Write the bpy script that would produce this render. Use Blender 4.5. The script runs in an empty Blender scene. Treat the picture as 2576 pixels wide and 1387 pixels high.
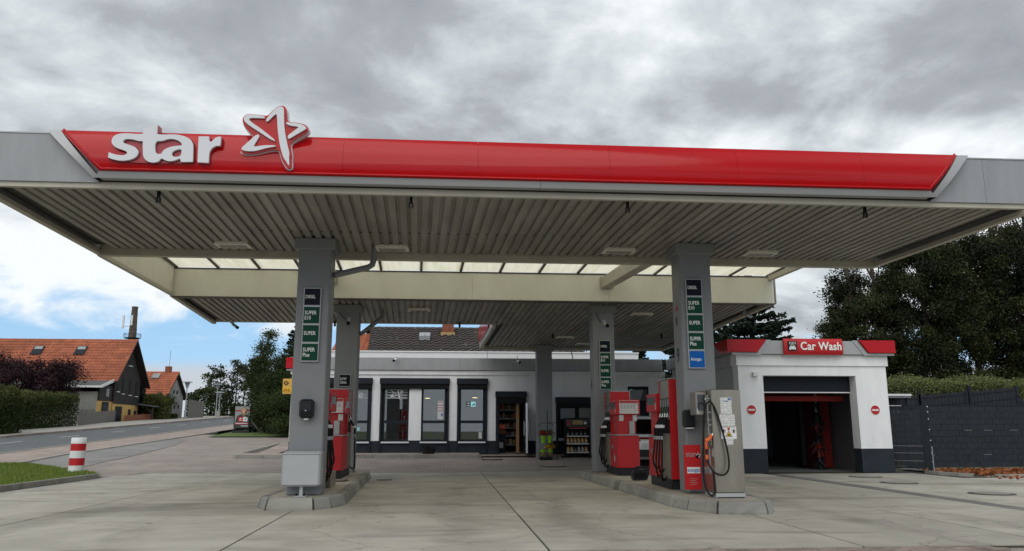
import bpy, bmesh, math, random
import numpy as np
from mathutils import Matrix, Vector
R = math.radians
random.seed(7)
scene = bpy.context.scene
COL = scene.collection

# ------------------------------------------------------------------ camera
cam_d = bpy.data.cameras.new('camera')
cam_d.sensor_width = 36.0
cam_d.lens = 36.0 * 1950 / 2576
cam_d.clip_start, cam_d.clip_end = 0.05, 3000
cam = bpy.data.objects.new('camera', cam_d)
cam.location = (0, 0, 1.25)
cam.rotation_euler = (R(90 + 11.154), 0, R(-4.4))
COL.objects.link(cam)
scene.camera = cam

# ------------------------------------------------------------------ sky and sun
SKYOFF = (2.1, 8.8, 0)
SUN_EL, SUN_AZ = 42.0, 196.0          # the bright part of the overcast, behind the photographer
world = bpy.data.worlds.new('World')
scene.world = world
world.use_nodes = True


def build_world():
    nt = world.node_tree
    N, L = nt.nodes, nt.links
    N.clear()
    out = N.new('ShaderNodeOutputWorld')
    bg = N.new('ShaderNodeBackground')
    bg.inputs['Strength'].default_value = 0.1
    L.new(bg.outputs[0], out.inputs[0])
    sky = N.new('ShaderNodeTexSky')
    sky.sky_type = 'NISHITA'
    sky.sun_disc = False
    sky.sun_elevation = R(SUN_EL)
    sky.sun_rotation = R(SUN_AZ)
    sky.air_density, sky.dust_density, sky.ozone_density = 1.0, 0.6, 1.5
    tc = N.new('ShaderNodeTexCoord')
    sep = N.new('ShaderNodeSeparateXYZ')
    L.new(tc.outputs['Generated'], sep.inputs[0])

    def mth(op, a, b=None, c=None, clamp=False):
        n = N.new('ShaderNodeMath')
        n.operation = op
        n.use_clamp = clamp
        for i, v in enumerate((a, b, c)):
            if v is None:
                continue
            if isinstance(v, (int, float)):
                n.inputs[i].default_value = v
            else:
                L.new(v, n.inputs[i])
        return n.outputs[0]

    def ss(v, lo, hi):
        n = N.new('ShaderNodeMapRange')
        n.interpolation_type = 'SMOOTHSTEP'
        n.inputs[1].default_value, n.inputs[2].default_value = lo, hi
        L.new(v, n.inputs[0])
        return n.outputs[0]
    z = mth('MAXIMUM', sep.outputs[2], 0.0)
    den = mth('ADD', z, 0.30)
    px, py = mth('DIVIDE', sep.outputs[0], den), mth('DIVIDE', sep.outputs[1], den)
    comb = N.new('ShaderNodeCombineXYZ')
    L.new(px, comb.inputs[0])
    L.new(py, comb.inputs[1])

    def noise(scale, detail, rough, dist, off):
        mp = N.new('ShaderNodeMapping')
        mp.inputs['Location'].default_value = off
        L.new(comb.outputs[0], mp.inputs[0])
        n = N.new('ShaderNodeTexNoise')
        n.inputs['Scale'].default_value = scale
        n.inputs['Detail'].default_value = detail
        n.inputs['Roughness'].default_value = rough
        n.inputs['Distortion'].default_value = dist
        L.new(mp.outputs[0], n.inputs['Vector'])
        return n.outputs['Fac']
    big = noise(1.15, 3, 0.5, 0.4, SKYOFF)
    mid = noise(3.9, 9, 0.58, 0.35, (8.2, 4.4, 0))
    fine = noise(7.5, 6, 0.6, 0.3, (1.2, 9.4, 0))
    dens = mth('MULTIPLY_ADD', big, 0.70, mth('MULTIPLY_ADD', mid, 0.34, mth('MULTIPLY', fine, 0.08)))
    # thick cloud is grey, thin cloud is white
    ramp = N.new('ShaderNodeValToRGB')
    cr = ramp.color_ramp
    cr.elements[0].position, cr.elements[0].color = 0.46, (8.3, 8.7, 8.9, 1)
    cr.elements[1].position, cr.elements[1].color = 0.655, (2.9, 3.15, 3.45, 1)
    e = cr.elements.new(0.525)
    e.color = (5.7, 6.15, 6.45, 1)
    e = cr.elements.new(0.585)
    e.color = (3.7, 4.0, 4.3, 1)
    # cloud towards the horizon is lit through from its far side and looks paler
    pale = mth('SUBTRACT', mth('ADD', dens, -0.006), mth('MULTIPLY', mth('SUBTRACT', 1.0, ss(z, 0.10, 0.36)), 0.12))
    L.new(pale, ramp.inputs[0])
    # cover: closed overhead, torn open low down
    wav = mth('MULTIPLY_ADD', mth('SUBTRACT', mid, 0.5), 0.16, z)
    cover_hi = ss(mth('MULTIPLY_ADD', mth('SUBTRACT', big, 0.5), 0.16, wav), 0.105, 0.15)
    holes = mth('SUBTRACT', 1.0, mth('MULTIPLY', ss(mth('SUBTRACT', 1.0, dens), 0.56, 0.64), 0.5))
    cover_hi = mth('MULTIPLY', cover_hi, holes)
    bank = mth('MULTIPLY', mth('SUBTRACT', 1.0, ss(mth('MULTIPLY_ADD', mth('SUBTRACT', mid, 0.5), 0.03, z), 0.06, 0.085)), 0.92)
    blue = N.new('ShaderNodeMix')
    blue.data_type = 'RGBA'
    blue.inputs[0].default_value = 0.72
    L.new(sky.outputs[0], blue.inputs[6])
    blue.inputs[7].default_value = (3.1, 5.6, 8.6, 1)
    m1 = N.new('ShaderNodeMix')
    m1.data_type = 'RGBA'
    L.new(bank, m1.inputs[0])
    L.new(blue.outputs[2], m1.inputs[6])
    m1.inputs[7].default_value = (5.2, 5.5, 5.9, 1)
    m2 = N.new('ShaderNodeMix')
    m2.data_type = 'RGBA'
    L.new(cover_hi, m2.inputs[0])
    L.new(m1.outputs[2], m2.inputs[6])
    L.new(ramp.outputs[0], m2.inputs[7])
    L.new(m2.outputs[2], bg.inputs['Color'])


build_world()
sun_d = bpy.data.lights.new('sun', 'SUN')
sun_d.energy = 1.2
sun_d.angle = R(60)
sun_d.color = (1.0, 0.96, 0.9)
sun = bpy.data.objects.new('sun', sun_d)
sun.rotation_euler = (R(90 - SUN_EL), 0, R(180 - SUN_AZ))
COL.objects.link(sun)
vs = scene.view_settings
scene.display_settings.display_device = 'sRGB'
vs.view_transform, vs.look, vs.gamma, vs.exposure = 'Standard', 'None', 1.0, 0.2
vs.use_curve_mapping = False
scene.cycles.max_bounces = 8
scene.cycles.transparent_max_bounces = 16

# ------------------------------------------------------------------ materials
MATS = {}


def mat(name, col, rough=0.6, metal=0.0, var=0.0, vscale=3.0, bump=0.0, bscale=40.0, coat=0.0, spec=0.5, stretch=(1, 1, 1), col2=None, rand=0.0):
    """Principled material whose colour drifts between col and col2 (or a darker col) by noise in object space."""
    m = bpy.data.materials.new(name)
    m.use_nodes = True
    nt = m.node_tree
    b = nt.nodes['Principled BSDF']
    b.inputs['Base Color'].default_value = (*col, 1)
    b.inputs['Roughness'].default_value = rough
    b.inputs['Metallic'].default_value = metal
    b.inputs['Specular IOR Level'].default_value = spec
    if coat:
        b.inputs['Coat Weight'].default_value = coat
        b.inputs['Coat Roughness'].default_value = 0.06
    if var or bump:
        geo = nt.nodes.new('ShaderNodeNewGeometry')
        mp = nt.nodes.new('ShaderNodeMapping')
        mp.inputs['Scale'].default_value = stretch
        nt.links.new(geo.outputs['Position'], mp.inputs[0])
    if var:
        n = nt.nodes.new('ShaderNodeTexNoise')
        n.inputs['Scale'].default_value = vscale
        n.inputs['Detail'].default_value = 7
        n.inputs['Roughness'].default_value = 0.6
        nt.links.new(mp.outputs[0], n.inputs['Vector'])
        mr = nt.nodes.new('ShaderNodeMapRange')
        mr.inputs[1].default_value, mr.inputs[2].default_value = 0.32, 0.68
        nt.links.new(n.outputs['Fac'], mr.inputs[0])
        mx = nt.nodes.new('ShaderNodeMix')
        mx.data_type = 'RGBA'
        c2 = col2 if col2 else tuple(c * (1 - var) for c in col)
        mx.inputs[6].default_value = (*c2, 1)
        mx.inputs[7].default_value = (*col, 1)
        nt.links.new(mr.outputs[0], mx.inputs[0])
        nt.links.new(mx.outputs[2], b.inputs['Base Color'])
    if rand:
        # pieces of one kind differ a little from each other
        oi = nt.nodes.new('ShaderNodeObjectInfo')
        rr = nt.nodes.new('ShaderNodeMapRange')
        rr.inputs[3].default_value, rr.inputs[4].default_value = 1 - rand, 1 + rand
        nt.links.new(oi.outputs['Random'], rr.inputs[0])
        ml = nt.nodes.new('ShaderNodeMix')
        ml.data_type, ml.blend_type = 'RGBA', 'MULTIPLY'
        ml.inputs[0].default_value = 1
        if var:
            nt.links.new(mx.outputs[2], ml.inputs[6])
        else:
            ml.inputs[6].default_value = (*col, 1)
        nt.links.new(rr.outputs[0], ml.inputs[7])
        nt.links.new(ml.outputs[2], b.inputs['Base Color'])
    if bump:
        n2 = nt.nodes.new('ShaderNodeTexNoise')
        n2.inputs['Scale'].default_value = bscale
        n2.inputs['Detail'].default_value = 4
        nt.links.new(mp.outputs[0], n2.inputs['Vector'])
        bp = nt.nodes.new('ShaderNodeBump')
        bp.inputs['Strength'].default_value = bump
        bp.inputs['Distance'].default_value = 0.01
        nt.links.new(n2.outputs['Fac'], bp.inputs['Height'])
        nt.links.new(bp.outputs[0], b.inputs['Normal'])
    MATS[name] = m
    return m


def emit(name, col, strength):
    m = mat(name, col, 0.5)
    b = m.node_tree.nodes['Principled BSDF']
    b.inputs['Emission Color'].default_value = (*col, 1)
    b.inputs['Emission Strength'].default_value = strength
    return m


def leafmat(name, c1, c2, trans=0.25):
    """Foliage: each leaf takes a colour of its own between c1 and c2 from the mesh attribute 'tint'."""
    m = bpy.data.materials.new(name)
    m.use_nodes = True
    nt = m.node_tree
    b = nt.nodes['Principled BSDF']
    b.inputs['Roughness'].default_value = 0.6
    b.inputs['Specular IOR Level'].default_value = 0.25
    at = nt.nodes.new('ShaderNodeAttribute')
    at.attribute_name = 'tint'
    mx = nt.nodes.new('ShaderNodeMix')
    mx.data_type = 'RGBA'
    mx.inputs[6].default_value = (*c1, 1)
    mx.inputs[7].default_value = (*c2, 1)
    nt.links.new(at.outputs['Fac'], mx.inputs[0])
    nt.links.new(mx.outputs[2], b.inputs['Base Color'])
    tr = nt.nodes.new('ShaderNodeBsdfTranslucent')
    nt.links.new(mx.outputs[2], tr.inputs['Color'])
    ms = nt.nodes.new('ShaderNodeMixShader')
    ms.inputs[0].default_value = trans
    nt.links.new(b.outputs[0], ms.inputs[1])
    nt.links.new(tr.outputs[0], ms.inputs[2])
    nt.links.new(ms.outputs[0], nt.nodes['Material Output'].inputs[0])
    MATS[name] = m
    return m


def glassmat(name, tint=(0.75, 0.8, 0.8), ior=1.5, rough=0.0):
    m = bpy.data.materials.new(name)
    m.use_nodes = True
    nt = m.node_tree
    nt.nodes.remove(nt.nodes['Principled BSDF'])
    t = nt.nodes.new('ShaderNodeBsdfTransparent')
    t.inputs[0].default_value = (*tint, 1)
    gl = nt.nodes.new('ShaderNodeBsdfGlossy')
    gl.inputs['Roughness'].default_value = rough
    fr = nt.nodes.new('ShaderNodeFresnel')
    fr.inputs[0].default_value = ior
    ms = nt.nodes.new('ShaderNodeMixShader')
    nt.links.new(fr.outputs[0], ms.inputs[0])
    nt.links.new(t.outputs[0], ms.inputs[1])
    nt.links.new(gl.outputs[0], ms.inputs[2])
    nt.links.new(ms.outputs[0], nt.nodes['Material Output'].inputs[0])
    MATS[name] = m
    return m


def printmat(name, paper=(0.72, 0.72, 0.7), ink=(0.28, 0.29, 0.3), sx=5.0, sz=22.0, duty=0.55):
    """A printed sheet: broken lines of small type in object space (x+y along the line, z down the page)."""
    m = mat(name, paper, 0.5)
    nt = m.node_tree
    b = nt.nodes['Principled BSDF']
    geo = nt.nodes.new('ShaderNodeNewGeometry')
    mp = nt.nodes.new('ShaderNodeMapping')
    mp.inputs['Scale'].default_value = (sx * 4, sx * 4, 0)
    nt.links.new(geo.outputs['Position'], mp.inputs[0])
    sp = nt.nodes.new('ShaderNodeSeparateXYZ')
    nt.links.new(geo.outputs['Position'], sp.inputs[0])
    a = nt.nodes.new('ShaderNodeMath')
    a.operation = 'MULTIPLY'
    a.inputs[1].default_value = sz
    nt.links.new(sp.outputs[2], a.inputs[0])
    f = nt.nodes.new('ShaderNodeMath')
    f.operation = 'FRACT'
    nt.links.new(a.outputs[0], f.inputs[0])
    fl = nt.nodes.new('ShaderNodeMath')
    fl.operation = 'FLOOR'
    nt.links.new(a.outputs[0], fl.inputs[0])
    cb = nt.nodes.new('ShaderNodeCombineXYZ')
    s2 = nt.nodes.new('ShaderNodeSeparateXYZ')
    nt.links.new(mp.outputs[0], s2.inputs[0])
    sm = nt.nodes.new('ShaderNodeMath')
    nt.links.new(s2.outputs[0], sm.inputs[0])
    nt.links.new(s2.outputs[1], sm.inputs[1])
    nt.links.new(sm.outputs[0], cb.inputs[0])
    nt.links.new(fl.outputs[0], cb.inputs[1])
    n = nt.nodes.new('ShaderNodeTexNoise')
    n.inputs['Scale'].default_value = 1.0
    n.inputs['Detail'].default_value = 1
    nt.links.new(cb.outputs[0], n.inputs['Vector'])
    g1 = nt.nodes.new('ShaderNodeMath')
    g1.operation = 'GREATER_THAN'
    g1.inputs[1].default_value = 0.45
    nt.links.new(n.outputs['Fac'], g1.inputs[0])
    g2 = nt.nodes.new('ShaderNodeMath')
    g2.operation = 'LESS_THAN'
    g2.inputs[1].default_value = duty
    nt.links.new(f.outputs[0], g2.inputs[0])
    ml = nt.nodes.new('ShaderNodeMath')
    ml.operation = 'MULTIPLY'
    nt.links.new(g1.outputs[0], ml.inputs[0])
    nt.links.new(g2.outputs[0], ml.inputs[1])
    mx = nt.nodes.new('ShaderNodeMix')
    mx.data_type = 'RGBA'
    mx.inputs[6].default_value = (*paper, 1)
    mx.inputs[7].default_value = (*ink, 1)
    nt.links.new(ml.outputs[0], mx.inputs[0])
    nt.links.new(mx.outputs[2], b.inputs['Base Color'])
    return m


def pavermat(name, c1, c2, mortar, bw=0.2, bh=0.1, rot=0.0):
    m = mat(name, c1, 0.85)
    nt = m.node_tree
    b = nt.nodes['Principled BSDF']
    geo = nt.nodes.new('ShaderNodeNewGeometry')
    mp = nt.nodes.new('ShaderNodeMapping')
    mp.inputs['Rotation'].default_value = (0, 0, rot)
    nt.links.new(geo.outputs['Position'], mp.inputs[0])
    br = nt.nodes.new('ShaderNodeTexBrick')
    br.inputs['Scale'].default_value = 1.0
    br.inputs['Brick Width'].default_value = bw
    br.inputs['Row Height'].default_value = bh
    br.inputs['Mortar Size'].default_value = 0.006
    br.inputs['Color1'].default_value = (*c1, 1)
    br.inputs['Color2'].default_value = (*c2, 1)
    br.inputs['Mortar'].default_value = (*mortar, 1)
    nt.links.new(mp.outputs[0], br.inputs['Vector'])
    n = nt.nodes.new('ShaderNodeTexNoise')
    n.inputs['Scale'].default_value = 0.7
    n.inputs['Detail'].default_value = 8
    n.inputs['Roughness'].default_value = 0.65
    nt.links.new(geo.outputs['Position'], n.inputs['Vector'])
    mr = nt.nodes.new('ShaderNodeMapRange')
    mr.inputs[1].default_value, mr.inputs[2].default_value = 0.3, 0.7
    mr.inputs[3].default_value, mr.inputs[4].default_value = 0.78, 1.16
    nt.links.new(n.outputs['Fac'], mr.inputs[0])
    mx = nt.nodes.new('ShaderNodeMix')
    mx.data_type = 'RGBA'
    mx.blend_type = 'MULTIPLY'
    mx.inputs[0].default_value = 1
    nt.links.new(br.outputs['Color'], mx.inputs[6])
    nt.links.new(mr.outputs[0], mx.inputs[7])
    nt.links.new(mx.outputs[2], b.inputs['Base Color'])
    bp = nt.nodes.new('ShaderNodeBump')
    bp.inputs['Strength'].default_value = 0.5
    bp.inputs['Distance'].default_value = 0.006
    inv = nt.nodes.new('ShaderNodeMath')
    inv.operation = 'SUBTRACT'
    inv.inputs[0].default_value = 1
    nt.links.new(br.outputs['Fac'], inv.inputs[1])
    nt.links.new(inv.outputs[0], bp.inputs['Height'])
    nt.links.new(bp.outputs[0], b.inputs['Normal'])
    return m


def concretemat(name, base, dark, stain, stain_amt=0.6, tracks=False):
    """Worn forecourt concrete: broad patches, tyre-wear smears along the driving lanes, oil spots, fine grain."""
    m = mat(name, base, 0.75)
    nt = m.node_tree
    L = nt.links
    b = nt.nodes['Principled BSDF']
    geo = nt.nodes.new('ShaderNodeNewGeometry')

    def nz(scale, st, detail=7, rough=0.62, dist=0.0):
        mp = nt.nodes.new('ShaderNodeMapping')
        mp.inputs['Scale'].default_value = st
        L.new(geo.outputs['Position'], mp.inputs[0])
        n = nt.nodes.new('ShaderNodeTexNoise')
        n.inputs['Scale'].default_value = scale
        n.inputs['Detail'].default_value = detail
        n.inputs['Roughness'].default_value = rough
        n.inputs['Distortion'].default_value = dist
        L.new(mp.outputs[0], n.inputs['Vector'])
        return n.outputs['Fac']

    def rng(v, a, c, lo=0.0, hi=1.0):
        n = nt.nodes.new('ShaderNodeMapRange')
        n.interpolation_type = 'SMOOTHSTEP'
        for i, x in ((1, a), (2, c), (3, lo), (4, hi)):
            n.inputs[i].default_value = x
        L.new(v, n.inputs[0])
        return n.outputs[0]

    def mix(f, a, c, mode='MIX'):
        n = nt.nodes.new('ShaderNodeMix')
        n.data_type = 'RGBA'
        n.blend_type = mode
        for i, x in ((0, f), (6, a), (7, c)):
            if isinstance(x, tuple):
                n.inputs[i].default_value = (*x, 1)
            elif isinstance(x, float):
                n.inputs[i].default_value = x
            else:
                L.new(x, n.inputs[i])
        return n.outputs[2]
    c = mix(rng(nz(0.9, (1, 1, 1)), 0.35, 0.68), base, dark)
    c = mix(rng(nz(0.55, (0.5, 1.3, 1), 8, 0.62, 1.2), 0.50, 0.70, 0.0, stain_amt), c, stain)
    c = mix(rng(nz(1.7, (0.35, 1.6, 1), 6, 0.7, 0.6), 0.60, 0.72, 0.0, 0.5), c, stain)
    c = mix(rng(nz(2.6, (1, 1, 1), 2, 0.4, 0.4), 0.72, 0.76, 0.0, 0.6), c, stain)
    c = mix(rng(nz(9.0, (1, 1, 1), 3), 0.68, 0.76, 0.0, 0.45), c, stain)
    if tracks:
        # rubber worn in along the wheel tracks of the three lanes
        sx = nt.nodes.new('ShaderNodeSeparateXYZ')
        L.new(geo.outputs['Position'], sx.inputs[0])
        pp = nt.nodes.new('ShaderNodeMath')
        pp.operation = 'PINGPONG'
        pp.inputs[1].default_value = 2.75
        ad = nt.nodes.new('ShaderNodeMath')
        ad.inputs[1].default_value = 10.15
        L.new(sx.outputs[0], ad.inputs[0])
        L.new(ad.outputs[0], pp.inputs[0])
        d1 = rng(pp.outputs[0], 0.25, 0.75)
        d2 = rng(pp.outputs[0], 0.85, 1.45, 1.0, 0.0)
        mm = nt.nodes.new('ShaderNodeMath')
        mm.operation = 'MULTIPLY'
        L.new(d1, mm.inputs[0])
        L.new(d2, mm.inputs[1])
        m3 = nt.nodes.new('ShaderNodeMath')
        m3.operation = 'MULTIPLY'
        L.new(mm.outputs[0], m3.inputs[0])
        L.new(rng(nz(0.8, (1, 0.35, 1), 6, 0.65, 0.8), 0.40, 0.66, 0.0, 0.5), m3.inputs[1])
        c = mix(m3.outputs[0], c, stain)
    # hairline cracks and sharp grit
    vo = nt.nodes.new('ShaderNodeTexVoronoi')
    vo.feature = 'DISTANCE_TO_EDGE'
    vo.inputs['Scale'].default_value = 0.33
    wob = nt.nodes.new('ShaderNodeVectorMath')
    nn = nt.nodes.new('ShaderNodeTexNoise')
    nn.inputs['Scale'].default_value = 1.1
    nn.inputs['Detail'].default_value = 6
    L.new(geo.outputs['Position'], nn.inputs['Vector'])
    L.new(geo.outputs['Position'], wob.inputs[0])
    L.new(nn.outputs['Color'], wob.inputs[1])
    L.new(wob.outputs[0], vo.inputs['Vector'])
    c = mix(rng(vo.outputs['Distance'], 0.0, 0.006, 0.55, 0.0), c, stain)
    oi = nt.nodes.new('ShaderNodeObjectInfo')
    c = mix(1.0, c, rng(oi.outputs['Random'], 0, 1, 0.9, 1.08), 'MULTIPLY')
    c = mix(1.0, c, rng(nz(120, (1, 1, 1), 3), 0.2, 0.8, 0.88, 1.12), 'MULTIPLY')
    L.new(c, b.inputs['Base Color'])
    bp = nt.nodes.new('ShaderNodeBump')
    bp.inputs['Strength'].default_value = 0.25
    bp.inputs['Distance'].default_value = 0.004
    L.new(nz(60, (1, 1, 1), 5), bp.inputs['Height'])
    L.new(bp.outputs[0], b.inputs['Normal'])
    L.new(rng(nz(0.7, (1, 1, 1)), 0.3, 0.7, 0.62, 0.85), b.inputs['Roughness'])
    return m


concretemat('concrete', (0.455, 0.430, 0.368), (0.36, 0.338, 0.286), (0.145, 0.132, 0.108), 0.62, True)
concretemat('island_concrete', (0.42, 0.39, 0.32), (0.33, 0.30, 0.25), (0.16, 0.145, 0.12))
concretemat('kerb_concrete', (0.33, 0.325, 0.295), (0.23, 0.225, 0.2), (0.11, 0.105, 0.095), 0.75)
mat('joint', (0.05, 0.045, 0.04), 0.9)
mat('asphalt', (0.125, 0.135, 0.142), 0.85, var=0.25, vscale=1.2, bump=0.3, bscale=150)
mat('asphalt_old', (0.21, 0.205, 0.2), 0.85, var=0.3, vscale=1.6, bump=0.3, bscale=150)
mat('asphalt_strip', (0.27, 0.262, 0.25), 0.85, var=0.3, vscale=1.0, bump=0.3, bscale=150)
mat('road_paint', (0.7, 0.7, 0.68), 0.6, var=0.3, vscale=8)
pavermat('pavers', (0.355, 0.30, 0.268), (0.295, 0.252, 0.228), (0.16, 0.14, 0.12))
pavermat('pavers_red', (0.41, 0.325, 0.285), (0.35, 0.28, 0.248), (0.2, 0.16, 0.135))
mat('brick_paver', (0.33, 0.26, 0.225), 0.85, rand=0.2, var=0.35, vscale=4, bump=0.5, bscale=90)
mat('stone_kerb', (0.42, 0.40, 0.36), 0.8, var=0.3, vscale=3, bump=0.3, bscale=60)
mat('earth', (0.10, 0.12, 0.05), 0.95, var=0.4, vscale=0.8)
mat('lawn', (0.13, 0.19, 0.045), 0.95, var=0.45, vscale=2.5)
mat('gravel', (0.23, 0.20, 0.18), 0.95, var=0.5, vscale=14, bump=1.0, bscale=60)
mat('red', (0.48, 0.002, 0.006), 0.13, var=0.08, vscale=1.5, spec=0.3, bump=0.35, bscale=1.6)
mat('red_flat', (0.52, 0.006, 0.011), 0.42, var=0.12, vscale=2.0)
mat('dark_red', (0.36, 0.015, 0.03), 0.35)
mat('silver', (0.40, 0.405, 0.415), 0.42, 0.25, var=0.08, vscale=1.0)
mat('grey_panel', (0.34, 0.35, 0.365), 0.5, 0.1, var=0.16, vscale=1.6, stretch=(3, 3, 0.5))
mat('pillar_grey', (0.235, 0.243, 0.255), 0.55, 0.05, var=0.1, vscale=2.0)
mat('steel_box', (0.43, 0.45, 0.46), 0.45, 0.2, var=0.06)
mat('cream', (0.78, 0.76, 0.66), 0.6, var=0.12, vscale=1.3, stretch=(1.5, 1.5, 0.6))
mat('beam', (0.52, 0.49, 0.41), 0.6, var=0.2, vscale=1.5)
mat('soffit', (0.345, 0.335, 0.302), 0.5, 0.1, var=0.35, vscale=1.3, stretch=(3, 0.5, 1), rand=0.1, spec=0.3)
mat('soffit_dark', (0.09, 0.082, 0.072), 0.6, var=0.3, vscale=2)
mat('roof_sheet', (0.3, 0.3, 0.3), 0.7)
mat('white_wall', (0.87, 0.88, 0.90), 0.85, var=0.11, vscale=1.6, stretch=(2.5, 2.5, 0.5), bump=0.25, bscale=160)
mat('white_wall_shaded', (0.47, 0.475, 0.48), 0.85, var=0.1, vscale=1.5, bump=0.25, bscale=160)  # white render with the side's shade put into the colour
mat('white', (0.75, 0.76, 0.77), 0.45, var=0.05)
mat('white_matte', (0.72, 0.73, 0.73), 0.8)
mat('letter_white', (0.66, 0.68, 0.72), 0.4, coat=0.2)
mat('anthracite', (0.015, 0.020, 0.028), 0.6, var=0.15, vscale=3, spec=0.25)
mat('plinth', (0.030, 0.038, 0.050), 0.8, var=0.25, vscale=2.5, spec=0.2)
mat('black', (0.006, 0.006, 0.007), 0.5, spec=0.2)
mat('rubber', (0.008, 0.008, 0.009), 0.6, spec=0.25)
mat('plastic_dark', (0.014, 0.016, 0.019), 0.5, spec=0.3)
mat('steel', (0.41, 0.378, 0.32), 0.33, 0.9, var=0.28, vscale=2.2, stretch=(1, 1, 0.4))
mat('chrome', (0.75, 0.75, 0.75), 0.2, 0.95)
mat('sign_navy', (0.006, 0.008, 0.018), 0.5, spec=0.15)
mat('sign_green', (0.004, 0.055, 0.032), 0.5, spec=0.15)
mat('sign_blue', (0.006, 0.115, 0.45), 0.5, spec=0.15)
mat('sign_text', (0.85, 0.86, 0.84), 0.6)
mat('orange', (0.72, 0.13, 0.025), 0.45)
mat('yellow', (0.72, 0.42, 0.09), 0.5)
mat('sign_yellow', (0.75, 0.52, 0.02), 0.5)
mat('lime', (0.30, 0.62, 0.03), 0.4)
mat('wood', (0.34, 0.2, 0.09), 0.6, var=0.3, vscale=6, stretch=(4, 4, 0.5))
mat('wood_grey', (0.20, 0.185, 0.165), 0.85, var=0.35, vscale=5, stretch=(4, 4, 0.4))
mat('wood_dark', (0.030, 0.022, 0.019), 0.75, var=0.3, vscale=3, stretch=(4, 4, 0.3))
mat('counter', (0.42, 0.28, 0.11), 0.5, var=0.2, vscale=4)
mat('tile_orange', (0.44, 0.135, 0.066), 0.8, var=0.35, vscale=1.4, rand=0.14)
mat('tile_orange_pale', (0.46, 0.145, 0.072), 0.8, var=0.3, vscale=1.4, rand=0.12)
mat('tile_brown', (0.085, 0.066, 0.057), 0.85, var=0.0, vscale=2.0)
mat('brick_red', (0.30, 0.10, 0.055), 0.85, var=0.35, vscale=5)
mat('chimney_brick', (0.15, 0.11, 0.09), 0.9, var=0.35, vscale=0.8, stretch=(1, 1, 3))
mat('yellow_wall', (0.62, 0.40, 0.13), 0.85, var=0.12, vscale=1)
mat('render_grey', (0.36, 0.35, 0.33), 0.9, var=0.3, vscale=0.8)
mat('slate', (0.10, 0.105, 0.105), 0.7, var=0.2)
mat('bark', (0.07, 0.052, 0.04), 0.9, var=0.4, vscale=6, stretch=(3, 3, 0.6))
mat('galvanised', (0.40, 0.42, 0.43), 0.45, 0.5, var=0.15)
mat('skin', (0.55, 0.33, 0.24), 0.6)
mat('hair', (0.33, 0.19, 0.08), 0.6)
mat('jacket', (0.04, 0.045, 0.045), 0.7)
mat('poster_grey', (0.35, 0.37, 0.38), 0.5, var=0.3, vscale=2)
mat('screen', (0.03, 0.035, 0.035), 0.15, spec=0.8)
mat('cyan_sticker', (0.30, 0.66, 0.70), 0.5)
mat('inner_wall', (0.28, 0.27, 0.26), 0.8)
mat('inner_floor', (0.14, 0.12, 0.11), 0.5)
mat('car_white', (0.82, 0.83, 0.84), 0.25, coat=0.8)
mat('tail_red', (0.16, 0.004, 0.006), 0.2, coat=0.6)
mat('moss', (0.04, 0.05, 0.018), 0.95, var=0.5, vscale=6)
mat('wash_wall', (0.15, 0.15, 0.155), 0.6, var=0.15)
mat('brush_blue', (0.012, 0.018, 0.022), 0.8)
mat('brush_red', (0.24, 0.015, 0.01), 0.8)
mat('fence_strip', (0.027, 0.032, 0.040), 0.62, var=0.25, vscale=6, rand=0.06, spec=0.25)
mat('steel_lid', (0.30, 0.29, 0.26), 0.75, var=0.3, vscale=6)
mat('iron', (0.10, 0.085, 0.07), 0.7, var=0.3, vscale=6)
emit('lamp_warm', (1.0, 0.62, 0.28), 12.0)
emit('lamp_strip', (1.0, 0.9, 0.75), 2.0)
emit('sticker_added_glow', (0.35, 0.80, 0.85), 0.25)  # printed window sticker, no lamp; a faint glow is added to it
printmat('print_sheet', (0.70, 0.70, 0.68), (0.46, 0.46, 0.46), 5.0, 38.0, 0.5)
printmat('print_poster', (0.70, 0.68, 0.66), (0.48, 0.45, 0.44), 9.0, 26.0, 0.6)
printmat('print_label', (0.70, 0.70, 0.70), (0.10, 0.10, 0.11), 14.0, 30.0, 0.5)
glassmat('glass', (0.66, 0.74, 0.74), 2.6)
glassmat('car_glass', (0.16, 0.18, 0.18), 1.6)
leafmat('leaf_dark', (0.004, 0.009, 0.004), (0.062, 0.074, 0.022), 0.15)
leafmat('leaf_spruce', (0.010, 0.020, 0.014), (0.035, 0.058, 0.036), 0.1)
leafmat('leaf_hedge', (0.018, 0.030, 0.010), (0.060, 0.085, 0.020))
leafmat('leaf_hedge_top', (0.05, 0.06, 0.015), (0.13, 0.14, 0.04))
leafmat('leaf_purple', (0.013, 0.006, 0.010), (0.048, 0.016, 0.022), 0.12)
leafmat('leaf_far', (0.025, 0.035, 0.016), (0.07, 0.085, 0.035))
leafmat('leaf_bush', (0.06, 0.085, 0.03), (0.25, 0.28, 0.11))
leafmat('leaf_grass', (0.10, 0.15, 0.028), (0.25, 0.32, 0.065), 0.35)
leafmat('leaf_litter', (0.14, 0.045, 0.015), (0.42, 0.15, 0.05), 0.1)
leafmat('flower_red', (0.30, 0.02, 0.02), (0.55, 0.06, 0.05), 0.2)
leafmat('flower_yellow', (0.60, 0.30, 0.01), (0.85, 0.55, 0.03), 0.2)
leafmat('heather', (0.16, 0.07, 0.08), (0.36, 0.20, 0.20), 0.2)
leafmat('herb', (0.05, 0.09, 0.02), (0.14, 0.18, 0.05), 0.2)


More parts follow.
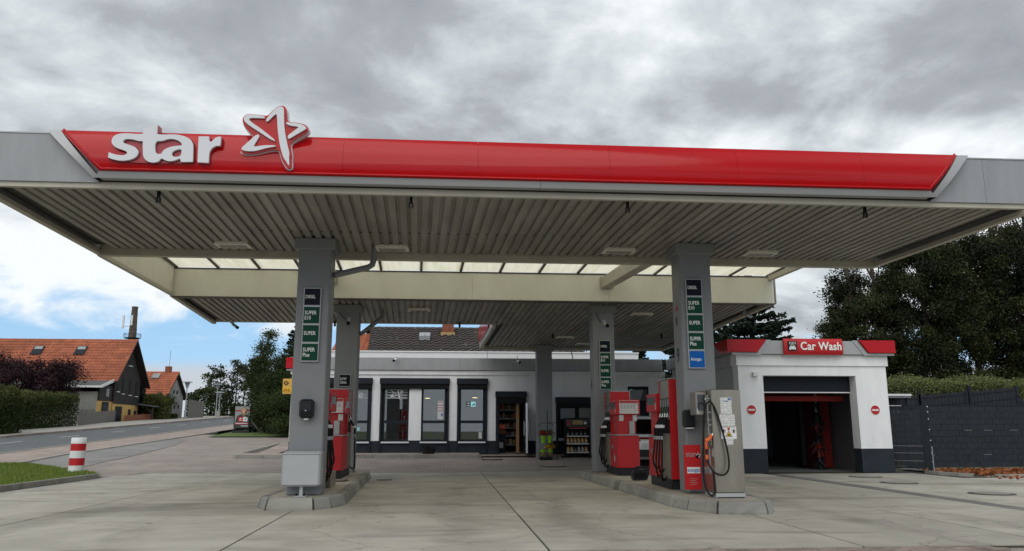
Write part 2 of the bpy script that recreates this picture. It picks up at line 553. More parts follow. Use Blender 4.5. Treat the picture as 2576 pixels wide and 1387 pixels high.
def polycarbonate():
    m = bpy.data.materials.new('polycarbonate')
    m.use_nodes = True
    nt = m.node_tree
    b = nt.nodes['Principled BSDF']
    b.inputs['Base Color'].default_value = (0.62, 0.6, 0.5, 1)
    b.inputs['Roughness'].default_value = 0.35
    geo = nt.nodes.new('ShaderNodeNewGeometry')
    mp = nt.nodes.new('ShaderNodeMapping')
    mp.inputs['Scale'].default_value = (9, 0.7, 1)
    nt.links.new(geo.outputs['Position'], mp.inputs[0])
    n = nt.nodes.new('ShaderNodeTexNoise')
    n.inputs['Scale'].default_value = 1.3
    n.inputs['Detail'].default_value = 5
    nt.links.new(mp.outputs[0], n.inputs['Vector'])
    mx = nt.nodes.new('ShaderNodeMix')
    mx.data_type = 'RGBA'
    mx.inputs[6].default_value = (0.90, 0.87, 0.74, 1)
    mx.inputs[7].default_value = (0.98, 0.96, 0.87, 1)
    mr = nt.nodes.new('ShaderNodeMapRange')
    mr.inputs[1].default_value, mr.inputs[2].default_value = 0.35, 0.6
    nt.links.new(n.outputs['Fac'], mr.inputs[0])
    nt.links.new(mr.outputs[0], mx.inputs[0])
    tr = nt.nodes.new('ShaderNodeBsdfTranslucent')
    nt.links.new(mx.outputs[2], tr.inputs['Color'])
    ms = nt.nodes.new('ShaderNodeMixShader')
    ms.inputs[0].default_value = 0.9
    nt.links.new(b.outputs[0], ms.inputs[1])
    nt.links.new(tr.outputs[0], ms.inputs[2])
    nt.links.new(ms.outputs[0], nt.nodes['Material Output'].inputs[0])
    MATS['polycarbonate'] = m


polycarbonate()


def browntile():
    """Old brown roof tiles with pale lichen."""
    m = MATS['tile_brown']
    nt = m.node_tree
    b = nt.nodes['Principled BSDF']
    geo = nt.nodes.new('ShaderNodeNewGeometry')
    n = nt.nodes.new('ShaderNodeTexNoise')
    n.inputs['Scale'].default_value = 4.5
    n.inputs['Detail'].default_value = 6
    nt.links.new(geo.outputs['Position'], n.inputs['Vector'])
    mr = nt.nodes.new('ShaderNodeMapRange')
    mr.inputs[1].default_value, mr.inputs[2].default_value = 0.62, 0.72
    nt.links.new(n.outputs['Fac'], mr.inputs[0])
    oi = nt.nodes.new('ShaderNodeObjectInfo')
    mx = nt.nodes.new('ShaderNodeMix')
    mx.data_type = 'RGBA'
    mx.inputs[6].default_value = (0.052, 0.043, 0.039, 1)
    mx.inputs[7].default_value = (0.20, 0.19, 0.165, 1)
    nt.links.new(mr.outputs[0], mx.inputs[0])
    nt.links.new(mx.outputs[2], b.inputs['Base Color'])


browntile()

# ------------------------------------------------------------------ mesh helpers
def gz(x, y):
    """Height of the ground: level forecourt, rising towards the shop and up the road."""
    return 0.054 * min(max(0.0, y - 23.3), 5.7) + 0.036 * max(0.0, y - 29.0)


class MB:
    """Collects boxes, prisms and tubes; build() links them as one mesh object."""

    def __init__(s):
        s.v, s.f, s.sm = [], [], []

    def add(s, verts, faces, smooth=False):
        o = len(s.v)
        s.v += [tuple(p) for p in verts]
        for f in faces:
            s.f.append(tuple(i + o for i in f))
            s.sm.append(smooth)
        return s

    def box(s, x0, x1, y0, y1, z0, z1):
        v = [(x0, y0, z0), (x1, y0, z0), (x1, y1, z0), (x0, y1, z0), (x0, y0, z1), (x1, y0, z1), (x1, y1, z1), (x0, y1, z1)]
        return s.add(v, [(0, 3, 2, 1), (4, 5, 6, 7), (0, 1, 5, 4), (1, 2, 6, 5), (2, 3, 7, 6), (3, 0, 4, 7)])

    def bbox(s, x0, x1, y0, y1, z0, z1, b=0.01):
        """Box whose vertical and horizontal edges are chamfered by b."""
        v, f = [], []
        for z, e in ((z0, b), (z0 + b, 0), (z1 - b, 0), (z1, b)):
            v += [(x0 + e + b, y0 + e, z), (x1 - e - b, y0 + e, z), (x1 - e, y0 + e + b, z), (x1 - e, y1 - e - b, z),
                  (x1 - e - b, y1 - e, z), (x0 + e + b, y1 - e, z), (x0 + e, y1 - e - b, z), (x0 + e, y0 + e + b, z)]
        for k in range(3):
            for i in range(8):
                j = (i + 1) % 8
                f.append((k * 8 + i, k * 8 + j, k * 8 + 8 + j, k * 8 + 8 + i))
        f.append(tuple(range(7, -1, -1)))
        f.append(tuple(range(24, 32)))
        return s.add(v, f)

    def prism(s, pts, a, b, axis='y'):
        """Extrude a 2-D outline between a and b: axis y takes (x,z), x takes (y,z), z takes (x,y)."""
        n = len(pts)

        def P(p, t):
            return {'y': (p[0], t, p[1]), 'x': (t, p[0], p[1]), 'z': (p[0], p[1], t)}[axis]
        v = [P(p, a) for p in pts] + [P(p, b) for p in pts]
        f = [(i, (i + 1) % n, (i + 1) % n + n, i + n) for i in range(n)]
        f += [tuple(range(n)), tuple(range(2 * n - 1, n - 1, -1))]
        return s.add(v, f)

    def hexa(s, p):
        """Eight corners: bottom ring then top ring."""
        return s.add(p, [(0, 3, 2, 1), (4, 5, 6, 7), (0, 1, 5, 4), (1, 2, 6, 5), (2, 3, 7, 6), (3, 0, 4, 7)])

    def tube(s, path, r, n=8, r2=None, caps=True):
        path = [Vector(p) for p in path]
        m = len(path)
        v, f = [], []
        up = None
        for i, p in enumerate(path):
            t = (path[min(i + 1, m - 1)] - path[max(i - 1, 0)])
            t = t.normalized() if t.length > 1e-9 else Vector((0, 0, 1))
            if up is None:
                up = Vector((0, 0, 1)) if abs(t.z) < 0.9 else Vector((1, 0, 0))
            a = t.cross(up)
            a = a.normalized() if a.length > 1e-6 else t.orthogonal().normalized()
            b = a.cross(t).normalized()
            up = b
            rr = r if r2 is None else r + (r2 - r) * i / max(m - 1, 1)
            for k in range(n):
                c = 2 * math.pi * k / n
                v.append(p + a * (rr * math.cos(c)) + b * (rr * math.sin(c)))
        for i in range(m - 1):
            for k in range(n):
                j = (k + 1) % n
                f.append((i * n + k, i * n + j, i * n + n + j, i * n + n + k))
        s.add(v, f, True)
        if caps:
            s.add([v[k] for k in range(n)], [tuple(range(n))])
            s.add([v[(m - 1) * n + k] for k in range(n)], [tuple(range(n - 1, -1, -1))])
        return s

    def lathe(s, prof, cx, cy, n=20, smooth=True):
        """prof: (radius, z) from bottom to top about a vertical axis."""
        v, f = [], []
        for r, z in prof:
            for k in range(n):
                c = 2 * math.pi * k / n
                v.append((cx + r * math.cos(c), cy + r * math.sin(c), z))
        for i in range(len(prof) - 1):
            for k in range(n):
                j = (k + 1) % n
                f.append((i * n + k, i * n + j, i * n + n + j, i * n + n + k))
        s.add(v, f, smooth)
        s.add(v[:n], [tuple(range(n - 1, -1, -1))])
        s.add(v[-n:], [tuple(range(n))])
        return s

    def disc(s, c, r, axis='y', n=24, t=0.01):
        pts = [(r * math.cos(2 * math.pi * k / n), r * math.sin(2 * math.pi * k / n)) for k in range(n)]
        if axis == 'y':
            return s.prism([(c[0] + a, c[2] + b) for a, b in pts], c[1], c[1] + t, 'y')
        if axis == 'x':
            return s.prism([(c[1] + a, c[2] + b) for a, b in pts], c[0], c[0] + t, 'x')
        return s.prism([(c[0] + a, c[1] + b) for a, b in pts], c[2], c[2] + t, 'z')

    def mesh(s, name, m):
        me = bpy.data.meshes.new(name)
        me.from_pydata(s.v, [], s.f)
        if any(s.sm):
            me.polygons.foreach_set('use_smooth', s.sm)
        bm = bmesh.new()
        bm.from_mesh(me)
        bmesh.ops.recalc_face_normals(bm, faces=bm.faces)
        bm.to_mesh(me)
        bm.free()
        if m:
            me.materials.append(MATS[m] if isinstance(m, str) else m)
        return me

    def build(s, name, m, parent=None, **kw):
        return place(name, s.mesh(name, m), parent, **kw)


def attach(o, parent):
    o.parent = parent
    o.matrix_parent_inverse = world_of(parent).inverted()


def world_of(o):
    mw = o.matrix_basis.copy()
    if o.parent:
        return world_of(o.parent) @ o.matrix_parent_inverse @ mw
    return mw


def place(name, me, parent=None, loc=None, mtx=None, label=None, cat=None, group=None, kind=None):
    o = bpy.data.objects.new(name, me)
    COL.objects.link(o)
    if mtx is not None:
        o.matrix_basis = mtx
    elif loc is not None:
        o.location = loc
    if parent:
        attach(o, parent)
    tag(o, label, cat, group, kind)
    return o


def tag(o, label=None, cat=None, group=None, kind=None):
    for k, v in (('label', label), ('category', cat), ('group', group), ('kind', kind)):
        if v:
            o[k] = v
    return o


def thing(name, label, cat, loc, group=None):
    o = bpy.data.objects.new(name, None)
    o.empty_display_size = 0.2
    COL.objects.link(o)
    o.location = loc
    return tag(o, label, cat, group)


FACE = {'-y': (R(90), 0, 0), '-x': (R(90), 0, R(-90)), '+x': (R(90), 0, R(90)), '+z': (0, 0, 0)}


def text(name, body, size, m, loc, parent, face='-y', depth=0.004, bold=0.0, align='LEFT', shear=0.0, space=1.0, sx=1.0, **kw):
    cu = bpy.data.curves.new('lettering', 'FONT')
    cu.body = body
    cu.size = size
    cu.extrude = depth / 2
    cu.offset = bold * size
    cu.align_x = align
    cu.shear = shear
    cu.space_character = space
    cu.resolution_u = 3
    tmp = bpy.data.objects.new('tmp', cu)
    COL.objects.link(tmp)
    me = bpy.data.meshes.new_from_object(tmp.evaluated_get(bpy.context.evaluated_depsgraph_get()))
    bpy.data.objects.remove(tmp)
    bpy.data.curves.remove(cu)
    me.name = name
    if sx != 1.0:
        for v in me.vertices:
            v.co.x *= sx
    me.materials.clear()
    me.materials.append(MATS[m])
    mt = Matrix.Translation(loc) @ Matrix.Rotation(FACE[face][2], 4, 'Z') @ Matrix.Rotation(FACE[face][0], 4, 'X')
    return place(name, me, parent, mtx=mt, **kw)


def outline(name, outer, holes, y0, y1, m, parent=None, **kw):
    """Plate with holes from (x,z) outlines, between y0 (front) and y1."""
    cu = bpy.data.curves.new('outline', 'CURVE')
    cu.dimensions = '2D'
    cu.fill_mode = 'BOTH'
    cu.extrude = (y1 - y0) / 2
    for pts in [outer] + holes:
        sp = cu.splines.new('POLY')
        sp.points.add(len(pts) - 1)
        for q, p in zip(sp.points, pts):
            q.co = (p[0], p[1], 0, 1)
        sp.use_cyclic_u = True
    tmp = bpy.data.objects.new('tmp', cu)
    COL.objects.link(tmp)
    me = bpy.data.meshes.new_from_object(tmp.evaluated_get(bpy.context.evaluated_depsgraph_get()))
    bpy.data.objects.remove(tmp)
    bpy.data.curves.remove(cu)
    me.materials.clear()
    me.materials.append(MATS[m])
    me.name = name
    me.transform(Matrix.Translation((0, (y0 + y1) / 2, 0)) @ Matrix.Rotation(R(90), 4, 'X'))
    return place(name, me, parent, **kw)


def smooth_poly(p, it=2):
    """Chaikin corner cutting on a closed outline."""
    for _ in range(it):
        q = []
        for i in range(len(p)):
            a, b = p[i], p[(i + 1) % len(p)]
            q += [(a[0] * .75 + b[0] * .25, a[1] * .75 + b[1] * .25), (a[0] * .25 + b[0] * .75, a[1] * .25 + b[1] * .75)]
        p = q
    return p


def quads(name, V, m, parent=None, tint=None, **kw):
    """V: array (n,4,3) of loose quads, tint: array (n) of 0..1."""
    n = len(V)
    me = bpy.data.meshes.new(name)
    me.vertices.add(n * 4)
    me.vertices.foreach_set('co', V.reshape(-1).astype(np.float32))
    me.loops.add(n * 4)
    me.loops.foreach_set('vertex_index', np.arange(n * 4, dtype=np.int32))
    me.polygons.add(n)
    me.polygons.foreach_set('loop_start', np.arange(0, n * 4, 4, dtype=np.int32))
    me.update()
    if tint is not None:
        a = me.attributes.new('tint', 'FLOAT', 'FACE')
        a.data.foreach_set('value', tint.astype(np.float32))
    me.materials.append(MATS[m])
    return place(name, me, parent, **kw)


def leafquads(P, size, rng, aspect=0.6, flat=0.0, up=0.0):
    """Randomly turned leaf quads (diamonds) at points P."""
    n = len(P)
    a = rng.normal(size=(n, 3))
    a[:, 2] = a[:, 2] * (1 - flat) + up
    a /= np.linalg.norm(a, axis=1)[:, None] + 1e-9
    b = rng.normal(size=(n, 3))
    b -= (b * a).sum(1)[:, None] * a
    b /= np.linalg.norm(b, axis=1)[:, None] + 1e-9
    s = (size * rng.uniform(0.6, 1.35, n))[:, None]
    return np.stack([P - a * s * .5, P + b * s * aspect * .5 - a * s * .05, P + a * s * .5, P - b * s * aspect * .5 + a * s * .05], 1)


def sheet(name, xs, ys, m, dz=0.0, zf=gz, xf=None, parent=None, **kw):
    """Ground-following sheet; xf(x,y) may shift x."""
    v, f = [], []
    for y in ys:
        for x in xs:
            X = xf(x, y) if xf else x
            v.append((X, y, zf(X, y) + dz))
    w = len(xs)
    for j in range(len(ys) - 1):
        for i in range(w - 1):
            f.append((j * w + i, j * w + i + 1, (j + 1) * w + i + 1, (j + 1) * w + i))
    b = MB()
    b.add(v, f)
    o = b.build(name, m, parent, **kw)
    return o


def lin(a, b, n):
    return [a + (b - a) * i / (n - 1) for i in range(n)]


# ------------------------------------------------------------------ plants
def blob_crown(name, c, rad, n, leaf, m, seed, parent, clumps=60, spread=0.22, shell=0.35, floor=None, flat=0.0, squash=None, tint_up=0.25):
    """Foliage: leaf quads gathered in clumps through an ellipsoid, denser towards its skin."""
    rng = np.random.default_rng(seed)
    d = rng.normal(size=(clumps, 3))
    d /= np.linalg.norm(d, axis=1)[:, None]
    r = (shell + (1 - shell) * rng.random(clumps)) ** 0.6
    lump = 1 + 0.16 * np.sin(d[:, 0] * 5 + seed) * np.cos(d[:, 2] * 4 + seed * 2)
    cc = d * (r * lump)[:, None] * np.array(rad)
    if squash:
        cc = squash(cc)
    k = rng.integers(0, clumps, n)
    sz = np.array(rad).mean() * spread
    cs = rng.uniform(0.6, 1.4, clumps)
    P = cc[k] + rng.normal(size=(n, 3)) * (sz * cs[k])[:, None] * np.array([1, 1, 0.75]) + np.array(c)
    ct = rng.random(clumps)
    if floor is not None:
        ok = P[:, 2] > floor
        P, k = P[ok], k[ok]
    t = np.clip(ct[k] ** 1.6 * 0.75 + rng.random(len(P)) ** 2 * 0.35, 0, 1)
    return quads(name, leafquads(P, leaf, rng, flat=flat), m, parent, t)


def limb_tree(name, label, base, height, crown_c, rad, n, leaf, m, seed, clumps=70, spread=0.2, trunk_r=0.18, group=None, shell=0.35, stems=1, squash=None):
    x, y, z = base
    rng = random.Random(seed)
    t = thing(name, label, 'tree', base, group)
    mb = MB()
    for s in range(stems):
        ox = (s - (stems - 1) / 2) * rad[0] * 1.1 / max(stems, 1)
        top = Vector((x + ox * 1.2, y + rng.uniform(-.3, .3), z + height * .93))
        b0 = Vector((x + ox, y, z - .1))
        path = [b0, b0.lerp(top, .3) + Vector((rng.uniform(-.15, .15), 0, 0)), b0.lerp(top, .65) + Vector((rng.uniform(-.25, .25), rng.uniform(-.2, .2), 0)), top]
        mb.tube(path, trunk_r, 8, trunk_r * .2)
        for k in range(10):
            f = rng.uniform(.3, .9)
            p = b0.lerp(top, f)
            a = rng.uniform(0, 6.28)
            q = p + Vector((math.cos(a) * rad[0] * .75 * (1.15 - f), math.sin(a) * rad[1] * .75 * (1.15 - f), height * rng.uniform(.08, .22)))
            mb.tube([p, p.lerp(q, .5) + Vector((0, 0, -.05)), q], trunk_r * .35, 5, trunk_r * .08)
    mb.build('trunk', 'bark', t)
    blob_crown('crown', crown_c, rad, n, leaf, m, seed, t, clumps, spread, shell, floor=z + .15, squash=squash)
    return t


def spruce(name, label, base, height, radius, seed, m='leaf_spruce', layers=26, group=None, skirt=0.06):
    x, y, z = base
    rng = np.random.default_rng(seed)
    t = thing(name, label, 'tree', base, group)
    MB().tube([(x, y, z - .1), (x, y, z + height * .55), (x, y, z + height)], radius * .075, 8, .012).build('trunk', 'bark', t)
    P, mbr = [], MB()
    for i in range(layers):
        f = skirt + (1 - skirt) * (i + rng.random() * .6) / layers
        if f > .99:
            continue
        L = radius * (1 - f) ** .85 * rng.uniform(.85, 1.1) + .06
        nb = max(5, int(15 * (1 - f) + 5))
        for b in range(nb):
            a = rng.uniform(0, 6.283)
            l = L * rng.uniform(.75, 1.15)
            zz = z + height * f
            cs, sn = math.cos(a), math.sin(a)
            k = max(18, int(120 * l))
            s = rng.random(k) ** .75
            side = rng.normal(size=k) * (.09 * l + .05) * (1.15 - s * .8)
            droop = -.10 * l * s + .16 * l * s ** 2.2 * (1.2 if f > .5 else .5)
            px = x + cs * l * s - sn * side
            py = y + sn * l * s + cs * side
            pz = zz + droop - np.abs(rng.normal(size=k)) * .10 * (.5 + l * .25) + .02
            P.append(np.stack([px, py, pz], 1))
            mbr.tube([(x, y, zz), (x + cs * l * .55, y + sn * l * .55, zz - .07 * l), (x + cs * l * .97, y + sn * l * .97, zz + .04 * l)], .02, 4, .006, caps=False)
    P = np.concatenate(P)
    quads('crown', leafquads(P, .21, rng, .5, flat=.4), m, t, rng.random(len(P)))
    mbr.build('branches', 'bark', t, kind='stuff')
    return t


def hedge(name, label, x0, x1, y0, y1, ztop, n, leaf, m, seed, cat='hedge', m_top=None, bump=.25, zb=None, round_=.5):
    """Clipped hedge: leaves over its skin and through its outer depth, with an uneven top."""
    rng = np.random.default_rng(seed)
    zb0 = zb if zb is not None else gz((x0 + x1) / 2, min(y0, y1))
    t = thing(name, label, cat, ((x0 + x1) / 2, (y0 + y1) / 2, zb0))

    def body(n, lo, hi):
        u, w = rng.random(n), rng.random(n)
        h = lo + (hi - lo) * rng.random(n)
        skin = rng.random(n) < .75
        e = rng.integers(0, 3, n)
        w = np.where(skin & (e == 0), rng.random(n) * .12, w)
        h = np.where(skin & (e == 1), hi - rng.random(n) * .08, h)
        u = np.where(skin & (e == 2), np.where(rng.random(n) < .5, rng.random(n) * .06, 1 - rng.random(n) * .06), u)
        X = x0 + (x1 - x0) * u
        Yv = y0 + (y1 - y0) * w
        zg = 0.054 * np.clip(Yv - 23.3, 0, 5.7) + 0.036 * np.maximum(0, Yv - 29) if zb is None else np.full(n, zb)
        wob = bump * (np.sin(X * 2.1 + seed) * .5 + np.sin(X * 5.3 + Yv * 3) * .3 + rng.normal(size=n) * .25)
        edge = np.clip(np.minimum(u, 1 - u) * abs(x1 - x0) / round_, 0, 1) * np.clip(np.minimum(w, 1 - w) * abs(y1 - y0) / round_ + .45, 0, 1)
        top = (ztop - zb0 + wob) * (.78 + .22 * np.sqrt(edge))
        Z = zg + .05 + h * top
        return np.stack([X, Yv + rng.normal(size=n) * .07, Z], 1)
    P = body(n, 0, 1)
    quads('foliage', leafquads(P, leaf, rng), m, t, rng.random(len(P)))
    if m_top:
        P = body(n // 3, .80, 1.04)
        quads('young_shoots', leafquads(P, leaf, rng, up=.8), m_top, t, rng.random(len(P)))
    mb = MB()
    k = max(3, int(abs(x1 - x0) + abs(y1 - y0)))
    for i in range(k):
        f = (i + .5) / k
        X, Yv = x0 + (x1 - x0) * f, (y0 + y1) / 2 + random.uniform(-.2, .2)
        zz = gz(X, Yv) if zb is None else zb
        mb.tube([(X, Yv, zz - .05), (X + .1, Yv, zz + (ztop - zb0) * .75)], .04, 5, .01)
    mb.build('stem', 'bark', t)
    return t

# ------------------------------------------------------------------ ground, roads, paving
sheet('ground', [-900, -300, -120, -60, -40, -28, -12, 0, 12, 30, 60, 150, 900], [-300, -60, 0, 8, 23.3, 29, 45, 90, 160, 400, 2000], 'earth', -0.16,
      zf=lambda x, y: gz(x, min(y, 90)), kind='structure')


def quadsheet(name, pts, m, dz, parent=None, **kw):
    """Polygon strip on the ground: pts is a list of (xl, xr, y)."""
    b = MB()
    v = []
    for xl, xr, y in pts:
        v += [(xl, y, gz(xl, y) + dz), (xr, y, gz(xr, y) + dz)]
    b.add(v, [(2 * i, 2 * i + 1, 2 * i + 3, 2 * i + 2) for i in range(len(pts) - 1)])
    return b.build(name, m, parent, **kw)


# forecourt: cast concrete slabs with recessed joints
fore = sheet('forecourt', [-8.55, 18.5], [8.42, 23.27], 'joint', -0.012, kind='structure')
XS = [-8.5, -5.85, -2.42, 1.0, 4.42, 6.7, 8.86]
YS = [8.45, 12.05, 14.12, 17.4, 20.4, 23.2]
skx = lambda x, y: x - 0.012 * (y - 12)
for i in range(len(XS) - 1):
    for j in range(len(YS) - 1):
        b = MB()
        gx = 0.014 if j == 0 else 0.011
        x0, x1, y0, y1 = XS[i] + gx, XS[i + 1] - gx, YS[j] + gx, YS[j + 1] - gx
        b.hexa([(skx(x0, y0), y0, -.05), (skx(x1, y0), y0, -.05), (skx(x1, y1), y1, -.05), (skx(x0, y1), y1, -.05),
                (skx(x0, y0), y0, 0), (skx(x1, y0), y0, 0), (skx(x1, y1), y1, 0), (skx(x0, y1), y1, 0)])
        b.build('concrete_slab', 'concrete', fore)
# right-hand yard beyond the drainage gutter
for (x0, x1, y0, y1) in ((9.22, 18.4, 8.45, 12.9), (9.22, 18.4, 12.93, 17.3), (9.22, 13.1, 17.33, 21.84), (13.13, 18.4, 17.33, 19.6)):
    MB().box(x0, x1, y0, y1, -.05, -.001).build('concrete_slab', 'concrete', fore)
yq = lin(8.45, 21.8, 27)
for i in range(26):
    x = 8.89
    MB().hexa([(x, yq[i] + .004, -.05), (x + .31, yq[i] + .004, -.05), (x + .31, yq[i + 1] - .004, -.05), (x, yq[i + 1] - .004, -.05),
               (x, yq[i] + .004, -.003), (x + .31, yq[i] + .004, -.003), (x + .31, yq[i + 1] - .004, -.003), (x, yq[i + 1] - .004, -.003)]).build('gutter_stone', 'asphalt_old', fore)
# brick paving the photographer stands on
pav = sheet('brick_paving', [-9.5, 9.5], [-6, 8.43], 'pavers', -0.03, kind='structure')
me_brick = MB().bbox(-.098, .098, -.048, .048, -.06, 0, .006).mesh('brick', 'brick_paver')
me_brick2 = MB().prism([(-.1, -.05), (-.04, -.05), (-.025, -.036), (.04, -.036), (.055, -.05), (.1, -.05), (.1, .036), (.055, .036), (.04, .05), (-.025, .05), (-.04, .036), (-.1, .036)], -.06, 0, 'z').mesh('brick', 'brick_paver')
rb = random.Random(3)
for r in range(3):
    for k in range(54):
        x = -5.4 + k * .2105 + (.105 if r % 2 else 0)
        y = 8.375 - r * .102
        if y < 8.2 and not (-5 < x < 6.2):
            continue
        place('brick', me_brick2, pav, mtx=Matrix.Translation((x, y, -.002 - rb.random() * .006)) @ Matrix.Rotation(rb.uniform(-.02, .02), 4, 'Z'))

# paved yard in front of the shop and up the slope on the far side
yard = sheet('paved_yard', [-14.2, -11, -8.6, -5.4, 0, 4, 8.2], [23.45, 24.5, 26, 27.5, 29, 34, 40, 45.5], 'pavers', 0.0, kind='structure')
sheet('yard_edge_paving', [-9.6, -8.9], [15.5, 19.5, 23.45], 'pavers', 0.0, xf=lambda x, y: x + (-.55 if y < 17 else (0.0 if y < 22 else .2)), kind='structure')
sheet('yard_corner_paving', [-11.2, -8.56], [20.6, 23.46], 'pavers', -0.004, kind='structure')
edge = thing('kerb_edging', 'pale flush concrete edging strip between forecourt slabs and block paving', 'edging', (0, 23.36, 0))
for k in range(34):
    x = -8.6 + k * .5
    MB().box(x + .006, x + .494, 23.29, 23.44, -.1, .014).build('edging_stone', 'stone_kerb', edge)
# gutter and kerb beside the grass
gut = thing('gutter_channel', 'shallow gutter of flat stones along the grass kerb', 'gutter', (-8.6, 19.5, 0))
for k in range(16):
    y = 14.2 + k * .52
    MB().hexa([(-8.86, y + .006, -.08), (-8.57, y + .006, -.08), (-8.57, y + .514, -.08), (-8.86, y + .514, -.08),
               (-8.86, y + .006, .008), (-8.57, y + .006, -.004), (-8.57, y + .514, -.004), (-8.86, y + .514, .008)]).build('gutter_stone', 'stone_kerb', gut)

# road with its strips; everything runs nearly parallel to the view
YR = [-30, 0, 15, 23.3, 29, 40, 55, 70, 90, 140]


def xr(x):
    return lambda y: x - 0.020 * (y - 35)


def strip(name, xa, xb, m, dz, ys=YR, **kw):
    return quadsheet(name, [(xr(xa)(y), xr(xb)(y), y) for y in ys], m, dz, kind='structure', **kw)


road = strip('road', -22.2, -16.1, 'asphalt', 0.02)
YD = [36.2, 42.0, 48.3, 54.5, 60.2, 66.5, 73, 31, 25.5]
for y in YD:
    quadsheet('lane_dash', [(xr(-19.78)(y), xr(-19.66)(y), y), (xr(-19.78)(y + 2.1), xr(-19.66)(y + 2.1), y + 2.1)], 'road_paint', 0.024, road)
strip('pavement_near', -16.0, -13.75, 'pavers_red', 0.045, ys=[-30, 0, 15, 23.3, 29, 40, 55, 70, 90])
quadsheet('asphalt_strip', [(-14.0, -11.4, 20.5), (-14.0, -11.15, 23.3), (-14.0, -11.1, 29), (-13.9, -11.8, 35), (-13.9, -12.9, 40)], 'asphalt_strip', 0.012, kind='structure')
strip('pavement_far', -26.8, -22.4, 'stone_kerb', 0.10, ys=[23.3, 29, 40, 55, 70, 90, 140])
kn = thing('road_kerb', 'low pale kerb between road and near pavement', 'kerb', (-16, 35, gz(-16, 35)))
for k in range(70):
    y = 18 + k * .95
    p = [(xr(-16.1)(y), y + .01), (xr(-15.98)(y), y + .01), (xr(-15.98)(y), y + .94), (xr(-16.1)(y), y + .94)]
    MB().hexa([(a, b, gz(a, b) - .05) for a, b in p] + [(a, b, gz(a, b) + .075) for a, b in p]).build('kerb_stone', 'stone_kerb', kn)
kf = thing('road_kerb', 'red brown kerb on the far side of the road', 'kerb', (-22.4, 45, gz(-22, 45)))
for k in range(60):
    y = 34 + k * .95
    p = [(xr(-22.42)(y), y + .01), (xr(-22.18)(y), y + .01), (xr(-22.18)(y), y + .94), (xr(-22.42)(y), y + .94)]
    MB().hexa([(a, b, gz(a, b) - .05) for a, b in p] + [(a, b, gz(a, b) + .125) for a, b in p]).build('kerb_stone', 'brick_paver', kf)
kp = thing('pavement_edging', 'thin pale edging line between red pavement and asphalt strip', 'edging', (-13.8, 30, gz(-13.8, 30)))
for k in range(38):
    y = 18 + k * .8
    p = [(xr(-13.75)(y), y + .005), (xr(-13.63)(y), y + .005), (xr(-13.63)(y), y + .795), (xr(-13.75)(y), y + .795)]
    MB().hexa([(a, b, gz(a, b) - .05) for a, b in p] + [(a, b, gz(a, b) + .055) for a, b in p]).build('edging_stone', 'stone_kerb', kp)

# grass patch with its kerb
lawn_pts = [(-14.0, -8.95, 14.0), (-14.0, -8.98, 19.0), (-14.1, -9.0, 21.5), (-14.0, -9.6, 22.4), (-13.9, -10.4, 23.3), (-13.8, -11.6, 24.4), (-13.7, -12.9, 25.4)]
quadsheet('lawn', lawn_pts, 'lawn', 0.07, kind='structure')
rg = np.random.default_rng(5)
n = 26000
gy = rg.uniform(14, 25.3, n)
gxr = np.interp(gy, [p[2] for p in lawn_pts], [p[1] for p in lawn_pts])
gx = -14 + (gxr - .08 + 14) * rg.random(n)
P = np.stack([gx, gy, np.array([gz(a, b) for a, b in zip(gx, gy)]) + .085], 1)
h = rg.uniform(.03, .075, n)[:, None]
a = rg.uniform(0, 6.28, n)
wv = np.stack([np.cos(a), np.sin(a), np.zeros(n)], 1) * .006
ln = np.stack([rg.normal(size=n) * .4, rg.normal(size=n) * .4, np.ones(n)], 1)
quads('grass', np.stack([P - wv * 1.6, P + wv * 1.6, P + ln * h + wv * .3, P + ln * h - wv * .3], 1), 'leaf_grass', None, rg.random(n),
      label='short mown grass on the patch beside the striped bollard', cat='grass', kind='stuff')
kg = thing('lawn_kerb', 'dark concrete kerb holding the grass patch beside the bollard', 'kerb', (-8.9, 18, 0))
kpts = [(-8.94, 14.0), (-8.94, 15.0), (-8.93, 16.0), (-8.92, 17.0), (-8.90, 18.0), (-8.88, 19.0), (-8.86, 20.0), (-8.84, 20.9)]
for i in range(len(kpts) - 1):
    (xa, ya), (xb, yb) = kpts[i], kpts[i + 1]
    MB().hexa([(xa - .13, ya + .005, -.1), (xa, ya + .005, -.1), (xb, yb - .005, -.1), (xb - .13, yb - .005, -.1),
               (xa - .12, ya + .005, .125), (xa - .02, ya + .005, .125), (xb - .02, yb - .005, .125), (xb - .12, yb - .005, .125)]).build('kerb_stone', 'kerb_concrete', kg)

# walk in front of the shop
walk = quadsheet('shop_walk', [(-7.3, 1.0, 27.75), (-7.3, 1.0, 28.5)], 'pavers_red', 0.115, kind='structure')
quadsheet('shop_side_walk', [(-6.75, -6.1, 28.5), (-7.3, -6.1, 34.8)], 'pavers_red', 0.10, kind='structure')
quadsheet('door_walk', [(1.05, 7.9, 27.9), (1.05, 7.9, 28.6)], 'pavers_red', 0.05, kind='structure')
ks = thing('walk_kerb', 'grey kerb along the walk under the shop windows', 'kerb', (-3, 27.7, gz(0, 27.7)))
for k in range(9):
    x = -7.3 + k * .93
    MB().box(x + .006, x + .924, 27.62, 27.745, gz(0, 27.7) - .1, gz(0, 27.7) + .125).build('kerb_stone', 'kerb_concrete', ks)
for k in range(7):
    y0 = 27.75 + k * 1.0
    xa = -7.42 - .0 * k
    p = [(xa, y0 + .006), (xa + .11, y0 + .006), (xa + .11, y0 + .994), (xa, y0 + .994)]
    MB().hexa([(a, b, gz(a, b) - .1) for a, b in p] + [(a, b, gz(a, b) + .12) for a, b in p]).build('kerb_stone', 'stone_kerb', ks)


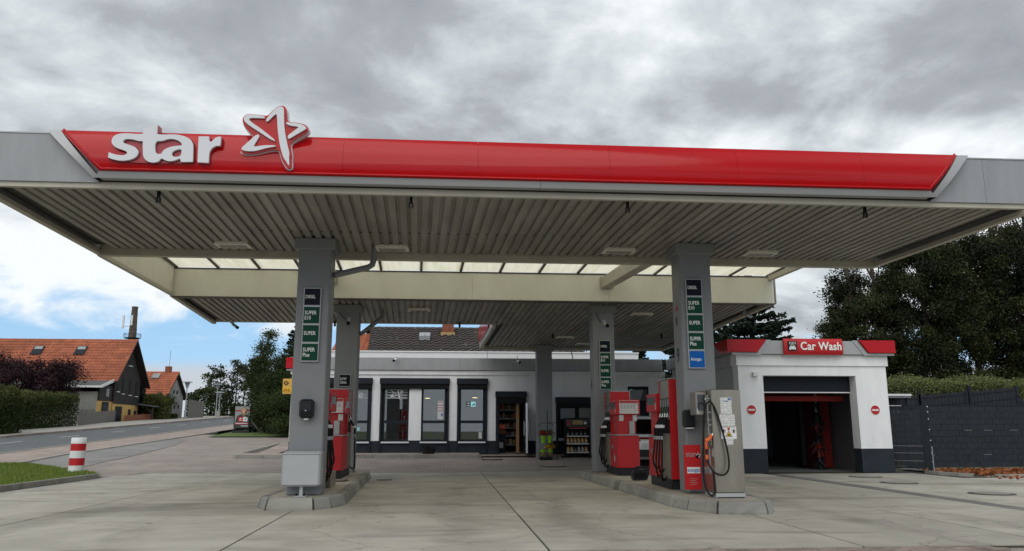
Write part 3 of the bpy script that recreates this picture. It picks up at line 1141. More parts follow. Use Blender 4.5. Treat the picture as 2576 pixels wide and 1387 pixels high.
def manhole(label, x, y, r, dz=0.0, square=False):
    z = gz(x, y) + dz
    t = thing('manhole_cover', label, 'manhole cover', (x, y, z), 'manhole covers in the yard')
    if square:
        MB().box(x - r * 1.35, x + r * 1.35, y - r * 1.35, y + r * 1.35, z - .02, z + .012).build('frame', 'iron', t)
    else:
        MB().lathe([(r * 1.25, z - .02), (r * 1.25, z + .012), (r * 1.18, z + .014)], x, y, 28, False).build('frame', 'iron', t)
    MB().lathe([(r, z), (r, z + .018), (r * .97, z + .021)], x, y, 28, False).build('lid', 'steel_lid', t)


manhole('round manhole cover in the yard nearest the car wash opening', 10.85, 20.2, .33)
manhole('round manhole cover between the wash opening and the gutter strip', 10.45, 17.95, .33)
manhole('round manhole cover farthest from the car wash in the open yard', 10.5, 14.85, .33)
manhole('square framed manhole cover in the block paving near the shop door', 1.4, 27.2, .26, 0.0, True)
manhole('round manhole cover in the block paving before the oil rack', 3.2, 24.9, .36)
manhole('small manhole cover lying on the concrete pump island', -2.38, 16.85, .17, .182, True)
manhole('small pale cover on the concrete beside the far end of the island', -1.62, 19.9, .16)

# planting bed by the fence
quadsheet('gravel_bed', [(14.2, 20.5, 19.95), (13.75, 20.5, 21.0), (13.7, 20.5, 23.35)], 'gravel', 0.03, kind='structure')
bk = thing('bed_edging', 'pale curved concrete edging of the leaf strewn bed', 'edging', (14.6, 20, 0))
bp = [(13.5, 21.75), (13.5, 21.1), (13.65, 20.55), (13.95, 20.1), (14.4, 19.85), (15.2, 19.78), (16.1, 19.75), (17.0, 19.75), (17.9, 19.75), (18.8, 19.75), (19.7, 19.75)]
for i in range(len(bp) - 1):
    a, b = Vector(bp[i]), Vector(bp[i + 1])
    d = (b - a).normalized()
    nn = Vector((-d.y, d.x)) * .05
    p = [a - nn, b - nn, b + nn, a + nn]
    MB().hexa([(q.x, q.y, -.05) for q in p] + [(q.x, q.y, .075) for q in p]).build('edging_stone', 'stone_kerb', bk)
n = 3200
lx, ly = rg.uniform(13.8, 19.8, n), 19.9 + rg.random(n) ** 1.7 * 2.6
stray = rg.random(n) < .05
ly = np.where(stray, rg.uniform(18.9, 19.8, n), ly)
P = np.stack([lx, ly, np.full(n, .055) + rg.random(n) * .05 - stray * .045], 1)
quads('fallen_leaves', leafquads(P, .10, rg, .75, flat=.75), 'leaf_litter', None, rg.random(n), label='rust brown fallen leaves scattered over the bed', cat='leaves', kind='stuff')
n = 1500
P = np.stack([rg.uniform(13.8, 19.8, n), rg.uniform(20.0, 23.2, n), np.full(n, .05)], 1)
V = leafquads(P, .07, rg, .8, flat=.6)
quads('gravel_stones', V, 'gravel', None, None, label='loose gravel in the bed below the fence', cat='gravel', kind='stuff')
# dark moss strip at the car wash threshold
sheet('mossy_threshold', [8.3, 8.9, 11.75, 12.6], [21.86, 22.6], 'moss', 0.006, kind='structure')

# ------------------------------------------------------------------ pump islands
def island(label, out, z=.18):
    """out: outline counter-clockwise; kerb stones round the rim, concrete fill inside."""
    cx = sum(p[0] for p in out) / len(out)
    cy = sum(p[1] for p in out) / len(out)
    t = thing('pump_island', label, 'island', (cx, cy, 0), 'pump islands')
    n = len(out)

    def inset(d):
        r = []
        for i in range(n):
            a, b, c = Vector(out[i - 1]), Vector(out[i]), Vector(out[(i + 1) % n])
            d1, d2 = (b - a).normalized(), (c - b).normalized()
            n1, n2 = Vector((-d1.y, d1.x)), Vector((-d2.y, d2.x))
            m = (n1 + n2).normalized()
            r.append(b + m * (d / max(m.dot(n1), .3)))
        return r
    O, T, I = inset(0), inset(.035), inset(.16)
    b = MB()
    b.add([(p.x, p.y, z - .006) for p in I] + [(p.x, p.y, -.02) for p in I], [tuple(range(n))] + [(i, (i + 1) % n, (i + 1) % n + n, i + n) for i in range(n)])
    b.build('island_top', 'island_concrete', t)
    b = MB()
    c1, c2 = inset(.012), inset(.15)
    b.add([(p.x, p.y, -.02) for p in c1] + [(p.x, p.y, z - .03) for p in inset(.05)] + [(p.x, p.y, z - .03) for p in c2],
          [(i, (i + 1) % n, (i + 1) % n + n, i + n) for i in range(n)] + [(i + n, (i + 1) % n + n, (i + 1) % n + 2 * n, i + 2 * n) for i in range(n)])
    b.build('mortar_bed', 'joint', t)
    for i in range(n):
        j = (i + 1) % n
        L = (O[j] - O[i]).length
        k = max(1, round(L / .92))
        for s in range(k):
            gp = .02 if L < 1.0 else .008
            g0, g1 = (s + gp / L * k) / k, (s + 1 - gp / L * k) / k
            q = lambda A, f: A[i].lerp(A[j], f)
            lo = lambda A, f, zz: (q(A, f).x, q(A, f).y, zz)
            MB().add([lo(O, g0, -.02), lo(O, g1, -.02), lo(I, g1, -.02), lo(I, g0, -.02), lo(O, g0, .03), lo(O, g1, .03),
                      lo(T, g0, z - .025), lo(T, g1, z - .025), lo(inset(.06), g0, z), lo(inset(.06), g1, z), lo(I, g0, z), lo(I, g1, z)],
                     [(0, 1, 5, 4), (4, 5, 7, 6), (6, 7, 9, 8), (8, 9, 11, 10), (10, 11, 2, 3), (0, 4, 6, 8, 10, 3), (1, 2, 11, 9, 7, 5)]).build('kerb_stone', 'kerb_concrete', t)
    return t


island('long kerbed concrete island under the diesel lorry pump', [(-2.86, 12.72), (-2.12, 12.76), (-1.88, 13.05), (-1.74, 13.62), (-2.02, 20.6), (-2.25, 20.95), (-3.0, 20.95), (-3.2, 20.6), (-3.08, 13.2)])
island('long kerbed concrete island under the steel gas dispenser', [(3.95, 11.68), (4.70, 11.60), (4.92, 11.90), (5.02, 12.6), (4.75, 20.6), (4.5, 20.95), (3.55, 20.95), (3.28, 20.6), (3.56, 12.9), (3.66, 12.25)])

# ------------------------------------------------------------------ canopy
SK = lambda x, y: x - 0.045 * (y - 10.5)
ZF = 4.50                                   # soffit of the front deck
zs = lambda y: 4.42 - 0.033 * (y - 19.0)    # soffit of the rear deck and wing


def skbox(b, x0, x1, y0, y1, z0, z1, zf=None):
    """Box following the canopy's plan; zf(y) tilts it."""
    a = (lambda y: zf(y) - zf(y0)) if zf else (lambda y: 0)
    p = [(SK(x0, y0), y0), (SK(x1, y0), y0), (SK(x1, y1), y1), (SK(x0, y1), y1)]
    return b.hexa([(x, y, z0 + a(y)) for x, y in p] + [(x, y, z1 + a(y)) for x, y in p])


canopy = thing('canopy', 'huge flat grey forecourt canopy with a red fascia and ribbed underside on square pillars', 'canopy', (1, 16, 0))
XL, XRt = -6.40, 8.60
PITCH = .165


def ribs(x0, x1, y0, y1, z0, z1):
    n = int(round((x1 - x0) / PITCH))
    for i in range(n):
        xa = x0 + i * PITCH
        prof = ((0, 0), (.100, 0), (.108, .040), (.157, .040), (.165, 0))
        v = [(SK(xa + dx, y0), y0, z0 + dz) for dx, dz in prof] + [(SK(xa + dx, y1), y1, z1 + dz) for dx, dz in prof]
        v += [(SK(xa + dx, y0), y0, z0 + dz + .004) for dx, dz in prof] + [(SK(xa + dx, y1), y1, z1 + dz + .004) for dx, dz in prof]
        MB().add(v, [(k, k + 1, k + 6, k + 5) for k in range(4)] + [(k + 10, k + 15, k + 16, k + 11) for k in range(4)]).build('soffit_panel', 'soffit', canopy)


ribs(XL + .34, XRt - .33, 10.66, 14.44, ZF, ZF)
ribs(XL + .34, XRt - .33, 19.22, 22.9, zs(19.22), zs(22.9))
ribs(2.05, XRt - .33, 22.98, 27.9, zs(22.98), zs(27.9))
for x0, y0, z0 in ((XL + .34, 13.0, ZF), (XL + .34, 21.3, zs(21.3))):
    b = MB()
    for i in range(84):
        xc = SK(x0 + i * PITCH + .132, y0)
        b.box(xc - .012, xc + .012, y0 - .012, y0 + .012, z0 + .026, z0 + .039)
    b.build('fixing_screws', 'black', canopy, kind='stuff')
# closed roof boxes above the soffit sheets
b = MB()
skbox(b, XL + .03, XRt - .03, 10.64, 14.46, ZF + .08, 5.16)
skbox(b, XL + .03, XRt - .03, 19.08, 22.96, zs(19) + .08, 5.0, zs)
skbox(b, 1.85, XRt - .03, 22.97, 28.0, zs(22.97) + .08, 4.85, zs)
b.build('roof_deck', 'soffit_dark', canopy)
# beams and edge profiles
for (x0, x1, y0, y1, z0, z1, m, zf) in [
    (XL + .06, XRt - .06, 14.47, 14.62, 4.385, 4.74, 'beam', None),
    (XL + .06, XRt - .06, 10.57, 10.64, 4.475, 4.56, 'beam', None),
    (XL + .02, 1.95, 22.93, 23.10, zs(22.9) + .005, zs(22.9) + .3, 'beam', None),
    (1.9, XRt - .04, 27.92, 28.05, zs(27.9) - .09, zs(27.9) + .25, 'beam', None),
    (XL, XL + .10, 10.55, 14.62, 4.40, 4.47, 'beam', None), (XRt - .10, XRt, 10.55, 14.62, 4.40, 4.47, 'beam', None),
    (XL, XL + .09, 14.63, 19.0, 4.38, 4.45, 'beam', None), (XL, XL + .10, 19.02, 23.0, zs(19) - .06, zs(19) + .02, 'beam', zs),
    (XRt - .10, XRt, 19.2, 27.95, zs(19.2) - .06, zs(19.2) + .02, 'beam', zs), (1.76, 1.86, 23.12, 27.95, zs(23.1) - .06, zs(23.1) + .02, 'beam', zs),
    (XRt - .17, XRt - .06, 14.63, 19.0, 4.97, 5.09, 'beam', None)]:
    skbox(MB(), x0, x1, y0, y1, z0, z1, zf).build('edge_beam', m, canopy)
for (x0, x1, y0, y1, z0, z1, zf) in [(XL - .03, XL, 10.62, 14.62, 4.415, 5.21, None), (XL - .03, XL, 14.63, 19.0, 4.40, 5.2, None), (XL - .03, XL, 19.01, 23.05, zs(19) - .05, 5.12, zs),
                                     (XRt, XRt + .03, 10.62, 14.62, 4.415, 5.21, None), (XRt, XRt + .03, 19.0, 28.0, zs(19) - .05, 5.10, zs)]:
    skbox(MB(), x0, x1, y0, y1, z0, z1, zf).build('side_fascia', 'grey_panel', canopy)
# cream panels closing the light slot on one side, each with its seam
for y0, y1 in ((14.66, 15.95), (15.955, 17.1), (17.105, 18.96)):
    skbox(MB(), XL + .005, XL + .03, y0, y1, 4.46, 5.14).build('closing_panel', 'cream', canopy)
# cream fascia across the front of the rear deck
for x0, x1 in ((XL + .01, -3.2), (-3.195, .85), (.855, 4.3), (4.305, XRt - .02)):
    skbox(MB(), x0, x1, 19.0, 19.05, 4.385, 5.05).build('inner_fascia', 'cream', canopy)
skbox(MB(), XL + .01, XRt - .02, 18.985, 19.06, 5.055, 5.085).build('cap_profile', 'soffit_dark', canopy)
skbox(MB(), XL + .05, XRt - .05, 18.99, 19.2, 4.355, 4.38).build('drip_profile', 'soffit_dark', canopy)
# translucent light slot
nP = 15
w = (XRt - XL - .2) / nP
for i in range(nP):
    x0 = XL + .06 + i * w
    z0, z1 = 5.27, 5.12
    p = [(SK(x0 + .03, 14.5), 14.5), (SK(x0 + w - .03, 14.5), 14.5), (SK(x0 + w - .03, 19.1), 19.1), (SK(x0 + .03, 19.1), 19.1)]
    zz = [z0, z0, z1, z1]
    MB().hexa([(a[0], a[1], q) for a, q in zip(p, zz)] + [(a[0], a[1], q + .012) for a, q in zip(p, zz)]).build('skylight_pane', 'polycarbonate', canopy)
for i in range(nP + 1):
    x0 = XL + .06 + i * w
    p = [(SK(x0 - .028, 14.5), 14.5), (SK(x0 + .028, 14.5), 14.5), (SK(x0 + .028, 19.1), 19.1), (SK(x0 - .028, 19.1), 19.1)]
    zz = [5.22, 5.22, 5.09, 5.09]
    MB().hexa([(a[0], a[1], q) for a, q in zip(p, zz)] + [(a[0], a[1], q + .075) for a, q in zip(p, zz)]).build('skylight_bar', 'soffit_dark', canopy)
# girders from the front pillars to the rear ones
for x0 in (-2.75, 4.1):
    MB().hexa([(x0 + .1, 13.9, 4.66), (x0 + .36, 13.9, 4.66), (x0 - .12, 18.98, 4.72), (x0 - .38, 18.98, 4.72),
               (x0 + .1, 13.9, 4.98), (x0 + .36, 13.9, 4.98), (x0 - .12, 18.98, 4.98), (x0 - .38, 18.98, 4.98)]).build('girder', 'beam', canopy)
    MB().box(x0 - .42, x0 - .08, 18.955, 18.975, 4.69, 5.0).build('girder_plate', 'beam', canopy)


# pillars
def pillar(x0, x1, y0, y1, z0, z1, cap=True):
    b = MB()
    b.bbox(x0, x1, y0, y1, z0, z1 - .005, .02)
    o = b.build('pillar', 'pillar_grey', canopy)
    if cap:
        MB().bbox(x0 - .065, x1 + .065, y0 - .06, y1 + .06, z1 - .2, z1 - .002, .01).build('pillar_cap', 'pillar_grey', o)
    return o


pillar(-2.68, -2.12, 13.36, 13.85, .175, ZF)
pillar(4.00, 4.57, 13.24, 13.74, .175, ZF)
pillar(-2.98, -2.41, 20.05, 20.5, .175, zs(20.1))
pillar(3.60, 4.17, 19.72, 20.17, .175, zs(19.8))
p3 = pillar(2.97, 3.52, 27.3, 27.72, gz(3, 27.5) - .02, zs(27.4))
# down pipes
for path in ([(-2.1, 13.62, 3.90), (-2.02, 13.66, 3.93), (-1.55, 13.95, 4.12), (-1.48, 14.0, 4.18), (-1.46, 14.02, 4.28), (-1.46, 14.02, 4.5)],
             [(-2.40, 20.3, 3.66), (-2.33, 20.34, 3.70), (-1.92, 20.7, 4.12), (-1.88, 20.75, 4.20), (-1.88, 20.75, 4.36)]):
    MB().tube(path, .055, 10).build('downpipe', 'pillar_grey', canopy)
# small steel hooks below the front edge, rear hangers
for x, y in ((-4.12, 10.75), (-.62, 10.75), (2.52, 10.75), (6.12, 10.75)):
    b = MB()
    b.box(x - .02, x + .02, y - .015, y + .015, 4.40, 4.50)
    b.box(x - .032, x - .012, y - .015, y + .015, 4.335, 4.41)
    b.box(x + .012, x + .032, y - .015, y + .015, 4.335, 4.41)
    b.build('hook', 'black', canopy)
for x, y in ((.2, 22.6), (3.2, 24.6), (6.7, 24.4), (-3.4, 22.6)):
    MB().box(x - .03, x + .03, y - .015, y + .015, zs(y) - .16, zs(y)).build('hook', 'black', canopy)

# front fascia: grey end panels, silver frame band, curved red panels
YF = 10.48
for x0, x1 in ((XL - .04, -4.85), (7.03, 7.9), (7.905, XRt + .04)):
    MB().box(x0, x1, YF + .06, YF + .10, 4.545, 5.225).build('front_panel', 'grey_panel', canopy)
MB().box(XL - .03, XRt + .03, YF + .105, YF + .15, 4.53, 5.20).build('fascia_frame', 'soffit_dark', canopy)
MB().box(XL - .045, XRt + .045, YF + .05, YF + .13, 5.226, 5.245).build('roof_trim', 'silver', canopy)


def bulge(t, d):
    """Forward bulge of the fascia at height fraction t."""
    return -d * math.sin(math.pi * min(max(t * .86 + .10, 0), 1)) ** .8


def curved_strip(name, m, bl, br, tl, tr, z0, z1, d, nz=9, nx=1, off=0.0):
    """Curved panel: bottom from bl to br, top from tl to tr."""
    v, f = [], []
    for i in range(nz):
        t = i / (nz - 1)
        z = z0 + (z1 - z0) * t
        y = YF + off + bulge((z - 4.55) / .7, d)
        a, c = bl + (tl - bl) * t, br + (tr - br) * t
        for k in range(nx + 1):
            v.append((a + (c - a) * k / nx, y, z))
    k = nx + 1
    for i in range(nz - 1):
        for j in range(nx):
            f.append((i * k + j, i * k + j + 1, (i + 1) * k + j + 1, (i + 1) * k + j))
    n0 = len(v)
    back = [(p[0], YF + .06, p[2]) for p in v]
    f2 = []
    for i in range(nz - 1):
        f2 += [(i * k, (i + 1) * k, n0 + (i + 1) * k, n0 + i * k), (i * k + nx, n0 + i * k + nx, n0 + (i + 1) * k + nx, (i + 1) * k + nx)]
    f2 += [(j, n0 + j, n0 + j + 1, j + 1) for j in range(nx)]
    f2 += [((nz - 1) * k + j, (nz - 1) * k + j + 1, n0 + (nz - 1) * k + j + 1, n0 + (nz - 1) * k + j) for j in range(nx)]
    b = MB()
    b.add(v, f, True)
    b.add(v + back, f2)
    return b.build(name, m, canopy)


ZB, ZT = 4.665, 5.25
seams = [-4.79, -3.42, -1.55, .32, 2.19, 4.05, 5.93, 6.95]
tops = [-5.38, -3.42, -1.55, .32, 2.19, 4.05, 5.93, 7.46]
for i in range(7):
    g0 = .0014
    curved_strip('red_panel', 'red', seams[i] + g0, seams[i + 1] - g0, tops[i] + g0, tops[i + 1] - g0, ZB, ZT, .13, 13)
curved_strip('silver_band', 'silver', -4.87, 1.2, -4.79, 1.2, 4.575, 4.663, .115, 4)
curved_strip('silver_band', 'silver', 1.205, 7.05, 1.205, 6.95, 4.575, 4.663, .115, 4)
curved_strip('silver_band', 'silver', -4.872, -4.792, -5.56, -5.385, 4.575, ZT, .105, 11)
curved_strip('silver_band', 'silver', 6.952, 7.052, 7.465, 7.64, 4.575, ZT, .105, 11)
tr = []
for i in range(9):
    t = 1 - i / 8
    z = ZB + .02 + (ZT - ZB - .01) * t
    tr.append((-4.76 + (-5.34 + 4.76) * t, YF + bulge((z - 4.55) / .7, .13) - .005, z))
tr += [(x, YF + bulge((ZB + .03 - 4.55) / .7, .13) - .008, ZB + .022) for x in lin(-4.7, 6.86, 12)]
for i in range(9):
    t = i / 8
    z = ZB + .02 + (ZT - ZB - .01) * t
    tr.append((6.92 + (7.42 - 6.92) * t, YF + bulge((z - 4.55) / .7, .13) - .005, z))
MB().tube(tr, .017, 8).build('bead_trim', 'red', canopy)
# red end panel of the wing's side fascia, facing the road
wx = lambda y: SK(1.76, y)
MB().hexa([(wx(23.3), 23.3, zs(23.3) - .05), (wx(23.3) + .05, 23.3, zs(23.3) - .05), (wx(28) + .05, 28, zs(28) - .05), (wx(28), 28, zs(28) - .05),
           (wx(23.3), 23.3, 4.86), (wx(23.3) + .05, 23.3, 4.86), (wx(28) + .05, 28, 4.74), (wx(28), 28, 4.74)]).build('side_fascia', 'silver', canopy)
MB().hexa([(wx(24.2) - .05, 24.2, zs(24.2) + .1), (wx(24.2) - .006, 24.2, zs(24.2) + .1), (wx(27.5) - .006, 27.5, zs(27.5) + .1), (wx(27.5) - .05, 27.5, zs(27.5) + .1),
           (wx(23.6) - .07, 23.6, 4.88), (wx(23.6) - .006, 23.6, 4.88), (wx(28) - .006, 28.03, 4.76), (wx(28) - .07, 28.03, 4.76)]).build('red_panel', 'red', canopy)

# ------------------------------------------------------------------ raised sign on the fascia
G_STA = [(-4.646,4.894),(-4.595,4.873),(-4.527,4.857),(-4.466,4.854),(-4.424,4.864),(-4.405,4.887),(-4.416,4.908),(-4.448,4.926),(-4.511,4.944),(-4.561,4.963),(-4.604,4.999),(-4.625,5.038),(-4.622,5.085),(-4.601,5.126),(-4.555,5.154),(-4.483,5.167),(-4.397,5.168),(-4.298,5.162),(-4.225,5.168),(-4.229,5.244),(-4.046,5.304),(-4.043,5.169),(-3.954,5.163),(-3.855,5.171),(-3.756,5.168),(-3.668,5.147),(-3.597,5.109),(-3.559,5.056),(-3.549,5.003),(-3.538,4.789),(-3.694,4.782),(-3.711,4.835),(-3.740,4.817),(-3.794,4.795),(-3.848,4.787),(-3.904,4.799),(-3.950,4.828),(-3.967,4.815),(-3.977,4.790),(-4.018,4.769),(-4.079,4.764),(-4.136,4.779),(-4.179,4.818),(-4.202,4.877),(-4.218,5.063),(-4.283,5.064),(-4.328,5.080),(-4.402,5.091),(-4.451,5.083),(-4.475,5.059),(-4.471,5.036),(-4.432,5.017),(-4.369,4.999),(-4.306,4.974),(-4.265,4.929),(-4.261,4.889),(-4.282,4.842),(-4.327,4.807),(-4.398,4.786),(-4.483,4.777),(-4.582,4.794),(-4.648,4.818)]
G_HA = [(-4.054,5.068),(-3.958,5.074),(-3.911,5.097),(-3.850,5.108),(-3.788,5.100),(-3.730,5.071),(-3.702,5.038),(-3.700,5.014),(-3.780,5.009),(-3.865,4.987),(-3.935,4.945),(-3.961,4.891),(-3.991,4.883),(-4.023,4.893),(-4.047,4.928)]
G_HB = [(-3.703,4.965),(-3.764,4.956),(-3.811,4.928),(-3.826,4.894),(-3.805,4.855),(-3.755,4.850),(-3.713,4.864),(-3.695,4.905)]
G_R = [(-3.488,5.152),(-3.352,5.156),(-3.348,5.103),(-3.331,5.076),(-3.303,5.090),(-3.275,5.132),(-3.239,5.153),(-3.193,5.157),(-3.193,5.029),(-3.249,5.025),(-3.296,4.996),(-3.324,4.949),(-3.333,4.901),(-3.330,4.779),(-3.476,4.784),(-3.484,4.978)]
G_S1 = [(-2.618,5.451),(-2.617,5.431),(-2.725,5.434),(-2.806,5.432),(-2.831,5.420),(-2.823,5.401),(-2.770,5.351),(-2.678,5.292),(-2.585,5.220),(-2.519,5.168),(-2.473,5.128),(-2.455,5.104),(-2.504,5.121),(-2.562,5.153),(-2.687,5.237),(-2.792,5.302),(-2.865,5.355),(-2.896,5.395),(-2.901,5.429),(-2.878,5.468),(-2.835,5.485),(-2.740,5.482),(-2.651,5.467)]
G_S2 = [(-2.602,5.390),(-2.597,5.418),(-2.551,5.495),(-2.492,5.565),(-2.443,5.606),(-2.393,5.613),(-2.368,5.583),(-2.361,5.446),(-2.347,5.296),(-2.317,5.160),(-2.284,5.025),(-2.256,4.932),(-2.264,4.884),(-2.250,4.764),(-2.264,4.763),(-2.298,4.823),(-2.332,4.862),(-2.361,4.942),(-2.393,5.049),(-2.418,5.171),(-2.442,5.320),(-2.448,5.416),(-2.463,5.504),(-2.493,5.483),(-2.535,5.433),(-2.576,5.387)]
G_S3 = [(-2.329,5.388),(-2.278,5.380),(-2.176,5.372),(-2.112,5.360),(-2.059,5.325),(-2.048,5.302),(-2.082,5.276),(-2.156,5.226),(-2.229,5.176),(-2.278,5.141),(-2.294,5.161),(-2.293,5.195),(-2.233,5.244),(-2.178,5.294),(-2.148,5.318),(-2.199,5.330),(-2.276,5.336),(-2.321,5.358)]
G_S4 = [(-2.697,5.196),(-2.674,5.183),(-2.680,5.156),(-2.704,5.108),(-2.732,5.053),(-2.743,5.019),(-2.711,5.020),(-2.637,5.036),(-2.550,5.045),(-2.468,5.044),(-2.433,5.035),(-2.498,5.019),(-2.572,5.004),(-2.634,4.982),(-2.708,4.959),(-2.795,4.950),(-2.870,4.957),(-2.902,4.974),(-2.898,5.001),(-2.851,5.050),(-2.781,5.126),(-2.734,5.175)]
G_SB = [(-2.925,5.407),(-2.916,5.462),(-2.868,5.501),(-2.805,5.503),(-2.690,5.493),(-2.594,5.477),(-2.547,5.539),(-2.482,5.607),(-2.420,5.640),(-2.368,5.632),(-2.340,5.584),(-2.329,5.502),(-2.321,5.420),(-2.279,5.400),(-2.177,5.394),(-2.087,5.375),(-2.034,5.333),(-2.025,5.285),(-2.068,5.243),(-2.154,5.185),(-2.263,5.107),(-2.252,5.013),(-2.229,4.932),(-2.231,4.851),(-2.222,4.758),(-2.243,4.728),(-2.287,4.729),(-2.321,4.782),(-2.355,4.835),(-2.386,4.928),(-2.408,4.988),(-2.459,4.996),(-2.546,4.984),(-2.657,4.947),(-2.768,4.924),(-2.868,4.925),(-2.919,4.947),(-2.910,4.987),(-2.851,5.056),(-2.782,5.140),(-2.767,5.201),(-2.839,5.253),(-2.901,5.333)]


sgn = thing('raised_lettering', 'raised white lettering standing on the red canopy fascia', 'sign', (-3.9, 10.3, 4.8))
_k = {0, 18, 19, 20, 21, 29, 30, 44, 61}
G_STA = [p for i, p in enumerate(G_STA) for _ in range(3 if i in _k else 1)]
G_R = [p for i, p in enumerate(G_R) for _ in range(3 if i in (0, 1, 7, 8, 13, 14) else 1)]
ta = outline('letter', smooth_poly(G_STA, 1), [smooth_poly(G_HA, 1), smooth_poly(G_HB, 1)], 10.29, 10.33, 'letter_white', sgn)
rr = outline('letter', smooth_poly(G_R, 1), [], 10.29, 10.33, 'letter_white', sgn)


def grow(pts, d):
    r = []
    n = len(pts)
    area = sum(pts[i - 1][0] * pts[i][1] - pts[i][0] * pts[i - 1][1] for i in range(n))
    s = 1 if area > 0 else -1
    for i in range(n):
        a, b, c = Vector(pts[i - 1]), Vector(pts[i]), Vector(pts[(i + 1) % n])
        d1, d2 = (b - a).normalized(), (c - b).normalized()
        nn = Vector((d1.y, -d1.x)) * s + Vector((d2.y, -d2.x)) * s
        nn = nn.normalized() if nn.length > 1e-6 else Vector((d1.y, -d1.x)) * s
        r.append((b.x + nn.x * d, b.y + nn.y * d))
    return r


outline('letter_body', grow(smooth_poly(G_STA, 1), .008), [grow(smooth_poly(G_HA, 1), -.006), grow(smooth_poly(G_HB, 1), -.006)], 10.332, 10.44, 'dark_red', ta)
outline('letter_body', grow(smooth_poly(G_R, 1), .008), [], 10.332, 10.44, 'dark_red', rr)
emb = thing('star_emblem', 'red and white five-pointed star emblem rising above the fascia', 'emblem', (-2.5, 10.3, 4.8))
SBs = smooth_poly(G_SB, 2)
bk = outline('backing', SBs, [], 10.30, 10.33, 'red', emb)
outline('rim', grow(SBs, .012), [], 10.331, 10.42, 'letter_white', emb)
MB().box(-2.75, -2.15, 10.42, 10.5, 4.95, 5.2).build('bracket', 'galvanised', emb)
for S in (G_S1, G_S2, G_S3, G_S4):
    outline('stroke', smooth_poly(S, 2), [], 10.265, 10.299, 'letter_white', emb)

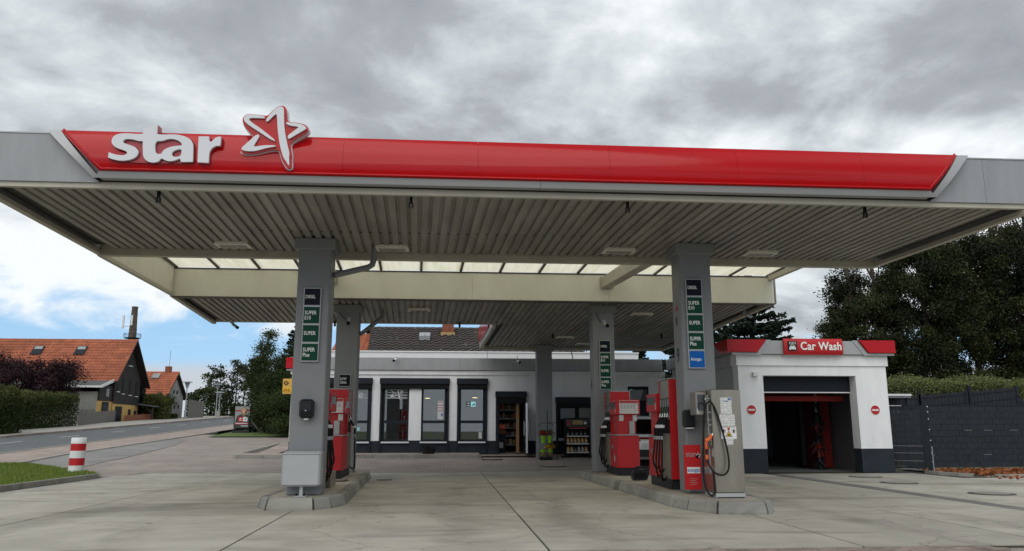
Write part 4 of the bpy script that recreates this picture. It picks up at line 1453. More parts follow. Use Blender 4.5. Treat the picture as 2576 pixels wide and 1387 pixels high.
# ------------------------------------------------------------------ fuel pumps
def fuel_pump(label, x0, x1, ya, yb, hose_near, side, hoses=4, z=.18, poster=True, emblem=True):
    """Pump on plinth: lower cabinet with a display head at one end, tall hose column at the other.
    side: -1 when the working side faces the drive lane at smaller x, +1 the other way."""
    t = thing('fuel_pump', label, 'fuel pump', ((x0 + x1) / 2, (ya + yb) / 2, z), 'red fuel pumps')
    L = yb - ya
    col = L * .43
    if hose_near:
        h0, h1, c0, c1 = ya, ya + col, ya + col + .004, yb
    else:
        h0, h1, c0, c1 = yb - col, yb, ya, yb - col - .004
    MB().bbox(x0 + .02, x1 - .02, ya + .03, yb - .03, z, z + .17, .006).build('plinth', 'plastic_dark', t)
    cab = MB().bbox(x0, x1, c0, c1, z + .17, z + .905, .012).build('cabinet', 'red_flat', t)
    MB().box(x0 - .008, x1 + .008, c0 - .008, c1 - (0 if hose_near else .0), z + .907, z + .93).build('top_rail', 'galvanised', t)
    MB().box(x0 + .015, x1 - .015, c0 + .02, c1 - .02, z + .172, z + .19).build('skirt', 'galvanised', t)
    # neck and display head
    cm = (c0 + c1) / 2
    nk0, nk1 = (cm - .08, c1 - .02) if hose_near else (c0 + .05, c1 - .06)
    MB().box(x0 + .06, x1 - .06, nk0, nk1, z + .932, z + 1.42).build('neck', 'red_flat', t)
    for k in range(3):
        xx = x0 + .15 + k * .08
        MB().box(xx, xx + .012, nk0 - .006, nk0, z + .95, z + 1.36).build('neck_rib', 'dark_red', t)
    hd = MB().bbox(x0 - .02, x1 + .03, c0 + .10 if hose_near else c0 - .02, c1 + .02 if hose_near else c1 - .12, z + 1.385, z + 1.73, .012).build('display_head', 'red_flat', t)
    hy0 = c0 + .10 if hose_near else c0 - .02
    hy1 = c1 + .02 if hose_near else c1 - .12
    xs = x0 - .02 if side < 0 else x1 + .03
    e = -.006 * (1 if side < 0 else -1)
    lo, hi = min(xs, xs + e), max(xs, xs + e)
    MB().box(lo, hi, hy0 + .10, hy1 - .12, z + 1.52, z + 1.67).build('display', 'screen', hd)
    MB().box(lo, hi, hy0 + .04, hy0 + .08, z + 1.43, z + 1.55).build('price_label', 'print_label', hd)
    MB().box(lo, hi, hy1 - .08, hy1 - .03, z + 1.58, z + 1.68).build('card_slot', 'black', hd)
    if poster and not hose_near:
        ps = MB().box(x0 + .06, x1 - .01, hy0 - .012, hy0 - .001, z + 1.405, z + 1.715).build('notice', 'print_poster', hd)
        MB().box(x0 + .065, x1 - .015, hy0 - .016, hy0 - .0125, z + 1.66, z + 1.705).build('notice_header', 'red_flat', ps)
        MB().box(x0 + .09, x1 - .04, hy0 - .016, hy0 - .0125, z + 1.645, z + 1.652).build('notice_line', 'dark_red', ps)
        for k in range(5):
            xx = x0 + .10 + k * .073
            MB().box(xx, xx + .032, hy0 - .0155, hy0 - .0125, z + 1.535, z + 1.61).build('pictogram', 'galvanised', ps)
        for k in range(2):
            xx = x0 + .065 + k * .32
            MB().box(xx, xx + .10, nk0 - .022, nk0 - .012, z + 1.24, z + 1.375).build('sticker', 'print_sheet', t)
        MB().box(x0 + .30, x0 + .42, c0 + .02, c0 + .04, z + .94, z + 1.235).build('glove_dispenser', 'galvanised', t)
    # hose column
    hc = MB().box(x0 + .03, x1 - .03, h0, h1, z + .17, z + 1.945).build('hose_column', 'steel', t)
    MB().box(x0 + .02, x1 - .02, h0 - .035, h0 - .002, z + .175, z + 1.955).build('end_panel', 'red_flat', t)
    MB().box(x0 + .02, x1 - .02, h1 + .002, h1 + .035, z + .175, z + 1.955).build('end_panel', 'red_flat', t)
    MB().box(x0 + .02, x1 - .02, h0 - .03, h1 + .03, z + 1.957, z + 1.975).build('cap', 'galvanised', t)
    for sd in (side,) + ((-side,) if not hose_near else ()):
        xf = x0 + .03 if sd < 0 else x1 - .03
        d = -1 if sd < 0 else 1

        def bx(a, b2):
            return (min(xf + d * a, xf + d * b2), max(xf + d * a, xf + d * b2))
        nh = hoses if sd == side else 1
        for k in range(nh):
            yy = h0 + (k + .5) * (h1 - h0) / nh
            wch = min((h1 - h0) / nh, .2)
            X = bx(.001, .006)
            MB().box(X[0], X[1], yy - wch * .34, yy + wch * .34, z + 1.30, z + 1.62).build('grade_plate', 'sign_green' if k else 'sign_navy', hc)
            MB().box(X[0] - .002, X[1] + .002, yy - wch * .22, yy + wch * .22, z + 1.46, z + 1.60).build('grade_window', 'galvanised', hc)
            X = bx(.001, .03)
            MB().box(X[0], X[1], yy - wch * .40, yy + wch * .40, z + .98, z + 1.22).build('nozzle_boot', 'black', hc)
            # nozzle: lever guard, body, spout
            nb = MB()
            xc = xf + d * .075
            nb.tube([(xf + d * .03, yy, z + 1.27), (xf + d * .07, yy, z + 1.19), (xf + d * .115, yy, z + 1.12)], .02, 8, .026)
            nb.tube([(xf + d * .115, yy, z + 1.13), (xf + d * .14, yy, z + 1.05), (xf + d * .14, yy, z + .90)], .027, 8, .02)
            nz = nb.build('nozzle', 'black', t)
            MB().tube([(xf + d * .02, yy, z + 1.34), (xf + d * .045, yy, z + 1.24)], .013, 8).build('spout', 'chrome', nz)
            MB().bbox(min(xf + d * .09, xf + d * .17), max(xf + d * .09, xf + d * .17), yy - .026, yy + .026, z + 1.075, z + 1.135, .008).build('nozzle_cover', 'white' if k < 3 else 'red_flat', nz)
            MB().tube([(xf + d * .14, yy, z + .93), (xf + d * .14, yy, z + .87)], .026, 8).build('hose_collar', 'galvanised', nz)
            if sd == side:
                sg = .16 + .10 * (k % 2) + .03 * k
                pth = [(xf + d * .14, yy, z + .88), (xf + d * (.15 + .01 * k), yy - .01, z + .62), (xf + d * (.17 + .012 * k), yy - .02, z + sg + .16), (xf + d * .16, yy + .03, z + sg + .04),
                       (xf + d * .12, yy + .09, z + sg - .02), (xf + d * .07, yy + .15, z + sg - .01), (xf + d * .03, yy + .19, z + sg + .04)]
                b = MB()
                b.tube(smooth_path(pth), .0165, 8)
                b.build('hose', 'rubber', t)
            else:
                b = MB()
                b.tube(smooth_path([(xf + d * .14, yy, z + .88), (xf + d * .17, yy, z + .55), (xf + d * .19, yy - .05, z + .30), (xf + d * .13, yy - .12, z + .22), (xf + d * .03, yy - .16, z + .24)]), .0165, 8)
                b.build('hose', 'rubber', t)
        # vertical guide rails under the boots
        for k in range(5):
            yy = h0 + .02 + k * (h1 - h0 - .04) / 4
            X = bx(.001, .018)
            MB().box(X[0], X[1], yy - .008, yy + .008, z + .2, z + .97).build('guide_rail', 'steel', hc)
    # cabinet graphics on the working side
    if emblem:
        xs = x0 if side < 0 else x1
        X = (xs - .004, xs - .0005) if side < 0 else (xs + .0005, xs + .004)
        fc = '-x' if side < 0 else '+x'
        yl = c1 - .16 if side < 0 else c0 + .16
        text('lettering', 'star', .17, 'galvanised', (X[0] if side < 0 else X[1], yl, z + .60), cab, fc, .002)
        MB().box(X[0], X[1], cm - .11, cm - .02, z + .30, z + .47).build('sticker', 'print_label', cab)
        MB().box(X[0] - .001, X[1] + .001, cm - .02, cm + .08, z + .30, z + .47).build('sticker', 'dark_red', cab)
        MB().box(X[0], X[1], c0 + .05, c0 + .075, z + .84, z + .87).build('lock', 'chrome', cab)
    return t


def smooth_path(p, it=2):
    p = [Vector(q) for q in p]
    for _ in range(it):
        q = [p[0]]
        for a, b in zip(p[:-1], p[1:]):
            q += [a.lerp(b, .25), a.lerp(b, .75)]
        q.append(p[-1])
        p = q
    return p


fuel_pump('red fuel pump on the gas dispenser island right behind the numbered pillar', 3.93, 4.42, 14.05, 15.55, True, -1)
fuel_pump('red fuel pump with a white notice facing out on the gas dispenser island', 3.86, 4.38, 18.2, 19.68, False, -1)
fuel_pump('red fuel pump mostly hidden behind the pillar with the paper towel box', -2.76, -2.28, 14.1, 15.62, True, 1, emblem=False)
fuel_pump('red lorry diesel pump below the LKW diesel sign', -2.86, -2.36, 17.5, 19.1, False, 1, hoses=1, emblem=False)
# grey side cover at the foot of the hidden pump
MB().bbox(-2.30, -2.20, 14.95, 15.6, .18, .46, .006).build('hose_tray', 'steel', None, label='low grey steel tray at the foot of the pump behind the towel pillar', cat='tray')

# ------------------------------------------------------------------ gas dispenser
lp = thing('gas_dispenser', 'tall stainless steel gas dispenser with taped notices and an orange nozzle', 'gas dispenser', (4.4, 12.6, .18))
X0, X1, Y0, Y1, Zb = 4.155, 4.635, 12.30, 12.86, .18
body = MB().bbox(X0, X1, Y0, Y1, Zb + .075, 1.87, .012).build('housing', 'steel', lp)
MB().box(X0 + .005, X1 - .005, Y0 + .005, Y1 - .005, Zb, Zb + .07).build('base', 'steel_box', lp)
MB().box(X0 + .02, X1 - .02, Y0 - .002, Y0 + .01, Zb - .001, Zb + .012).build('painted_base_shadow', 'black', lp)  # black strip painted in for the shade under the base
for (a, b2, z0, z1, m) in ((4.295, 4.48, 1.475, 1.735, 'print_sheet'), (4.27, 4.52, 1.285, 1.468, 'print_sheet'), (4.285, 4.535, 1.085, 1.278, 'white'), (4.36, 4.475, .995, 1.08, 'print_sheet')):
    nt_ = MB().box(a, b2, Y0 - .004, Y0 - .0005, z0, z1).build('notice', m, body)
    if m == 'white':
        zt = 1.14
        cx = (a + b2) / 2
        MB().prism([(cx - .055, zt - .02), (cx + .055, zt - .02), (cx, zt + .075)], Y0 - .0065, Y0 - .0045).build('warning_triangle', 'black', nt_)
        MB().prism([(cx - .042, zt - .013), (cx + .042, zt - .013), (cx, zt + .058)], Y0 - .0085, Y0 - .0067).build('warning_triangle', 'sign_yellow', nt_)
        MB().box(cx - .016, cx + .016, Y0 - .0105, Y0 - .0087, zt - .005, zt + .02).build('warning_symbol', 'black', nt_)
        MB().box(cx - .02, cx + .02, Y0 - .0065, Y0 - .0045, 1.222, 1.262).build('flame_symbol', 'orange', nt_)
        MB().prism([(cx - .008, 1.228), (cx + .008, 1.228), (cx + .004, 1.245), (cx, 1.257), (cx - .006, 1.243)], Y0 - .0085, Y0 - .0067).build('flame_symbol', 'black', nt_)
        for s in (-1, 1):
            b = MB()
            b.tube([(cx + s * .082 + .03 * math.cos(k * .449), Y0 - .005, 1.205 + .03 * math.sin(k * .449)) for k in range(15)], .0022, 4)
            b.build('prohibition_ring', 'dark_red', nt_)
            MB().bbox(cx + s * .082 - .013, cx + s * .082 + .013, Y0 - .0065, Y0 - .0045, 1.185, 1.228, .0008).build('hand_symbol', 'black', nt_)
        MB().box(a + .02, b2 - .02, Y0 - .0065, Y0 - .0045, 1.266, 1.27).build('notice_line', 'black', nt_)
    if z0 == 1.475:
        MB().box(b2 - .06, b2 - .01, Y0 - .0065, Y0 - .0045, z1 - .035, z1 - .01).build('logo', 'sign_blue', nt_)
        MB().box(a + .05, b2 - .06, Y0 - .0065, Y0 - .0045, z1 - .062, z1 - .052).build('notice_line', 'sign_blue', nt_)
# working side: display box, valves, nozzle holster
hb = MB().bbox(3.965, 4.15, 12.52, 12.84, 1.46, 1.84, .01).build('display_box', 'steel', lp)
MB().box(3.995, 4.12, 12.512, 12.519, 1.53, 1.79).build('display', 'screen', hb)
MB().box(3.98, 4.01, 12.512, 12.5185, 1.48, 1.56).build('sticker', 'print_label', hb)
text('numeral', '9', .12, 'sign_text', (4.11, 12.51, 1.66), lp, '-y', .003)
b = MB()
for k, zz in enumerate((1.72, 1.64, 1.5, 1.38, 1.3, 1.16)):
    b.tube([(X0 - .045, 12.40 + .03 * (k % 2), zz), (X0 + .01, 12.40 + .03 * (k % 2), zz)], .016, 8)
b.tube([(X0 - .03, 12.42, 1.78), (X0 - .03, 12.42, .55)], .012, 8)
b.build('pipework', 'galvanised', lp)
MB().bbox(X0 - .04, X0 - .001, 12.36, 12.5, .98, 1.16, .006).build('nozzle_holster', 'steel', lp)
MB().box(X0 - .006, X0 - .001, 12.32, 12.38, .80, .93).build('sticker', 'print_label', lp)
b = MB()
b.tube([(X0 - .02, 12.33, 1.14), (X0 - .06, 12.31, 1.09), (X0 - .13, 12.30, 1.05)], .028, 10, .034)
b.tube([(X0 - .12, 12.30, 1.06), (X0 - .125, 12.30, .98), (X0 - .12, 12.30, .93)], .02, 8)
nz = b.build('nozzle', 'orange', lp)
MB().tube([(X0 + .01, 12.34, 1.17), (X0 - .03, 12.32, 1.12)], .02, 8).build('spout', 'chrome', nz)
MB().tube([(X0 - .05, 12.30, 1.05), (X0 - .065, 12.30, .98), (X0 - .05, 12.30, .93)], .008, 6).build('lever', 'black', nz)
MB().tube([(X0 - .12, 12.30, .84), (X0 - .12, 12.30, .77)], .026, 8).build('hose_collar', 'orange', nz)
b = MB()
b.tube(smooth_path([(X0 - .12, 12.30, .94), (X0 - .12, 12.30, .80), (X0 - .11, 12.26, .70), (X0 - .06, 12.22, .58), (X0 + .06, 12.18, .52), (X0 + .17, 12.19, .57), (X0 + .21, 12.21, .72),
                    (X0 + .18, 12.22, .98), (X0 + .10, 12.25, 1.35), (X0 + .03, 12.27, 1.60), (X0 - .04, 12.30, 1.69), (X0 - .11, 12.32, 1.60), (X0 - .15, 12.32, 1.2), (X0 - .185, 12.31, .7),
                    (X0 - .18, 12.30, .4), (X0 - .13, 12.29, .24), (X0 - .04, 12.29, .20), (X0 - .01, 12.31, .34), (X0 - .02, 12.33, .6)], 3), .015, 8)
b.build('hose', 'rubber', lp)
# red panel with the gas lettering, fixed at the pillar's foot
gp = thing('gas_poster', 'red gas poster panel standing between pillar foot and steel dispenser', 'poster', (4.03, 12.9, .25))
MB().box(3.86, 4.145, 12.95, 12.97, .26, .98).build('panel', 'red_flat', gp)
text('lettering', 'star', .13, 'poster_grey', (3.89, 12.947, .79), gp, '-y', .002, sx=.85)
outline('star_mark', [(4.10 + .055 * math.sin(k * 1.2566) * 1, .81 + .055 * math.cos(k * 1.2566)) for k in (0, 2, 4, 1, 3)][:5], [], 12.945, 12.948, 'letter_white', gp)
MB().box(3.905, 4.125, 12.944, 12.948, .52, .62).build('label_plate', 'white', gp)
text('lettering', 'autogas', .085, 'sign_blue', (3.91, 12.942, .547), gp, '-y', .002, .008, sx=.8)
for k in range(4):
    MB().box(3.95, 4.07 - .02 * (k % 2), 12.946, 12.949, .43 - k * .03, .436 - k * .03).build('text_line', 'poster_grey', gp)
td = thing('towel_dispenser', 'black paper towel dispenser behind the steel gas dispenser', 'dispenser', (4.0, 13.1, 1.3), 'towel dispensers')
MB().bbox(3.93, 4.14, 13.08, 13.235, 1.26, 1.56, .03).build('cover', 'plastic_dark', td)
MB().box(3.97, 4.1, 13.10, 13.2, 1.245, 1.262).build('paper_slot', 'white', td)
td = thing('towel_dispenser', 'black paper towel dispenser high on the pillar beside the lorry pump', 'dispenser', (-2.39, 13.3, 1.4), 'towel dispensers')
MB().bbox(-2.51, -2.28, 13.19, 13.355, 1.415, 1.725, .035).build('cover', 'plastic_dark', td)
MB().prism([(-2.47, 1.435), (-2.32, 1.435), (-2.31, 1.54), (-2.48, 1.54)], 13.18, 13.189).build('front_lid', 'black', td)
MB().box(-2.405, -2.385, 13.172, 13.18, 1.53, 1.545).build('emblem', 'chrome', td)
MB().box(-2.43, -2.36, 13.24, 13.3, 1.385, 1.414).build('paper', 'white', td)

# grey crash guard box around the pillar foot
gb = thing('guard_box', 'light grey sheet metal box wrapped round the foot of the pillar', 'metal box', (-2.39, 13.1, .18))
MB().bbox(-2.70, -2.09, 13.02, 13.34, .335, .885, .03).build('housing', 'steel_box', gb)
MB().box(-2.69, -2.10, 13.012, 13.0195, .835, .841).build('seam', 'pillar_grey', gb)
MB().box(-2.415, -2.365, 13.1, 13.15, .19, .334).build('post', 'steel_box', gb)
MB().box(-2.49, -2.30, 13.04, 13.22, .178, .192).build('foot_plate', 'steel_box', gb)
for x in (-2.455, -2.335):
    MB().lathe([(.02, .192), (.02, .215), (.012, .228)], x, 13.08, 8, False).build('bolt', 'black', gb)


# ------------------------------------------------------------------ grade signs on the pillars
def grade_sign(label, x, y, ztop, rows):
    n = len(rows)
    t = thing('grade_sign', label, 'sign', (x + .15, y, ztop - n * .315))
    MB().bbox(x, x + .30, y - .05, y - .002, ztop - n * .315 - .012, ztop, .008).build('frame', 'silver', t)
    for i, (tx, m) in enumerate(rows):
        z1 = ztop - .022 - i * .315
        p = MB().box(x + .018, x + .282, y - .056, y - .051, z1 - .282, z1).build('sign_plate', m, t)
        ls = tx.split('\n')
        for k, s in enumerate(ls):
            sz = .092 if len(s) < 6 else .078
            zc = z1 - .165 if len(ls) == 1 else z1 - .13 - k * .088
            text('lettering', s, sz, 'sign_text', (x + .034, y - .0575, zc), p, '-y', .002, .012, sx=.78 if len(s) < 6 else .74)
    return t


G, Nv, Bl = 'sign_green', 'sign_navy', 'sign_blue'
SG = [('DIESEL', Nv), ('SUPER\nE10', G), ('SUPER', G), ('SUPER\nPlus', G)]
grade_sign('four-plate fuel grade sign above the towel dispenser pillar', -2.55, 13.355, 3.62, SG)
grade_sign('five-plate fuel grade sign with a blue gas plate at the bottom', 4.085, 13.235, 3.85, SG + [('Autogas', Bl)])
grade_sign('four-plate fuel grade sign on the pillar behind the notice pump', 3.76, 19.715, 3.48, SG)
grade_sign('single dark lorry diesel sign on the pillar behind the red lorry pump', -2.85, 20.045, 2.60, [('LKW\nDIESEL', Nv)])
# bay numbers on the flank of the pillars
bn = thing('bay_number', 'vertical row of bay numerals with a red arrow on the pillar flank', 'marking', (3.99, 13.5, 2.6))
MB().prism([(13.55, 3.33), (13.42, 3.42), (13.46, 3.36), (13.42, 3.30)], 3.994, 3.999, 'x').build('arrow', 'red_flat', bn)
MB().box(3.994, 3.999, 13.41, 13.56, 3.352, 3.37).build('arrow', 'red_flat', bn)
text('numeral', '8', .22, 'sign_navy', (3.9965, 13.57, 3.06), bn, '-x', .003)
text('numeral', '7', .22, 'galvanised', (3.9965, 13.57, 2.82), bn, '-x', .003)
MB().box(3.994, 3.999, 13.44, 13.53, 2.735, 2.752).build('dash', 'red_flat', bn)
text('numeral', '9', .36, 'plinth', (3.9965, 13.60, 2.40), bn, '-x', .003)
bn = thing('bay_number', 'single grey numeral six on the flank of the rear pillar', 'marking', (3.59, 19.9, 2.2))
text('numeral', '6', .36, 'plinth', (3.5965, 20.05, 2.25), bn, '-x', .003)


# ------------------------------------------------------------------ lamps and cameras under the canopy
def canopy_light(label, x, y, zc):
    t = thing('canopy_light', label, 'ceiling light', (x, y, zc), 'recessed canopy lights')
    MB().prism([(x - .30, zc - .03), (x + .30, zc - .03), (x + .27, zc + .03), (x - .27, zc + .03)], y - .17, y + .17).build('frame', 'cream', t)
    MB().box(x - .24, x + .24, y - .12, y + .12, zc - .036, zc - .031).build('diffuser', 'white_matte', t)
    for k in range(3):
        MB().box(x - .235, x + .235, y - .1 + k * .075, y - .06 + k * .075, zc - .042, zc - .0365).build('louvre', 'soffit', t)


for lb, x, y in (('recessed light above the pump with the towel pillar', -3.95, 13.9), ('recessed light in mid canopy beside the down pipe', -1.12, 13.95),
                 ('recessed light beside the numbered pillar in mid canopy', 3.05, 13.85), ('recessed light above the open bay towards the car wash', 5.75, 13.85)):
    canopy_light(lb, x, y, ZF - .01)
for lb, x, y in (('recessed light in the rear deck near the lorry pump', -.9, 20.6), ('recessed light in the rear wing before the shop door', 3.7, 25.3), ('recessed light in the rear wing nearest the shop', 4.6, 26.8),
                 ('recessed light above the oil rack side of the rear deck', 5.2, 20.9)):
    canopy_light(lb, x, y, zs(y) - .01)


def camera_unit(label, x, y, z, aim=(0.1, -.2, -.12), wall=(0, .1, .1), cable=None, white=True):
    t = thing('security_camera', label, 'camera', (x, y, z), 'security cameras')
    a = Vector(aim).normalized()
    b0 = Vector((x, y, z))
    MB().tube([b0 - a * .09, b0 + a * .08], .042, 12).build('housing', 'white' if white else 'galvanised', t)
    MB().tube([b0 + a * .081, b0 + a * .13], .046, 12).build('hood', 'black', t)
    MB().tube([b0 - a * .04, b0 + Vector(wall)], .018, 6).build('bracket', 'galvanised', t)
    w_ = b0 + Vector(wall)
    MB().bbox(w_.x - .05, w_.x + .05, w_.y - .02, w_.y + .02, w_.z - .06, w_.z + .06, .005).build('mounting_box', 'galvanised', t)
    if cable:
        MB().tube(smooth_path([w_] + [Vector(c) for c in cable]), .008, 5).build('cable', 'black', t)


camera_unit('small security camera on the rear pillar above the lorry diesel sign', -2.66, 19.93, 3.93, (.02, -.2, -.12), (0, .1, .07), [(-2.75, 20.0, 4.0), (-2.88, 20.0, 4.12), (-2.95, 20.0, 4.3)])
camera_unit('small security camera on the rear pillar above the four-plate sign', 3.93, 19.6, 3.88, (.05, -.2, -.1), (-.03, .1, .07), [(3.8, 19.68, 3.95), (3.72, 19.68, 4.15), (3.66, 19.68, 4.35)])
camera_unit('white security camera under the roof band above the wide shop window', -2.05, 28.1, 3.66, (-.08, -.25, -.1), (.06, .12, .05))
camera_unit('security camera on the roof band above the shop door', 2.4, 28.1, 3.62, (.1, -.25, -.08), (-.03, .12, .04), [(2.36, 28.18, 3.85)], False)
b = MB()
x_, y_ = SK(XL, 22.9) + .62, 23.02
camera_unit('tube shaped floodlight hanging from the rear canopy corner towards the road', x_, y_, zs(22.9) - .10, (.25, -.05, -.18), (-.08, .0, .12), None, False)
camera_unit('tube shaped floodlight hanging from the side edge near the spruce', SK(XRt, 20.4) - .1, 20.4, zs(20.4) - .12, (.28, .02, -.14), (-.12, .0, .12), None, False)

# ------------------------------------------------------------------ shop
FY = 28.5
FZ = gz(0, FY) + .115           # floor level, about 0.40
shop = thing('shop_building', 'low white shop with dark framed windows and a grey roof band', 'building', (1, 31, FZ))


def wall_with_holes(name, x0, x1, z0, z1, y0, y1, holes, m, parent):
    """Wall slab built of rectangles round its openings (x0,x1,z0,z1)."""
    xs = sorted({x0, x1} | {h[0] for h in holes} | {h[1] for h in holes})
    zz = sorted({z0, z1} | {h[2] for h in holes if z0 < h[2] < z1} | {h[3] for h in holes if z0 < h[3] < z1})
    xs = [x for x in xs if x0 <= x <= x1]
    b = MB()
    for xa, xb in zip(xs[:-1], xs[1:]):
        run = None
        for za, zb in list(zip(zz[:-1], zz[1:])) + [(None, None)]:
            solid = za is not None and not any(h[0] <= (xa + xb) / 2 <= h[1] and h[2] <= (za + zb) / 2 <= h[3] for h in holes)
            if solid:
                run = (run[0], zb) if run else (za, zb)
            elif run:
                b.box(xa, xb, y0, y1, run[0], run[1])
                run = None
    return b.build(name, m, parent)


bay1, bay2, bay3 = (-4.80, -2.86), (-2.56, -.09), (.20, 1.29)
door, bay5, sdoor = (1.60, 2.70), (3.80, 5.16), (6.48, 7.27)
HZ = [(bay1[0], bay1[1], FZ + .33, 2.95), (bay2[0], bay2[1], FZ + .33, 2.95), (bay3[0], bay3[1], FZ + .33, 2.95), (door[0], door[1], 0, 2.45),
      (bay5[0], bay5[1], .90, 2.25), (sdoor[0], sdoor[1], 0, 2.77)]
ZW = 3.16
wall_with_holes('front_wall', -5.72, 7.9, FZ + .415, ZW, FY, FY + .25, HZ, 'white_wall', shop)
for xa, xb in ((-5.72, door[0]), (door[1], sdoor[0]), (sdoor[1], 7.9)):
    wall_with_holes('wall_plinth', xa, xb, FZ - .35, FZ + .412, FY + .004, FY + .25, HZ, 'plinth', shop)
MB().box(-5.77, 7.9, FY - .05, FY + .26, ZW + .002, 3.31).build('cornice', 'white_wall', shop)
MB().box(-5.72, -5.47, FY + .252, 36, FZ - .2, 3.3).build('side_wall', 'white_wall', shop)
for x0, x1 in ((-5.8, -3.0), (-2.995, 0.3), (.305, 3.6), (3.605, 6.5), (6.505, 7.78)):
    MB().box(x0, x1, FY - .12, FY - .05, 3.325, 3.765).build('roof_band', 'grey_panel', shop)
MB().box(-5.8, 7.8, FY - .049, FY + .3, 3.32, 3.74).build('band_backing', 'soffit_dark', shop)
MB().box(-5.7, 7.9, FY + .3, 36.0, 3.32, 3.45).build('flat_roof', 'roof_sheet', shop)
up = MB().box(-5.4, 7.28, 30.0, 30.12, 3.5, 4.12).build('roof_parapet', 'white', shop)
MB().box(-5.42, 7.30, 29.96, 30.16, 4.123, 4.17).build('parapet_cap', 'white', up)
for x in (1.05, -1.9, 4.3):
    MB().box(x, x + .05, 29.985, 29.998, 3.5, 4.11).build('parapet_joint', 'white_matte', up)
b = MB().prism([(-5.84, 3.36), (-5.84, 3.74), (-5.25, 3.74), (-5.50, 3.36)], FY - .20, FY - .125).build('red_corner', 'red', shop)
MB().box(-5.92, -5.845, FY - .19, FY + 1.0, 3.36, 3.74).build('red_corner', 'red', shop)
MB().box(-5.90, -5.55, FY - .16, FY + .2, 3.285, 3.32).build('corner_soffit', 'silver', shop)
MB().tube([(1.30, FY + .4, 3.5), (1.30, FY + .4, 4.35)], .012, 6).build('lightning_rod', 'pillar_grey', shop)
MB().tube([(4.52, FY + .35, 3.75), (4.47, FY + .35, 4.0), (4.42, FY + .35, 4.3)], .018, 6).build('aerial_cable', 'black', shop)
# inside
ins = MB().box(-5.7, 7.8, 34.6, 34.7, FZ - .1, 3.3).build('inner_wall', 'inner_wall', shop)
MB().box(-5.46, 7.8, FY + .26, 34.6, FZ - .12, FZ - .01).build('floor', 'inner_floor', shop)
MB().box(7.8, 7.88, FY + .26, 34.7, FZ - .1, 3.3).build('inner_wall', 'inner_wall', shop)


def shutter(x0, x1, ztop):
    MB().bbox(x0 - .02, x1 + .02, FY - .17, FY + .03, ztop - .215, ztop, .01).build('shutter_box', 'anthracite', shop)
    MB().box(x0, x1, FY - .12, FY + .04, ztop - .38, ztop - .218).build('shutter_curtain', 'black', shop)
    for x in (x0, x1 - .075):
        MB().box(x, x + .075, FY - .06, FY + .05, FZ - .02, ztop - .382).build('guide_rail', 'anthracite', shop)


def window(x0, x1, z0, z1, tz=None, sill=True, fr=.065):
    y0, y1 = FY + .03, FY + .1
    b = MB()
    b.box(x0, x0 + fr, y0, y1, z0, z1)
    b.box(x1 - fr, x1, y0, y1, z0, z1)
    b.box(x0 + fr, x1 - fr, y0, y1, z0, z0 + fr)
    b.box(x0 + fr, x1 - fr, y0, y1, z1 - fr, z1)
    if tz:
        b.box(x0 + fr, x1 - fr, y0, y1, tz - .05, tz + .05)
    w_ = b.build('window', 'anthracite', shop)
    MB().box(x0 + fr - .01, x1 - fr + .01, y0 + .03, y0 + .042, z0 + fr - .01, (tz - .04) if tz else z1 - fr + .01).build('pane', 'glass', w_)
    if tz:
        MB().box(x0 + fr - .01, x1 - fr + .01, y0 + .03, y0 + .042, tz + .04, z1 - fr + .01).build('pane', 'glass', w_)
    if sill:
        MB().box(x0 - .03, x1 + .03, FY - .10, FY + .03, z0 - .062, z0 - .012).build('sill', 'white', w_)
    return w_


shutter(bay1[0], bay1[1], 3.03)
shutter(bay2[0], bay2[1], 3.03)
shutter(bay3[0], bay3[1], 3.03)
shutter(door[0], door[1], 2.57)
shutter(bay5[0], bay5[1], 2.37)
ZS = FZ + .40
w1 = window(-4.70, -2.94, ZS, 2.70, 1.48)
w2 = window(-2.46, -1.53, ZS, 2.70, 1.48)
w3 = window(-1.08, -.19, ZS, 2.70, 1.48)
w4 = window(.28, 1.20, ZS, 2.70, 1.48)
MB().box(-1.525, -1.085, FY - .035, FY + .1, ZS + .03, 2.68).build('wall_pier', 'white_wall', shop)
MB().box(-1.52, -1.09, FY - .03, FY + .1, FZ, ZS + .028).build('pier_plinth', 'plinth', shop)
for x0, x1 in ((bay1[0] + .08, bay1[1] - .08), (bay2[0] + .08, -1.53), (-1.08, bay2[1] - .08), (bay3[0] + .08, bay3[1] - .08)):
    MB().box(x0, x1, FY - .02, FY + .1, FZ - .2, ZS - .065).build('apron_panel', 'plinth', shop)
    MB().box(x0, x1, FY + .0, FY + .1, 2.703, 2.95).build('head_panel', 'black', shop)
# decals on the glass: pale bands, lettering, star, notices
yg = FY + .045
for w_, x0, x1 in ((w1, -4.64, -3.0), (w2, -2.40, -1.59)):
    for z0, z1 in ((2.60, 2.63), (2.50, 2.545), (2.40, 2.455), (2.30, 2.36)):
        MB().box(x0, x1, yg, yg + .004, z0, z1).build('decal_band', 'poster_grey', w_)
text('decal_lettering', 'Café', .42, 'letter_white', (-3.82, yg - .004, 2.33), w1, '-y', .003, .008, shear=.25, sx=.8)
sc_ = lambda pts, f, cx, cz: [(cx + (p[0] + 2.48) * f, cz + (p[1] - 5.2) * f) for p in pts]
for S in (G_S1, G_S2, G_S3, G_S4):
    outline('decal_star', sc_(S, .56, -1.98, 2.50), [], yg - .006, yg - .002, 'letter_white', w2)
MB().box(-3.40, -3.26, yg, yg + .004, 1.17, 1.29).build('decal', 'cyan_sticker', w1)
nt_ = MB().box(-.50, -.30, yg - .002, yg + .002, 1.57, 2.23).build('notice', 'print_sheet', w3)
for z0 in (2.18, 2.06, 1.97, 1.86):
    MB().box(-.505, -.295, yg - .006, yg - .003, z0, z0 + .02).build('notice_stripe', 'dark_red', nt_)
